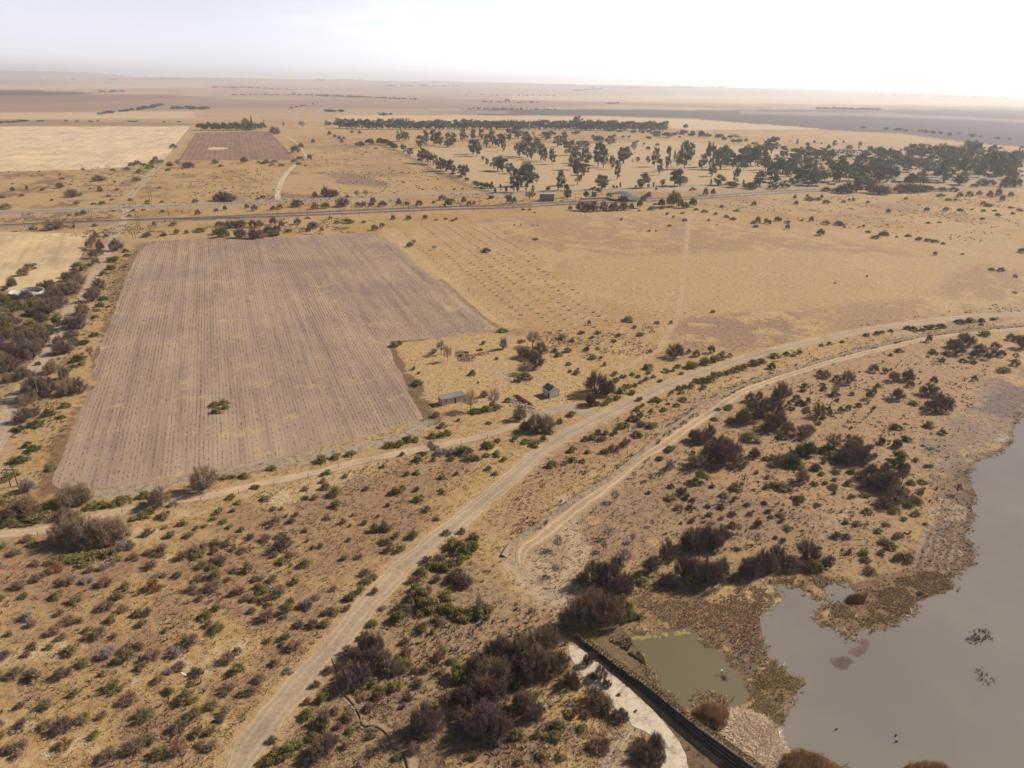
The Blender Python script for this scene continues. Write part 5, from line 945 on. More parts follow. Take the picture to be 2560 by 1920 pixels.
stuff('duckweed', [mass('', 1300, world(pts('B3', "1010,515 1120,520 1250,500 1400,470 1560,435 1620,500 1690,575 1640,590 1570,520 1480,520 1400,515 1250,530 1140,560 1080,570 1120,650 1180,760 1240,850 1200,840 1130,720 1060,610")), (.01, .03), (.2, .5), 5, DUCKW, '', '', 61, .44, 1.6, ok=True, droop=1.0, zb=.035, spread=9000),
    mass('', 500, world(pts('B4', "60,60 280,105 380,165 500,210 490,260 420,215 300,150 140,95")), (.01, .03), (.3, .7), 5, [(.36, .30, .15), (.30, .25, .11)], '', '', 62, .5, 2, ok=True, droop=1.0, zb=.035, spread=9000),
    mass('', 300, world(pts('B4', "-60,90 60,80 130,200 80,270 -60,330")), (.01, .03), (.3, .7), 5, [(.36, .30, .15), (.29, .22, .10)], '', '', 63, .48, 2, ok=True, droop=1.0, zb=.035, spread=9000)],
    'yellow green duckweed scum rimming the pond', 'duckweed')
REED = [(.38, .22, .11), (.45, .29, .155), (.33, .185, .09), (.56, .41, .27)]
def reed_clump(name, tile, s, n, hgt, label, cols=REED, seed=1, per=9, wid=(.35, .7), kind=None, droop=.7, bw=.4):
    g = np.random.default_rng(seed); P = world(pts(tile, s)); x = g.uniform(P[:, 0].min(), P[:, 0].max(), n * 4); y = g.uniform(P[:, 1].min(), P[:, 1].max(), n * 4)
    k = inside_dist(P, x, y) > 0; x, y = x[k][:n], y[k][:n]; ed = np.clip(inside_dist(P, x, y) / 1.2, .45, 1)
    V, F, c = tufts(np.c_[x, y], g.uniform(*hgt, len(x)) * ed, g.uniform(*wid, len(x)), per, np.array(cols)[g.integers(0, len(cols), len(x))], g, droop, .03, bw)
    cx, cy = x.mean(), y.mean(); V[:, 0] -= cx; V[:, 1] -= cy
    return tag(link(name, np_mesh(name, V, F, M_TUFT, c), None, (cx, cy, 0)), label, 'reeds', kind=kind)
reed_clump('reed_bed', 'B4', "110,1800 90,1640 130,1560 260,1530 430,1560 480,1600 560,1650 600,1800", 900, (1.6, 2.6), 'tall rust brown reed bed rising from the water beside the pale straw', seed=71, per=16)
reed_clump('reed_bed', 'B4', "480,1860 480,1660 560,1640 640,1690 680,1800 700,1900", 380, (1.2, 1.9), 'lower rust brown reed bed against the taller one', seed=72, per=16)
reed_clump('reed_bed', 'B4', "1120,1900 1140,1700 1220,1640 1340,1620 1480,1640 1640,1740 1720,1860", 1000, (1.6, 2.6), 'feathery rust brown reed bed standing alone in the lake', seed=73, per=16)
reed_clump('reed_bed', 'B3', "1560,1200 1580,1150 1680,1110 1800,1130 1870,1190 1860,1300 1800,1340 1680,1300", 480, (1.5, 2.3), 'brown reed bed between the weir and the olive pond', seed=74, per=16)
reed_clump('straw_bed', 'B3', "1830,1200 2000,1160 2260,1280 2400,1600 2212,1800 2000,1500 1850,1380", 1500, (.2, .55), 'pale tan bed of flattened reeds beside the weir', [(.50, .36, .235), (.44, .30, .19), (.56, .42, .29)], 75, 8, (.7, 1.4), droop=1.1)
reed_clump('reed_tuft', 'B4', "690,225 685,200 720,180 790,180 835,200 830,230 760,245", 260, (1.5, 2.2), 'round brown reed tuft in the shallow inlet', [(.25, .15, .08), (.20, .125, .07), (.33, .21, .11)], 76, 9, (.4, .8))
reed_clump('sedge_island', 'B4', "1700,560 1740,470 1830,450 1930,490 1980,540 1900,590 1800,600", 70, (.4, 1.0), 'sparse dark reddish sedge island far out in the lake', [(.26, .16, .10), (.19, .125, .095), (.31, .20, .12)], 77, 7)
reed_clump('sedge_island', 'B4', "1790,800 1850,790 1940,870 1970,920 1880,960 1800,920", 36, (.3, .7), 'faint thin sedge patch nearly drowned in the lake', [(.15, .11, .09), (.17, .13, .11)], 78, 5)
reed_clump('water_weed', 'B4', "555,760 570,710 680,700 740,740 680,800 600,810", 170, (.05, .16), 'flat dark purple water weed mat off the marsh point', [(.13, .09, .085), (.16, .11, .10)], 79, 6, droop=1)
reed_clump('water_weed', 'B4', "700,665 790,610 800,560 860,545 880,600 820,680 760,695", 150, (.05, .16), 'ragged water weed mat trailing off the marsh tip', [(.15, .105, .085), (.18, .12, .10)], 80, 6, droop=1)
# stubble: every second or so stalk of the maize rows
def stubble():
    g = np.random.default_rng(91); a = FIELD @ ROWDIR; b = FIELD @ ROWN
    k = np.arange(math.floor(b.min() / 1.2), math.ceil(b.max() / 1.2)) * 1.2; t = np.arange(a.min(), a.max(), .55)
    K, Tt = np.meshgrid(k, t); K = K.ravel() + g.normal(0, .10, K.size) + .5 * (fbm(Tt.ravel(), K.ravel(), 25, 2, 6) - .5); Tt = Tt.ravel() + g.uniform(-.25, .25, Tt.size)
    P = ROWDIR * Tt[:, None] + ROWN * K[:, None]
    rowp = np.random.default_rng(5).uniform(.15, .95, 4000)[np.clip((K / 1.2 + 2000).astype(int), 0, 3999)]
    m = g.random(len(P)) < rowp * (.75 + 1.2 * (fbm(Tt, K, 14, 4, 4) - .5))
    P = P[m]; P = P[inside_dist(FIELD, P[:, 0], P[:, 1]) > 1.2]
    c = np.array([(.15, .09, .06), (.11, .068, .048), (.22, .145, .095), (.34, .24, .155)])[g.integers(0, 4, len(P))]
    V, F, cc = tufts(P, g.uniform(.16, .40, len(P)), g.uniform(.26, .5, len(P)), 3, c, g, .5, .02)
    tag(link('maize_stubble', np_mesh('maize_stubble', V, F, M_TUFT, cc)), 'cut maize stalks standing in rows on the grey field', 'stubble', kind='stuff')
stubble()
thin_out('green_shrub', 300, 'leafy_scrub', 'smallest green and olive shrubs dotted over the plain', 'shrubs')
thin_out('dry_shrub', 300, 'dry_scrub', 'smallest dry twiggy shrubs dotted over the veld', 'shrubs')
thin_out('thorn_tree', 300, 'thorn_scrub', 'smallest leafless thorn bushes dotted over the distant veld', 'shrubs')
thin_out('gum_tree', 300, 'far_gums', 'smallest gum trees of the distant village wood', 'trees')
# far woods and tree lines, far beyond counting distance
def far_wood(name, label, rows, seed):
    g = np.random.default_rng(seed); Vs, Fs, Cs, o = [], [], [], 0
    for (x0, y0, x1, y1, n, hm, wm) in rows:
        for k in range(n):
            t = g.uniform(); P = at((x0 + (x1 - x0) * t) * 2560 / 2212, (y0 + (y1 - y0) * t) * 2560 / 2212 + g.normal(0, .4))
            if not np.isfinite(P).all() or P[1] < 0: continue
            h = hm * g.uniform(.6, 1.25); w = wm * g.uniform(.6, 1.3); m = 46
            d = g.normal(0, 1, (m, 3)); d /= np.linalg.norm(d, axis=1)[:, None]; d *= (g.uniform(0, 1, m) ** .4)[:, None]
            Q = np.array([P[0], P[1], float(ridge(P[0], P[1])) + h * .58]) + d * np.array([w / 2, w / 2, h * .42]); s = g.normal(0, 1, (m, 3)); s /= np.linalg.norm(s, axis=1)[:, None]; u = np.cross(s, d); u /= np.linalg.norm(u, axis=1)[:, None] + 1e-6
            z = (w * .13) * g.uniform(.6, 1.4, m)[:, None]
            Vs.append(np.stack([Q - s * z, Q + u * z, Q + s * z], 1).reshape(-1, 3)); Fs.append(np.arange(m * 3).reshape(-1, 3) + o); o += m * 3
            Cs.append(np.repeat(np.array([.055, .062, .045]) * g.uniform(.7, 1.3, m)[:, None], 3, 0))
    tag(link(name, np_mesh(name, np.concatenate(Vs), np.concatenate(Fs), M_TUFT, np.concatenate(Cs))), label, 'trees', kind='stuff')
far_wood('far_woods', 'distant woods and tree lines fading into the haze', [
    (238, 201, 270, 200, 14, 22, 22), (205, 201, 240, 201, 8, 18, 20), (370, 236, 420, 234, 20, 9, 18), (300, 238, 350, 229, 40, 10, 16), (408, 237, 450, 236, 26, 9, 14), (215, 248, 300, 238, 20, 8, 14),
    (460, 190, 560, 191, 60, 18, 26), (555, 191, 640, 195, 26, 12, 26), (630, 205, 700, 207, 26, 10, 20), (690, 208, 785, 211, 60, 12, 20), (780, 211, 900, 216, 26, 10, 22), (500, 206, 640, 205, 22, 9, 18),
    (235, 173, 262, 172, 12, 22, 40), (310, 170, 390, 171, 34, 25, 45), (60, 175, 160, 172, 12, 18, 40), (680, 174, 780, 174, 40, 30, 45), (830, 187, 960, 187, 60, 22, 40), (960, 187, 1000, 186, 20, 20, 30), (920, 178, 1010, 177, 22, 30, 40),
    (1240, 197, 1300, 193, 50, 22, 50), (1270, 189, 1500, 191, 60, 22, 60), (1450, 188, 1560, 190, 46, 30, 50), (1760, 236, 1900, 239, 90, 14, 16), (1310, 226, 1340, 225, 10, 14, 16), (1040, 221, 1160, 222, 30, 8, 18), (1090, 219, 1100, 218, 4, 14, 20),
    (700, 241, 740, 242, 16, 8, 16), (810, 249, 850, 249, 12, 8, 14), (1000, 236, 1200, 238, 36, 7, 14), (1680, 191, 1900, 199, 30, 14, 60), (1900, 205, 2212, 214, 40, 12, 60), (1000, 205, 1200, 208, 18, 9, 26), (600, 240, 700, 222, 8, 7, 14),
    (1830, 274, 2200, 305, 22, 8, 14), (1250, 280, 1600, 300, 40, 8, 14), (1000, 300, 1250, 290, 12, 8, 14), (0, 266, 60, 262, 12, 3.5, 12), (60, 262, 400, 264, 12, 3.5, 11), (700, 272, 740, 268, 10, 8, 12)], 95)
# ------------------------------------------------------------------ weir, ditch, gully
def swept(name, L, prof, mt, closed=False, zn=0.0, scale=None):
    """sweep a list of (offset to the left of travel, height) along the line L"""
    T = np.gradient(L, axis=0); T /= np.linalg.norm(T, axis=1)[:, None] + 1e-9; Nn = np.stack([-T[:, 1], T[:, 0]], 1); V = []
    sc = np.ones(len(L)) if scale is None else scale
    for k, (o, z) in enumerate(prof):
        jo = (fbm(L[:, 0], L[:, 1], 2.2, 3, 40 + k) - .5) * zn * 3; jz = (fbm(L[:, 0], L[:, 1], 3.0, 3, 60 + k) - .5) * zn * 2 * (z > .05)
        V.append(np.c_[L + Nn * ((o * sc + jo)[:, None]), z * sc + jz])
    V = np.array(V).transpose(1, 0, 2).reshape(-1, 3); m = len(prof); i = np.arange(len(V)).reshape(len(L), m)
    F = np.stack([i[:-1, :-1], i[:-1, 1:], i[1:, 1:], i[1:, :-1]], -1).reshape(-1, 4)
    return np_mesh(name, V, F, mt)
def weir():
    P = [tp('B3', 560, 515), tp('B3', 640, 575), tp('B3', 900, 770), tp('B3', 1150, 945), tp('B3', 1400, 1150), tp('B3', 1600, 1305), tp('B3', 1800, 1450), tp('B3', 2110, 1670), tp('B3', 2500, 1950)]
    hs = np.interp([p[0] for p in P], [1440, 1900, 2010], [.75, 2.2, 2.35])
    L = smooth_line(np.array([at(p[0], p[1], h) for p, h in zip(P, hs)]), .6)
    sc = np.linspace(.30, .88, len(L)); d = L[-1] - L[0]; side = 1 if (-d[1] * (0 - L[0][0]) + d[0] * (0 - L[0][1])) > 0 else -1   # +1: camera lies to the left of travel
    o = empty('stepped_weir', (0, 0, 0)); tag(o, 'long black stepped concrete weir wall beside the pale apron', 'weir')
    st = []; x, z = 0.0, 2.6
    for k in range(4):
        st += [(x, z)]; z -= .65; st += [(x + .02, z)]; x += .42; st += [(x - .02, z + .02)]
    st = st[:-1]
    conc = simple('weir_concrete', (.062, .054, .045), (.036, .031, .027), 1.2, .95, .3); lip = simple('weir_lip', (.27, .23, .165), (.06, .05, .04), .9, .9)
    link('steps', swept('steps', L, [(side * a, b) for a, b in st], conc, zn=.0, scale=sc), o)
    link('crest', swept('crest', L, [(side * .03, 2.45), (side * .04, 2.64), (side * -.42, 2.64), (side * -.44, 2.3)], simple('weir_crest', (.15, .125, .10), (.09, .075, .06), 1.5), scale=sc), o)
    for k in range(3):
        a = .42 * (k + 1); zz = 2.6 - .65 * (k + 1)
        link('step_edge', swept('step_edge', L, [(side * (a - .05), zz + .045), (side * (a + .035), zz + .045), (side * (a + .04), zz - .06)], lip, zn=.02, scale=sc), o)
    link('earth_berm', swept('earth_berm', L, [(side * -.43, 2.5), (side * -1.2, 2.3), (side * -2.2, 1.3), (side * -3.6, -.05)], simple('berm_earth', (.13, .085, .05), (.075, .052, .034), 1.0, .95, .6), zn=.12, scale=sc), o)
    g = np.random.default_rng(9); k = g.integers(0, len(L), 2600); f = g.uniform(0, 1, 2600); T = np.gradient(L, axis=0); T /= np.linalg.norm(T, axis=1)[:, None]; Nn = np.stack([-T[:, 1], T[:, 0]], 1)
    off = np.interp(f, [0, .25, .6, 1], [.5, 1.2, 2.2, 3.6]); zz = np.interp(f, [0, .25, .6, 1], [2.5, 2.3, 1.3, 0]) * sc[k]
    V, F, c = tufts(L[k] - Nn[k] * (side * off * sc[k])[:, None] + g.normal(0, .1, (2600, 2)), g.uniform(.1, .35, 2600), g.uniform(.3, .7, 2600), 9, np.array([(.24, .155, .085), (.19, .125, .07), (.30, .21, .115), (.15, .11, .06)])[g.integers(0, 4, 2600)], g, .7, zz)
    link('berm_grass', np_mesh('berm_grass', V, F, M_TUFT, c), o)
weir()
M_BANK = simple('bank_soil', (.30, .21, .13), (.15, .11, .08), .9, .95, .6)
_L = smooth_line(world(DITCH), 1.0)
def lit_side(L):
    d = L[len(L) // 2 + 3] - L[len(L) // 2 - 3]; n = np.array([-d[1], d[0]]); return 1 if n @ np.array([SUN_DIR.x, SUN_DIR.y]) > 0 else -1
_s = lit_side(_L)
tag(link('ditch_bank', swept('ditch_bank', _L, [(_s * -.7, -.03), (_s * -.5, .4), (_s * -.25, .7), (_s * .05, .6), (_s * .7, .2), (_s * 1.3, -.03)], M_BANK, zn=.22)), 'low earth bank of the ditch along the service track', 'bank', kind='structure')
_L = smooth_line(world(GULLY), .5); _s = lit_side(_L)
_sc = np.interp(np.arange(len(_L)) / len(_L), [0, .2, .5, .8, .9, 1], [.4, .6, .6, .8, 1.1, .3])
tag(link('gully_floor', swept('gully_floor', _L, [(_s * -.6, .03), (_s * -.35, .1), (_s * -.08, .03)], simple('gully_sand', (.46, .33, .20), (.37, .26, .16), 1.5), zn=.06, scale=_sc)), 'pale sandy floor of the erosion gully', 'gully', kind='structure')
tag(link('gully_bank', swept('gully_bank', _L, [(_s * -.08, -.03), (_s * .0, .3), (_s * .2, .5), (_s * .7, .3), (_s * 2.0, -.03)], simple('gully_soil', (.27, .18, .105), (.19, .125, .08), .9, .95, .6), zn=.1, scale=_sc)), 'crumbling bank of the winding erosion gully', 'gully', kind='structure')
# railway: two ballast beds, each with its rails
M_BALLAST = simple('ballast', (.20, .155, .13), (.135, .105, .09), .3); M_RAIL = simple('rail_steel', (.16, .11, .09), (.10, .07, .06), 1.0, .5, 0, .4)
for nm, ps in (('railway', RAIL_A), ('railway', RAIL_B)):
    L = smooth_line(world(ps), 6); o = empty(nm); tag(o, 'dark ballasted railway line with two rails' + (' nearer the main road' if ps is RAIL_A else ', the short siding beside it'), 'railway', kind='structure')
    link('ballast_bed', swept('ballast_bed', L, [(-2.4, .0), (-1.5, .5), (1.5, .5), (2.4, .0)], M_BALLAST), o)
    for s in (-.6, .6): link('rail', swept('rail', L, [(s - .07, .56), (s - .06, .74), (s + .06, .74), (s + .07, .56)], M_RAIL), o)

# ------------------------------------------------------------------ buildings
M_PLASTER = simple('beige_plaster', (.50, .41, .31), (.40, .32, .24), .5, .9, .1); M_WHITEW = simple('stained_whitewash', (.60, .55, .49), (.42, .36, .31), .9, .9, .1)
M_TIN = simple('grey_tin', (.205, .185, .165), (.16, .145, .13), .4, .95); M_DARK = simple('dark_opening', (.03, .025, .022), (.02, .018, .016), 1)
M_BRICK = simple('red_brick', (.26, .085, .055), (.17, .055, .04), 3, .9, .3); M_WRUB = simple('plaster_rubble', (.58, .48, .40), (.42, .32, .25), 2, .9); M_STONE = simple('stone_rubble', (.36, .27, .18), (.25, .18, .125), 2, .9)
M_BURNT = simple('blackened_sheet', (.085, .07, .062), (.035, .03, .028), 2.2, .85, .4)
def frame(a, b, c):
    """a: near corner; b, c: points along the two visible walls -> origin, unit axes, lengths (squared up)"""
    a, b, c = np.array(a), np.array(b), np.array(c); u = (b - a); lu = np.linalg.norm(u); u /= lu; v = c - a; v = v - u * (v @ u); lv = np.linalg.norm(v); v /= lv
    return a, u, v, lu, lv
Z5 = lambda x, y: (1080 + x / 6.9125, 950 + y / 6.9125)
def shed():
    a, u, v, lu, lv = frame(at(*Z5(178, 452)), at(*Z5(575, 365)), at(*Z5(108, 393)))
    lu, lv = lu, max(2.6, lv); o = empty('flat_roofed_shed', (a[0], a[1], 0), math.atan2(u[1], u[0])); tag(o, 'long beige shed with a flat grey tin roof beside a tan bare tree', 'shed')
    w = lv; h0, h1 = 2.35, 2.6; t = .2
    if u[0] * v[1] - u[1] * v[0] < 0: w = -w
    s = 1 if w > 0 else -1; mb = MB()
    door0, door1 = lu * .525, lu * .60; win0, win1 = lu * .145, lu * .205
    for x0, x1, z0, z1 in ((0, win0, 0, h0), (win0, win1, 0, .9), (win0, win1, 1.75, h0), (win1, door0, 0, h0), (door0, door1, 2.0, h0), (door1, lu, 0, h0)):
        mb.box(((x0 + x1) / 2, s * t / 2, (z0 + z1) / 2), (x1 - x0, t, z1 - z0))
    mb.box((t / 2, w / 2, h0 / 2), (t - .004, abs(w) - 2 * t, h0)); mb.box((lu - t / 2, w / 2, h0 / 2), (t - .004, abs(w) - 2 * t, h0)); mb.box((lu / 2, w - s * t / 2, h0 / 2), (lu, t, h0))
    mb.build('wall', M_PLASTER, o)
    rf = MB(); M = Matrix.Rotation(s * math.atan2(.18, abs(w)), 3, 'X'); rf.box((lu / 2, w / 2, h0 + .16), (lu + .4, abs(w) + .4, .07), M=M); rf.build('roof', M_TIN, o)
    MB().box(((door0 + door1) / 2, s * (t + .04), 1.0), (door1 - door0 - .01, .05, 1.98)).build('door', M_DARK, o)
    wn_ = MB().box(((win0 + win1) / 2, s * .13, 1.325), (win1 - win0 - .01, .04, .84)).build('window', M_DARK, o)
    MB().box(((win0 + win1) / 2, s * -.04, .87), (win1 - win0 + .2, .12, .06)).build('sill', M_PLASTER, wn_)
shed()
def hut():
    a, u, v, lu, lv = frame(at(*Z5(2037, 322)), at(*Z5(2200, 285)), at(*Z5(1916, 232)))
    o = empty('gabled_hut', (a[0], a[1], 0), math.atan2(u[1], u[0])); tag(o, 'small stained white hut with a blackened gable roof', 'hut')
    s = 1 if (u[0] * v[1] - u[1] * v[0]) > 0 else -1; h, hr, t = 2.7, 1.05, .22
    mb = MB()
    for y in (t / 2, lv - t / 2):                                   # gable walls stand a hand above the roof
        P = [(0, 0), (lu, 0), (lu, h + .12), (lu / 2, h + hr + .16), (0, h + .12)]
        f = [(x, s * (y - t / 2), z) for x, z in P] + [(x, s * (y + t / 2), z) for x, z in P]
        mb.add(f, [(0, 1, 2, 3, 4), (9, 8, 7, 6, 5)] + [(i, (i + 1) % 5, 5 + (i + 1) % 5, 5 + i) for i in range(5)])
    mb.box((t / 2 + .003, s * lv / 2, h / 2), (t, lv - 2 * t, h)); mb.box((lu - t / 2 - .003, s * lv / 2, h / 2), (t, lv - 2 * t, h)); mb.build('wall', M_WHITEW, o)
    for k, (x0, x1) in enumerate(((-.12, lu / 2), (lu + .12, lu / 2))):
        r = MB(); sl = hr / (lu / 2); z0 = h - .12 * sl
        f = [(x0, s * t, z0), (x1, s * t, h + hr), (x1, s * (lv - t), h + hr), (x0, s * (lv - t), z0)]; r.add(f + [(p[0], p[1], p[2] - .06) for p in f], [(0, 1, 2, 3), (7, 6, 5, 4), (0, 4, 5, 1), (1, 5, 6, 2), (2, 6, 7, 3), (3, 7, 4, 0)])
        r.build('roof', M_BURNT, o)
    MB().box((-.02, s * .75, .95), (.05, .75, 1.9)).build('door', M_DARK, o)
    return a, u, v, s
hut()
def chunks(n, poly, zmax, size, seed, cen=None):
    g = random.Random(seed); mb = MB(); W_ = world(poly); k = 0; mx = max(inside_dist(W_, np.linspace(W_[:, 0].min(), W_[:, 0].max(), 20)[:, None] * np.ones(20), np.ones(20)[:, None] * np.linspace(W_[:, 1].min(), W_[:, 1].max(), 20)).ravel())
    while k < n:
        x, y = g.uniform(W_[:, 0].min(), W_[:, 0].max()), g.uniform(W_[:, 1].min(), W_[:, 1].max()); d = inside_dist(W_, np.array([x]), np.array([y]))[0]
        if d < 0: continue
        z = zmax * min(1, d / mx * 1.3) * g.uniform(.2, 1); M = Matrix.Rotation(g.uniform(0, 6.28), 3, Vector((g.gauss(0, 1), g.gauss(0, 1), g.gauss(0, 1)))); q = g.uniform(*size)
        mb.box((x, y, max(.05, z)), (q, q * g.uniform(.4, .9), q * g.uniform(.25, .6)), M=M); k += 1
    return mb
def rubble():
    o = empty('rubble_pile'); tag(o, 'heap of red bricks and white plaster chunks between the shed and the hut', 'rubble pile')
    red = [Z5(*p) for p in ((1400, 270), (1500, 260), (1590, 330), (1720, 400), (1760, 470), (1560, 420), (1440, 370))]; wht = [Z5(*p) for p in ((1330, 330), (1400, 265), (1560, 370), (1700, 400), (1830, 480), (1760, 575), (1600, 560), (1400, 460), (1340, 480))]
    chunks(480, red, .9, (.15, .5), 3).build('brick_rubble', M_BRICK, o); chunks(520, wht, .6, (.12, .5), 4).build('plaster_rubble', M_WRUB, o)
rubble()
Z7 = lambda x, y: (1120 + x / 18.43, 850 + y / 18.43)
def ruin():
    o = empty('ruined_house'); tag(o, 'collapsed red brick house with three wall stubs amid stones', 'ruin')
    for (x0, y0, x1, y1, h) in ((470, 770, 710, 765, 1.3), (640, 600, 960, 590, .8), (1300, 500, 1370, 505, 1.2), (1385, 505, 1600, 485, 1.5)):
        p, q = at(*Z7(x0, y0)), at(*Z7(x1, y1)); d = q - p; L = np.linalg.norm(d); rz = math.atan2(d[1], d[0]); mb = MB(); g = random.Random(int(x0))
        n = max(2, int(L / .5))
        for k in range(n):
            hh = h * g.uniform(.75, 1.05) * (.6 if k in (0, n - 1) else 1); c = p + d * (k + .5) / n; mb.box((c[0], c[1], hh / 2), (L / n - .003, .3, hh), rz)
        mb.build('brick_wall', M_BRICK, o)
    chunks(520, [Z7(*p) for p in ((330, 560), (600, 460), (900, 620), (1250, 700), (1280, 850), (1150, 1000), (800, 1030), (500, 980), (320, 720))], .7, (.15, .55), 8).build('stone_rubble', M_STONE, o)
    chunks(130, [Z7(*p) for p in ((1200, 620), (1500, 560), (1900, 560), (1880, 660), (1400, 760), (1200, 760))], .3, (.15, .4), 9).build('brick_rubble', simple('crushed_brick', (.36, .17, .11), (.28, .13, .09), 2), o)
ruin()
def reservoir():
    c = at(69, 737); d = depth(c); r = 38.0 * d / FPX; h = 2.1; n = 64
    o = empty('round_reservoir', (c[0], c[1], 0)); tag(o, 'round open concrete reservoir, dry and pale inside, among thorn bushes', 'reservoir')
    mb = MB(); v = []
    for (rr, z) in ((r, 0), (r, h), (r - .35, h), (r - .35, .05)):
        v += [(rr * math.cos(6.28318 * i / n), rr * math.sin(6.28318 * i / n), z) for i in range(n)]
    mb.add(v, [(k * n + i, k * n + (i + 1) % n, (k + 1) * n + (i + 1) % n, (k + 1) * n + i) for k in range(3) for i in range(n)]); mb.build('wall', simple('old_concrete', (.52, .45, .40), (.40, .34, .30), .5), o)
    MB().add([((r - .36) * math.cos(6.28318 * i / n), (r - .36) * math.sin(6.28318 * i / n), .06) for i in range(n)], [tuple(range(n))]).build('floor', simple('reservoir_floor', (.50, .43, .38), (.37, .31, .27), .3), o)
reservoir()
def house(x, y, wpx, hpx, label, roofm, wallm, rz=0.0, deep=.7, name='house', flat=False, group=None):
    c = at(x, y); mpp = depth(c) / FPX; w = wpx * mpp; d = w * deep; h = hpx * mpp * .55; hr = hpx * mpp * .45
    o = empty(name, (c[0], c[1] + d / 2, 0), rz); tag(o, label, 'house' if name == 'house' else 'building', group)
    if flat: h, hr = hpx * mpp * .95, .25
    MB().box((0, 0, h / 2), (w, d, h)).build('wall', wallm, o)
    e = .3; r = MB()
    if flat: r.box((0, 0, h + .12), (w + .5, d + .5, .24))
    else: r.add([(-w / 2 - e, -d / 2 - e, h), (w / 2 + e, -d / 2 - e, h), (w / 2 + e, d / 2 + e, h), (-w / 2 - e, d / 2 + e, h), (-w / 2 + d * .4, 0, h + hr), (w / 2 - d * .4, 0, h + hr)], [(0, 1, 5, 4), (1, 2, 5), (2, 3, 4, 5), (3, 0, 4), (3, 2, 1, 0)])
    r.build('roof', roofm, o)
    MB().box((-w * .2, -d / 2 - .02, 1.0), (.9, .06, 2.0)).build('door', M_DARK, o)
    for q in (.12, .34): MB().box((w * q, -d / 2 - .02, 1.5), (1.1, .05, 1.0)).build('window', M_DARK, o)
    return o
M_PALER = simple('pale_roof', (.36, .335, .32), (.27, .25, .24), .4, .9); M_REDR = simple('red_roof', (.28, .12, .09), (.2, .09, .07), .5)
for (tx, ty, w, h, lb) in ((265, 642, 16, 7, 'pale hip roofed house, isolated at the west end of the village'), (400, 646, 24, 6, 'long pale roofed house beyond the railway bushes'), (555, 630, 16, 7, 'pale roofed house half behind gum trees'), (1145, 612, 26, 9, 'bright roofed house at the end of the gum row'),
        (1290, 612, 20, 7, 'bright low house beside the bright roofed one'), (1440, 598, 24, 7, 'grey roofed house past the last bright houses'), (1270, 440, 14, 5, 'small white house among the upper gums'), (760, 382, 14, 5, 'small white house deep in the village'), (1150, 432, 16, 5, 'small pale house in the clearing'), (170, 470, 22, 6, 'low grey house under scattered gums'), (480, 520, 18, 5, 'low pale house behind the front gums')):
    house(*tp('T4', tx, ty), w, h, lb, M_PALER, M_PLASTER)
house(424, 415, 15, 10, 'dull red brick farm ruin at the end of the mown field', M_REDR, M_BRICK)
house(1367, 503, 36, 18, 'grey shed with a pale flat roof behind bare trees at the siding', M_PALER, simple('grey_wall', (.22, .19, .18), (.17, .15, .14), .5), 0, .35, 'station_shed', True)
house(1485, 492, 11, 13, 'little olive kiosk with a pale roof beyond the platform', M_PALER, simple('olive_wall', (.23, .21, .13), (.17, .16, .10), .5), 0, .8, 'kiosk', True)
for k, (x0, x1, y, l) in enumerate(((1455, 1519, 497, 'long platform with a pale edge beyond the railway'), (1451, 1492, 506, 'shorter platform with a pale edge this side of the rails'))):
    a, b = at(x0, y + (1.5 if k == 0 else 0)), at(x1, y - 1.5); d = b - a; L = np.linalg.norm(d); o = empty('platform', ((a + b)[0] / 2, (a + b)[1] / 2, 0), math.atan2(d[1], d[0])); tag(o, l, 'platform')
    MB().box((0, 0, .6), (L, 4, 1.2)).build('deck', simple('platform_concrete', (.3, .26, .22), (.22, .19, .16), .5), o); MB().box((0, -1.9, 1.3), (L, .5, .3)).build('edge', M_WHITEW, o)
_c = at(1491, 508); _o = empty('sign_frame', (_c[0], _c[1], 0)); tag(_o, 'white post frame at the end of the shorter platform', 'sign post')
MB().box((0, 0, 1.6), (.35, .35, 3.2)).build('post', M_WHITEW, _o); MB().box((-1.4, 0, 3.1), (3.2, .3, .4)).build('board', M_WHITEW, _o)
def canopy():
    a, b = at(1530, 497), at(1592, 503); d = b - a; L = np.linalg.norm(d); o = empty('station_canopy', ((a + b)[0] / 2, (a + b)[1] / 2, 0), math.atan2(d[1], d[0])); tag(o, 'large arched grey green canopy roof beside the railway platform', 'canopy')
    n, m_, W_ = 18, 8, 15.0; v = []
    for i in range(n + 1):
        t = i / n; zc = 5.2 + 3.0 * math.sin(math.pi * min(1, t * 1.15)) - 3.8 * max(0, t - .62)
        for j in range(m_ + 1):
            s = j / m_ * 2 - 1; v.append((L * (t - .5) * 1.1, s * W_ / 2, zc - 1.7 * s * s + .12 * math.sin(i * 9)))
    mb = MB().add(v, [(i * (m_ + 1) + j, (i + 1) * (m_ + 1) + j, (i + 1) * (m_ + 1) + j + 1, i * (m_ + 1) + j + 1) for i in range(n) for j in range(m_)])
    r = mb.build('roof', simple('green_grey_sheet', (.125, .145, .13), (.095, .115, .105), .3, .95), o); sm = r.modifiers.new('thickness', 'SOLIDIFY'); sm.thickness = .15
    for x in (-.45, -.15, .15, .42):
        for y in (-.45, .45): MB().tube((L * x, W_ * y, 0), (L * x, W_ * y, 4.2 if x > .3 else 5.6), .16, .14, 6).build('post', M_TIN, o)
canopy()
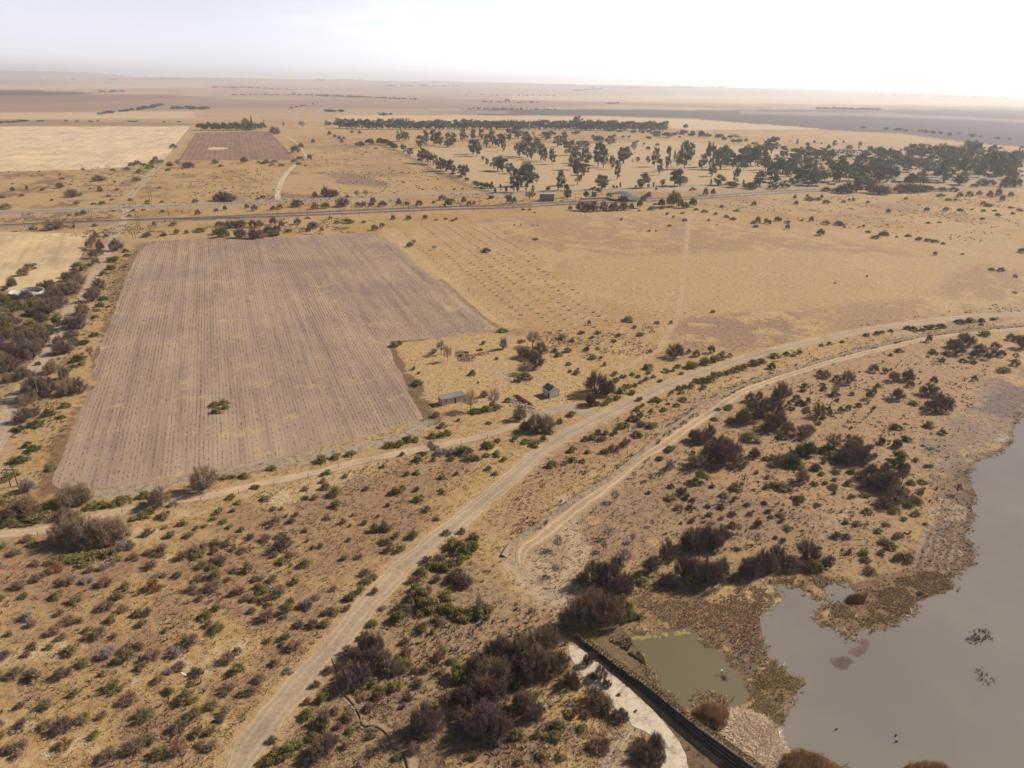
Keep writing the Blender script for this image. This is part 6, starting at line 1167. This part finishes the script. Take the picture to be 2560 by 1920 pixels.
def pickup():
    c = at(1224, 484); o = empty('parked_pickup', (c[0], c[1], 0), .2); tag(o, 'white pickup on the main road where the tree line meets it', 'pickup')
    wp = simple('white_paint', (.75, .74, .72), (.7, .69, .67), 1, .3); body = MB(); body.box((0, 0, .75), (5.0, 1.8, .6)); body.box((.5, 0, 1.35), (1.9, 1.65, .65)); body.build('body', wp, o)
    MB().box((.5, 0, 1.38), (1.93, 1.68, .35)).build('window', M_DARK, o)
    for x in (-1.5, 1.55):
        for y in (-.85, .85): MB().tube((x, y - .1, .36), (x, y + .1, .36), .36, .36, 12).build('wheel', M_DARK, o)
pickup()

# ------------------------------------------------------------------ poles, fences
M_WOOD = simple('weathered_pole', (.115, .085, .07), (.08, .06, .05), 1); M_GALV = simple('galvanised', (.42, .40, .39), (.33, .31, .30), 1, .5); M_MAST = simple('rusty_mast', (.15, .105, .085), (.10, .07, .06), 1)
def foot_height(x, yb, yt):
    P = at(x, yb); n = np.linalg.norm(P); return P, (yb - yt) * depth(P) / FPX / math.cos(math.atan2(CAM_H, n))
for k, (tl, x, yb, yt, lb) in enumerate((('T1', 1203, 1015, 862, 'twin post power pole on the near side of the rail crossing'), ('T1', 1305, 775, 640, 'twin post power pole beyond the crossroads'), ('T1', 1160, 1095, 1005, 'shorter twin post power pole above the corner of the stubble field'), ('T1', 795, 950, 855, 'twin post power pole between road and rails west of the crossing'),
        ('L1', 125, 400, 236, 'twin armed power pole in the bushes at the bend of the side road'))):
    P, h = foot_height(*tp(tl, x, yb), tp(tl, x, yt)[1]) if False else foot_height(tp(tl, x, yb)[0], tp(tl, x, yb)[1], tp(tl, x, yt)[1])
    o = empty('power_pole', (P[0], P[1], 0), .1); tag(o, lb, 'power pole', 'power poles along the side road')
    for s in (-.9, .9): MB().tube((s, 0, 0), (s, 0, h), .16, .11, 7).build('post', M_WOOD, o)
    MB().box((0, -.16, h - .5), (3.6, .14, .2)).build('crossarm', M_WOOD, o); MB().tube((-.9, .13, 2.2), (.9, .13, h * .72), .05, .05, 5).build('brace', M_WOOD, o)
    for s in (-1.6, 0, 1.6): MB().tube((s, -.16, h - .4), (s, -.16, h - .12), .07, .05, 6).build('insulator', M_GALV, o)
for tl, x, yb, yt, lb in (('M1', 905, 152, 78, 'single thin pole at the edge of the thicket by the stubble field'), ('M1', 633, 745, 690, 'short single pole in front of two green shrubs')):
    P, h = foot_height(tp(tl, x, yb)[0], tp(tl, x, yb)[1], tp(tl, x, yt)[1]); o = empty('telephone_pole', (P[0], P[1], 0)); tag(o, lb, 'pole')
    MB().tube((0, 0, 0), (0, 0, h), .13, .09, 7).build('post', M_WOOD, o); MB().box((0, -.12, h - .3), (1.3, .1, .12)).build('crossarm', M_WOOD, o)
ML = (('T1', 1463, 915, 828, 'east of the rail crossing'), ('T1', 1960, 892, 840, 'north of the big dark bushes'), ('T2', 190, 908, 797, 'below the white track junction'), ('T2', 640, 912, 836, 'between two portals'), ('T2', 520, 800, 752, 'at the edge of the main road'), ('T2', 1228, 790, 728, 'among the roadside thorn bushes'),
    ('T2', 1275, 842, 762, 'on the far side of the rails by a thorn bush'), ('T2', 1320, 862, 800, 'in a pair with a taller one'), ('T2', 1365, 885, 800, 'taller one of a pair'), ('T2', 1715, 795, 714, 'right of the dark green bush'), ('T2', 1748, 802, 736, 'just behind the mast by the dark bush'), ('T2', 1882, 868, 792, 'where the siding begins'),
    ('T2', 1830, 838, 792, 'short one where the siding begins'), ('T3', 548, 790, 715, 'west of the platforms'), ('T3', 775, 722, 665, 'behind the platforms'), ('T3', 870, 770, 712, 'between platform and canopy'), ('T3', 1140, 690, 640, 'past the canopy by the main road'), ('T4', 100, 700, 650, 'before the first pale house'), ('T4', 330, 690, 640, 'near the long pale house'), ('T3', 1730, 745, 700, 'past the tall green trees'), ('T3', 1935, 765, 700, 'near the end of the rails'))
for tl, x, yb, yt, lb in ML:
    P, h = foot_height(tp(tl, x, yb)[0], tp(tl, x, yb)[1], tp(tl, x, yt)[1]); o = empty('catenary_mast', (P[0], P[1], 0)); tag(o, 'thin dark catenary mast ' + lb, 'mast', 'catenary masts along the railway')
    MB().tube((0, 0, 0), (0, 0, h), .15, .11, 6).build('pole', M_MAST, o); MB().tube((0, 0, h * .86), (1.2, 2.6, h * .93), .06, .05, 5).build('cantilever', M_GALV, o); MB().tube((0, 0, h * .98), (1.2, 2.6, h * .94), .03, .03, 5).build('stay', M_GALV, o)
for tl, x0, y0, x1, y1, yt1, lb in (('T2', 380, 852, 443, 908, 838, 'pale beamed catenary portal nearest the rail crossing'), ('T2', 826, 852, 892, 908, 824, 'pale beamed catenary portal in the middle of the straight'), ('T3', 95, 826, 155, 852, 770, 'pale beamed catenary portal beside the siding shed'), ('T1', 298, 940, 322, 962, 895, 'pale beamed catenary portal west of the rail crossing')):
    A, h = foot_height(tp(tl, x1, y1)[0], tp(tl, x1, y1)[1], tp(tl, x1, yt1)[1]); B = at(*tp(tl, x0, y0)); o = empty('catenary_portal', (A[0], A[1], 0)); tag(o, lb, 'catenary portal'); q = (B[0] - A[0], B[1] - A[1])
    MB().tube((0, 0, 0), (0, 0, h), .16, .12, 6).build('mast', M_MAST, o); MB().tube((q[0], q[1], 0), (q[0], q[1], h), .16, .12, 6).build('mast', M_MAST, o); MB().tube((0, 0, h), (q[0], q[1], h), .2, .2, 6).build('beam', M_WHITEW, o)
def fence(name, ps, gap, label, h=1.35, side=0.0):
    L = smooth_line(world(ps), 1.0); L = L + np.array([side, 0]); s = np.r_[0, np.cumsum(np.linalg.norm(np.diff(L, axis=0), axis=1))]; n = min(95, int(s[-1] / gap)); o = empty(name, (L[0][0], L[0][1], 0)); tag(o, label, 'fence')
    pm = MB().tube((0, 0, 0), (0, 0, h), .075, .065, 6).mesh('post', M_WOOD); Q = []
    for k in range(n + 1):
        t = s[-1] * k / n; p = (np.interp(t, s, L[:, 0]) - L[0][0], np.interp(t, s, L[:, 1]) - L[0][1]); Q.append(p); link('post', pm, o, (p[0], p[1], 0))
    for z in (.45, .8, 1.15):
        mb = MB()
        for a, b in zip(Q[:-1], Q[1:]): mb.tube((a[0], a[1], z), (b[0], b[1], z), .008, .008, 3)
        mb.build('wire', M_GALV, o)
fence('wire_fence', pts('T2', "1290,1060 1380,1140 1455,1207 1615,1357 1740,1467 1885,1587") + pts('M2', "1815,75 1888,140 2000,240 2135,357"), 9, 'wire fence of thin posts between the stubble field track and the pasture', 1.6)
fence('wire_fence', pts('L1', "330,835 560,790 800,700 1000,640 1300,600 1900,505 2212,425") + pts('L2', "395,345 700,245 1100,175 1500,95") + pts('M2', "1800,1425 2000,1370"), 9, 'low wire fence along the near edge of the brown farm road')
fence('wire_fence', pts('M3', "2190,830 1810,940 1640,1060 1500,1170 1280,1320 1040,1500"), 11, 'wire fence on the ditch bank beside the service track', 1.4, -1.5)
fence('wire_fence', pts('T3', "1560,855 1700,900 1850,950 2000,985 2200,1010"), 14, 'wire fence from the tall green trees to the thorny veld')
# ------------------------------------------------------------------ dug pits with spoil, in rows
def pits():
    g = random.Random(3); A, Bv, O = np.array([2.35, -6.25]), np.array([8.0, 3.1]), np.array([7.3, 334.7])
    R_ = world([(1040, 562), (1150, 560), (1280, 575), (1400, 700), (1530, 785), (1645, 862), (1500, 882), (1375, 830), (1255, 760), (1185, 700), (1100, 625)]); ms = []
    M_SP = simple('spoil_soil', (.40, .285, .15), (.33, .23, .12), 2, .95, .3)
    for v in range(4):
        r = np.random.default_rng(v); n, rings = 18, [(1.9, .0), (1.3, .28), (.95, .46), (.62, .40), (.45, .05), (.0, .02)]; mb = MB(); vv = []
        for q, (rad, z) in enumerate(rings):
            for i in range(n):
                a = 6.28318 * i / n; east = .5 + .5 * math.cos(a)
                zz = z * (.55 + .75 * (1 - east) if q in (1, 2) else (.85 if q == 3 else 1)) + (.30 * east * (q == 3)) + r.normal(0, .03) * (0 < q < 4)
                vv.append((rad * math.cos(a) * (1.25 if q < 3 else 1.35) - (.5 * (1 - east) if q < 2 else 0), rad * math.sin(a) * .8, max(0, zz)))
        mb.add(vv, [(k * n + i, k * n + (i + 1) % n, (k + 1) * n + (i + 1) % n, (k + 1) * n + i) for k in range(len(rings) - 1) for i in range(n)]); ms.append(mb.mesh('dug_pit', M_SP))
    c = []
    for i in range(-40, 30):
        for j in range(-14, 14):
            p = O + A * i + Bv * j + np.array([g.gauss(0, .35), g.gauss(0, .35)])
            if inside_dist(R_, np.array([p[0]]), np.array([p[1]]))[0] > 0: c.append((p @ p, p))
    c.sort(key=lambda q: q[0])
    for _, p in c[:290]:
        o = link('dug_pit', g.choice(ms), None, (p[0], p[1], .0), g.uniform(-.15, .15)); o.scale = (g.uniform(.5, .8),) * 2 + (g.uniform(.5, 1.0),)
        tag(o, 'small dug pit with pale spoil heap in the rows on the pasture', 'pit', 'dug pits in rows on the pasture')
pits()
# ------------------------------------------------------------------ agaves, birds, driftwood
def agave(x, y, wpx, label, stalk):
    c = at(x, y); w = wpx * depth(c) / FPX; o = empty('agave', (c[0], c[1], 0)); tag(o, label, 'agave'); g = random.Random(int(x)); mb = MB()
    for k in range(34):
        a = k * 2.4; el = .25 + 1.1 * (k / 34); L = w / 2 * g.uniform(.85, 1.15); d = Vector((math.cos(a) * math.cos(el), math.sin(a) * math.cos(el), math.sin(el))); s = Vector((-math.sin(a), math.cos(a), 0)) * L * .09
        p = d * L * .5 + Vector((0, 0, .1)); t = d * L + Vector((0, 0, .1)); mb.add([s * .8, -s * .8, p + s * 1.1, p - s * 1.1, t, p + Vector((0, 0, -.06))], [(0, 1, 5), (0, 5, 2), (1, 3, 5), (2, 5, 4), (5, 3, 4), (0, 2, 3, 1), (2, 4, 3)])
    mb.build('leaf_rosette', simple('agave_blue', (.13, .16, .15), (.20, .23, .21), 2), o)
    if stalk: MB().tube((0, 0, 0), (1.0, 0, w * 1.45), .07, .03, 6).build('flower_stalk', M_WOOD, o)
agave(*tp('M2', 1362, 775), 19, 'larger blue green agave with a leaning dry flower stalk', True); agave(*tp('M2', 1408, 808), 14, 'smaller blue green agave beside the larger one', False); agave(*tp('B2', 1945, 420), 22, 'pale agave rosette above the weir thicket', False)
def body_mesh(L, r, n=10, m_=8, taper=.5):
    v, f = [], []
    for i in range(n + 1):
        t = i / n; rr = r * math.sin(math.pi * t) ** .6 * (1 - taper * t * .5) + .001
        for j in range(m_): v.append((L * (t - .5), rr * math.cos(6.28318 * j / m_), rr * math.sin(6.28318 * j / m_)))
    return v, [(i * m_ + j, i * m_ + (j + 1) % m_, (i + 1) * m_ + (j + 1) % m_, (i + 1) * m_ + j) for i in range(n) for j in range(m_)]
M_WHITEF = simple('white_feathers', (.80, .79, .76), (.72, .71, .68), 5)
def egret():
    d = FPX * FWD + RGT * (463 - 1280) - UPV * (1686 - 960); k = 113 * FPX / FPX / np.linalg.norm(d) * 1.0; p = CAMP + d * k
    o = empty('egret', tuple(p), 2.3); tag(o, 'white egret in flight with both wings raised over the scrub', 'bird')
    v, f = body_mesh(.55, .085); mb = MB().add(v, f); v2, f2 = body_mesh(.16, .04); mb.add([(x - .33, y, z + .05) for x, y, z in v2], f2); mb.tube((-.40, 0, .05), (-.52, 0, .03), .012, .002, 5); mb.tube((.22, 0, 0), (.5, .03, -.02), .015, .01, 5); mb.build('body', M_WHITEF, o, smooth=True)
    for s in (-1, 1):
        w = MB(); A = [(-.14, 0, .05), (-.12, s * .22, .28), (-.02, s * .42, .60), (.10, s * .44, .62), (.16, s * .26, .30), (.17, 0, .05)]
        w.add(A + [(x, y, z - .02) for x, y, z in A], [(0, 1, 4, 5), (1, 2, 3, 4), (11, 10, 7, 6), (10, 9, 8, 7)] + [(i, 6 + i, 6 + (i + 1) % 6, (i + 1) % 6) for i in range(6)]); w.build('wing', M_WHITEF, o)
egret()
for (tx, ty, rz, lb) in ((593, 1328, .4, 'dark duck swimming alone on open water'), (1106, 1378, 1.0, 'dark duck swimming near the lone reed bed, farther out of two'), (1112, 1434, .2, 'dark duck swimming near the lone reed bed, nearer of two')):
    c = at(*tp('B4', tx, ty)); o = empty('duck', (c[0], c[1], .03), rz); tag(o, lb, 'duck', 'ducks on the lake'); dk = simple('duck_brown', (.05, .04, .035), (.03, .025, .02), 8)
    v, f = body_mesh(.6, .15); mb = MB().add([(x, y, z + .1) for x, y, z in v], f); v2, f2 = body_mesh(.17, .065); mb.add([(x - .33, y, z + .32) for x, y, z in v2], f2); mb.tube((-.25, 0, .15), (-.31, 0, .32), .05, .04, 6); mb.build('body', dk, o, smooth=True); MB().tube((-.40, 0, .32), (-.48, 0, .30), .025, .012, 5).build('beak', M_WOOD, o)
_c = at(*tp('B3', 1815, 870)); _o = empty('drowned_branch', (_c[0], _c[1], .02)); tag(_o, 'dead branch sticking out of the olive green pond', 'branch'); _g = random.Random(4); _mb = MB()
for k in range(14): _a = _g.uniform(0, 6.28); _mb.tube((_g.uniform(-.4, .6), _g.uniform(-1.4, .5), 0), (_g.uniform(-.4, 1.2) + math.cos(_a) * .4, _g.uniform(-1.8, .8) + math.sin(_a) * .4, _g.uniform(.1, .6)), .04, .015, 5)
_mb.build('twigs', M_WOOD, _o)
_c = at(*tp('B3', 1808, 845)); _o = empty('heron', (_c[0], _c[1], .3), .5); tag(_o, 'pale grey heron standing on the dead branch in the pond', 'bird'); _v, _f = body_mesh(.5, .11); _mb = MB().add([(x, y, z * 1.1 + .55 - x * .3) for x, y, z in _v], _f); _mb.tube((-.2, 0, .65), (-.3, 0, .95), .04, .03, 6); _mb.tube((-.3, 0, .95), (-.36, 0, .93), .045, .02, 6); _mb.build('body', M_WHITEF, _o, smooth=True)
for s in (-.05, .05): MB().tube((.03, s, -.25), (.0, s, .5), .015, .02, 5).build('leg', M_WOOD, _o)
for (tl, x0, y0, x1, y1, r, lb) in (('B4', 90, 1350, 135, 1460, .16, 'long pale log between the straw bed and the open water'), ('B4', 1228, 285, 1240, 330, .10, 'short pale driftwood stick on the tip of the marsh shore'), ('B4', 128, 780, 145, 748, .09, 'short pale driftwood stick on the green marsh islet')):
    a, b = at(*tp(tl, x0, y0)), at(*tp(tl, x1, y1)); o = empty('driftwood', (a[0], a[1], .08)); tag(o, lb, 'driftwood'); q = (b - a) / 4; mb = MB(); g = random.Random(int(x0))
    P = [(q[0] * k + g.gauss(0, .12), q[1] * k + g.gauss(0, .12), g.uniform(.0, .12)) for k in range(5)]
    for k in range(4): mb.tube(P[k], P[k + 1], r * (1 - .15 * k), r * (1 - .15 * (k + 1)), 7)
    mb.tube(P[2], (P[2][0] + .5, P[2][1] + .4, .35), r * .5, r * .2, 5); mb.build('log', simple('bleached_wood', (.62, .56, .48), (.5, .44, .37), 3), o)

# ------------------------------------------------------------------ far hills and the haze over the plain
def hills():
    a = np.linspace(math.atan((-900 - 1280) / 1914), math.atan((520 - 1280) / 1914), 90); V = []
    prof = 225 * sstep(0, .32, (a[-1] - a) / (a[-1] - a[0])) * (.85 + .3 * fbm(a * 40, a * 0, 1.5, 4, 2))
    for r, k in ((24500, 0), (26500, 1), (28500, 1.02), (30500, 0)): V.append(np.stack([np.sin(a) * r, np.cos(a) * r, prof * k - (k == 0) * 5], 1))
    V = np.array(V).reshape(-1, 3); i = np.arange(len(V)).reshape(4, -1); F = np.stack([i[:-1, :-1], i[:-1, 1:], i[1:, 1:], i[1:, :-1]], -1).reshape(-1, 4)
    tag(link('hills', np_mesh('hills', V, F, simple('hill_scrub', (.16, .14, .10), (.12, .11, .08), .002), smooth=True)), 'low blue hills on the horizon', 'hills', kind='structure')
hills()
def haze():
    mt = bpy.data.materials.new('haze'); mt.use_nodes = True; nt = mt.node_tree; nt.nodes.clear(); out = N(nt, "ShaderNodeOutputMaterial"); v = N(nt, "ShaderNodeVolumePrincipled")
    v.inputs['Color'].default_value = (*HAZE_COL, 1); v.inputs['Density'].default_value = HAZE_DENSITY; v.inputs['Anisotropy'].default_value = HAZE_G
    for s in ('Density Attribute', 'Color Attribute', 'Temperature Attribute'): v.inputs[s].default_value = ''
    nt.links.new(v.outputs[0], out.inputs['Volume'])
    o = MB().box((0, 15000, 164.5), (66000, 36000, 331)).build('haze', mt); tag(o, 'thin pale haze over the whole plain', 'haze', kind='stuff'); mt.cycles.homogeneous_volume = True
haze()

# ------------------------------------------------------------------ labels: each plant by its look and the landmark it stands by
LM = [("the black stepped weir", tp('B3', 900, 770)), ("the pale spillway apron", tp('B3', 1000, 1120)), ("the olive green pond", tp('B3', 1500, 560)), ("the round reed tuft", tp('B4', 760, 200)), ("the flying white egret", (463, 1686)),
    ("the blackened gable hut", tp('M3', 340, 990)), ("the flat roofed beige shed", (1125, 1005)), ("the red and white rubble heap", tp('M3', 100, 1080)), ("the ruined brick walls", (1165, 885)), ("the round reservoir", (69, 737)),
    ("the green clump in the stubble", tp('M1', 1905, 1110)), ("the rail crossing", tp('T1', 1055, 940)), ("the crossroads", tp('T1', 1070, 820)), ("the brick farm ruin", (424, 415)), ("the tall cypress", tp('T1', 2180, 150)), ("the arched station canopy", (1560, 500)),
    ("the kiosk", (1485, 492)), ("the white track's foot", tp('T2', 190, 755)), ("the white track's head", tp('T2', 350, 450)), ("the ploughed field's near corner", tp('T1', 1540, 420)), ("the stubble's pasture corner", (1238, 824)), ("the stubble's inner corner", (978, 854)),
    ("the stubble's lowest corner", (135, 1212)), ("the stubble's far corner", (373, 603)), ("the stubble's fence corner", (951, 581)), ("the fork below the hut", tp('M3', 745, 1195)), ("the service track's bend", tp('L3', 90, 1010)), ("the gully's sandy end", tp('B2', 1300, 1600)), ("the gully's head", tp('B2', 670, 730)),
    ("the road's bend at the gully", tp('L2', 900, 1440)), ("the road's lower end", tp('B2', 100, 1300)), ("the marsh tip", tp('B4', 760, 480)), ("the pale salt shore", tp('M4', 2040, 1390)), ("the tyre tracked shore", tp('L4', 1500, 850)), ("the pasture path's bend", tp('M3', 1270, 600)), ("the farm road's middle", tp('L2', 690, 215)),
    ("the farm road's lower end", tp('L1', 330, 780)), ("the big thicket on the farm road", tp('L1', 820, 800)), ("the twin armed pole", tp('L1', 125, 400)), ("the short pole", tp('M1', 633, 745)), ("the thin pole", tp('M1', 905, 152)), ("the side road's bend", tp('M1', 280, 810)), ("the pickup", (1224, 484)), ("the siding shed", (1367, 503)),
    ("the end of the windbreak", tp('T3', 1310, 160)), ("the start of the windbreak", tp('T2', 715, 150)), ("the bright village houses", tp('T4', 1200, 612)), ("the first pale village house", tp('T4', 265, 642)), ("the white house in the upper gums", tp('T4', 1270, 440)), ("the small village house", tp('T4', 760, 382)), ("the lone tree past the windbreak", tp('T3', 1495, 150)),
    ("the tall green siding trees", tp('T3', 1400, 830)), ("the pasture's gum corner", tp('T2', 1950, 690)), ("the narrow tall gums", tp('T3', 1340, 514)), ("the wood's pale clearing", tp('T3', 1000, 560)), ("the upper service track", tp('M4', 1400, 505)), ("the middle of the service track", tp('M3', 1500, 1285)), ("the upper gravel road", tp('M4', 500, 500)), ("the gravel road above the hut", tp('M3', 1350, 900)),
    ("the larger agave", tp('M2', 1362, 775)), ("the bush top thicket", tp('M4', 1650, 620)), ("the grey mud shore", tp('M4', 1950, 1080)), ("the bushland's middle", tp('M4', 650, 1250)), ("the mown field's corner", tp('T1', 780, 1055)), ("the far scrub patch", tp('T4', 1400, 1120)), ("the east veld bank", tp('T4', 1950, 1370)), ("the dark shrub on the east veld", tp('T4', 450, 1069)), ("the scrub field's lower edge", (150, 1880)), ("the scrub field's middle", (330, 1560)), ("the scrub field's upper edge", (560, 1420)), ("the scrub field's western edge", (20, 1560))]
NTH = ['', 'second ', 'third ', 'fourth ', 'fifth ', 'sixth ', 'seventh ', 'eighth ', 'ninth ', 'tenth ', 'eleventh ', 'twelfth ', 'thirteenth ', 'fourteenth ', 'fifteenth ', 'sixteenth ', 'seventeenth ', 'eighteenth ', 'nineteenth ', 'twentieth '] + ['twenty ' + q for q in ('first ', 'second ', 'third ', 'fourth ', 'fifth ', 'sixth ', 'seventh ', 'eighth ', 'ninth ')] + ['thirtieth '] + ['thirty ' + q for q in ('first ', 'second ', 'third ', 'fourth ', 'fifth ', 'sixth ', 'seventh ', 'eighth ', 'ninth ')] + ['fortieth ']
KIND = {'thorn_tree': 'thorn bush', 'dry_shrub': 'dry shrub', 'green_shrub': 'leafy shrub', 'gum_tree': 'gum tree', 'bare_tree': 'bare tree', 'leafy_tree': 'leafy tree', 'cypress': 'cypress'}
SIZE = {'thorn_tree': (4.5, 8.5), 'dry_shrub': (1.6, 2.6), 'green_shrub': (1.8, 3.4), 'gum_tree': (11, 19), 'bare_tree': (4, 8), 'leafy_tree': (8, 15), 'cypress': (3, 9)}
def write_labels():
    by = {}
    for q in PLANTS:
        o, kind, colour, x, y, wm, note = q
        o['group'] = {'windbreak': 'gum trees of the long windbreak', 'thicket': 'thorn bushes beside the side road', 'bare': 'bare trees by the service track', 'field clump': 'green clump in the stubble field'}.get(note) or {'thorn_tree': 'leafless thorn bushes on the veld', 'dry_shrub': 'dry shrubs on the veld', 'green_shrub': 'green shrubs on the veld', 'gum_tree': 'gum trees in the village and pasture', 'bare_tree': 'bare trees on the veld', 'leafy_tree': 'leafy trees on the plain', 'cypress': 'cypresses at the farmstead'}[kind]
        if note == 'windbreak':
            o['label'] = 'grey green gum tree in the long even windbreak row'; continue
        n, (lx, ly) = min(((k, p) for k, p in LM), key=lambda t: (t[1][0] - x) ** 2 + (2.2 * (t[1][1] - y)) ** 2)
        dx, dy = x - lx, 2.2 * (y - ly); sec = ('left of ' if dx < 0 else 'right of ') if abs(dx) > abs(dy) else ('beyond ' if dy < 0 else 'before ')
        a, b = SIZE[kind]; sz = 'small ' if wm < a else 'large ' if wm > b else ''
        by.setdefault((f"{sz}{colour.replace('purple', 'purplish brown')} {KIND[kind]}", sec + n), []).append((math.hypot(dx, dy), o))
    for (what, where), L in by.items():
        L.sort(key=lambda t: t[0])
        for k, (_, o) in enumerate(L):
            o['label'] = f"{what} {where}" + ('' if len(L) == 1 else f", {NTH[min(k, len(NTH) - 1)]}closest")
write_labels()
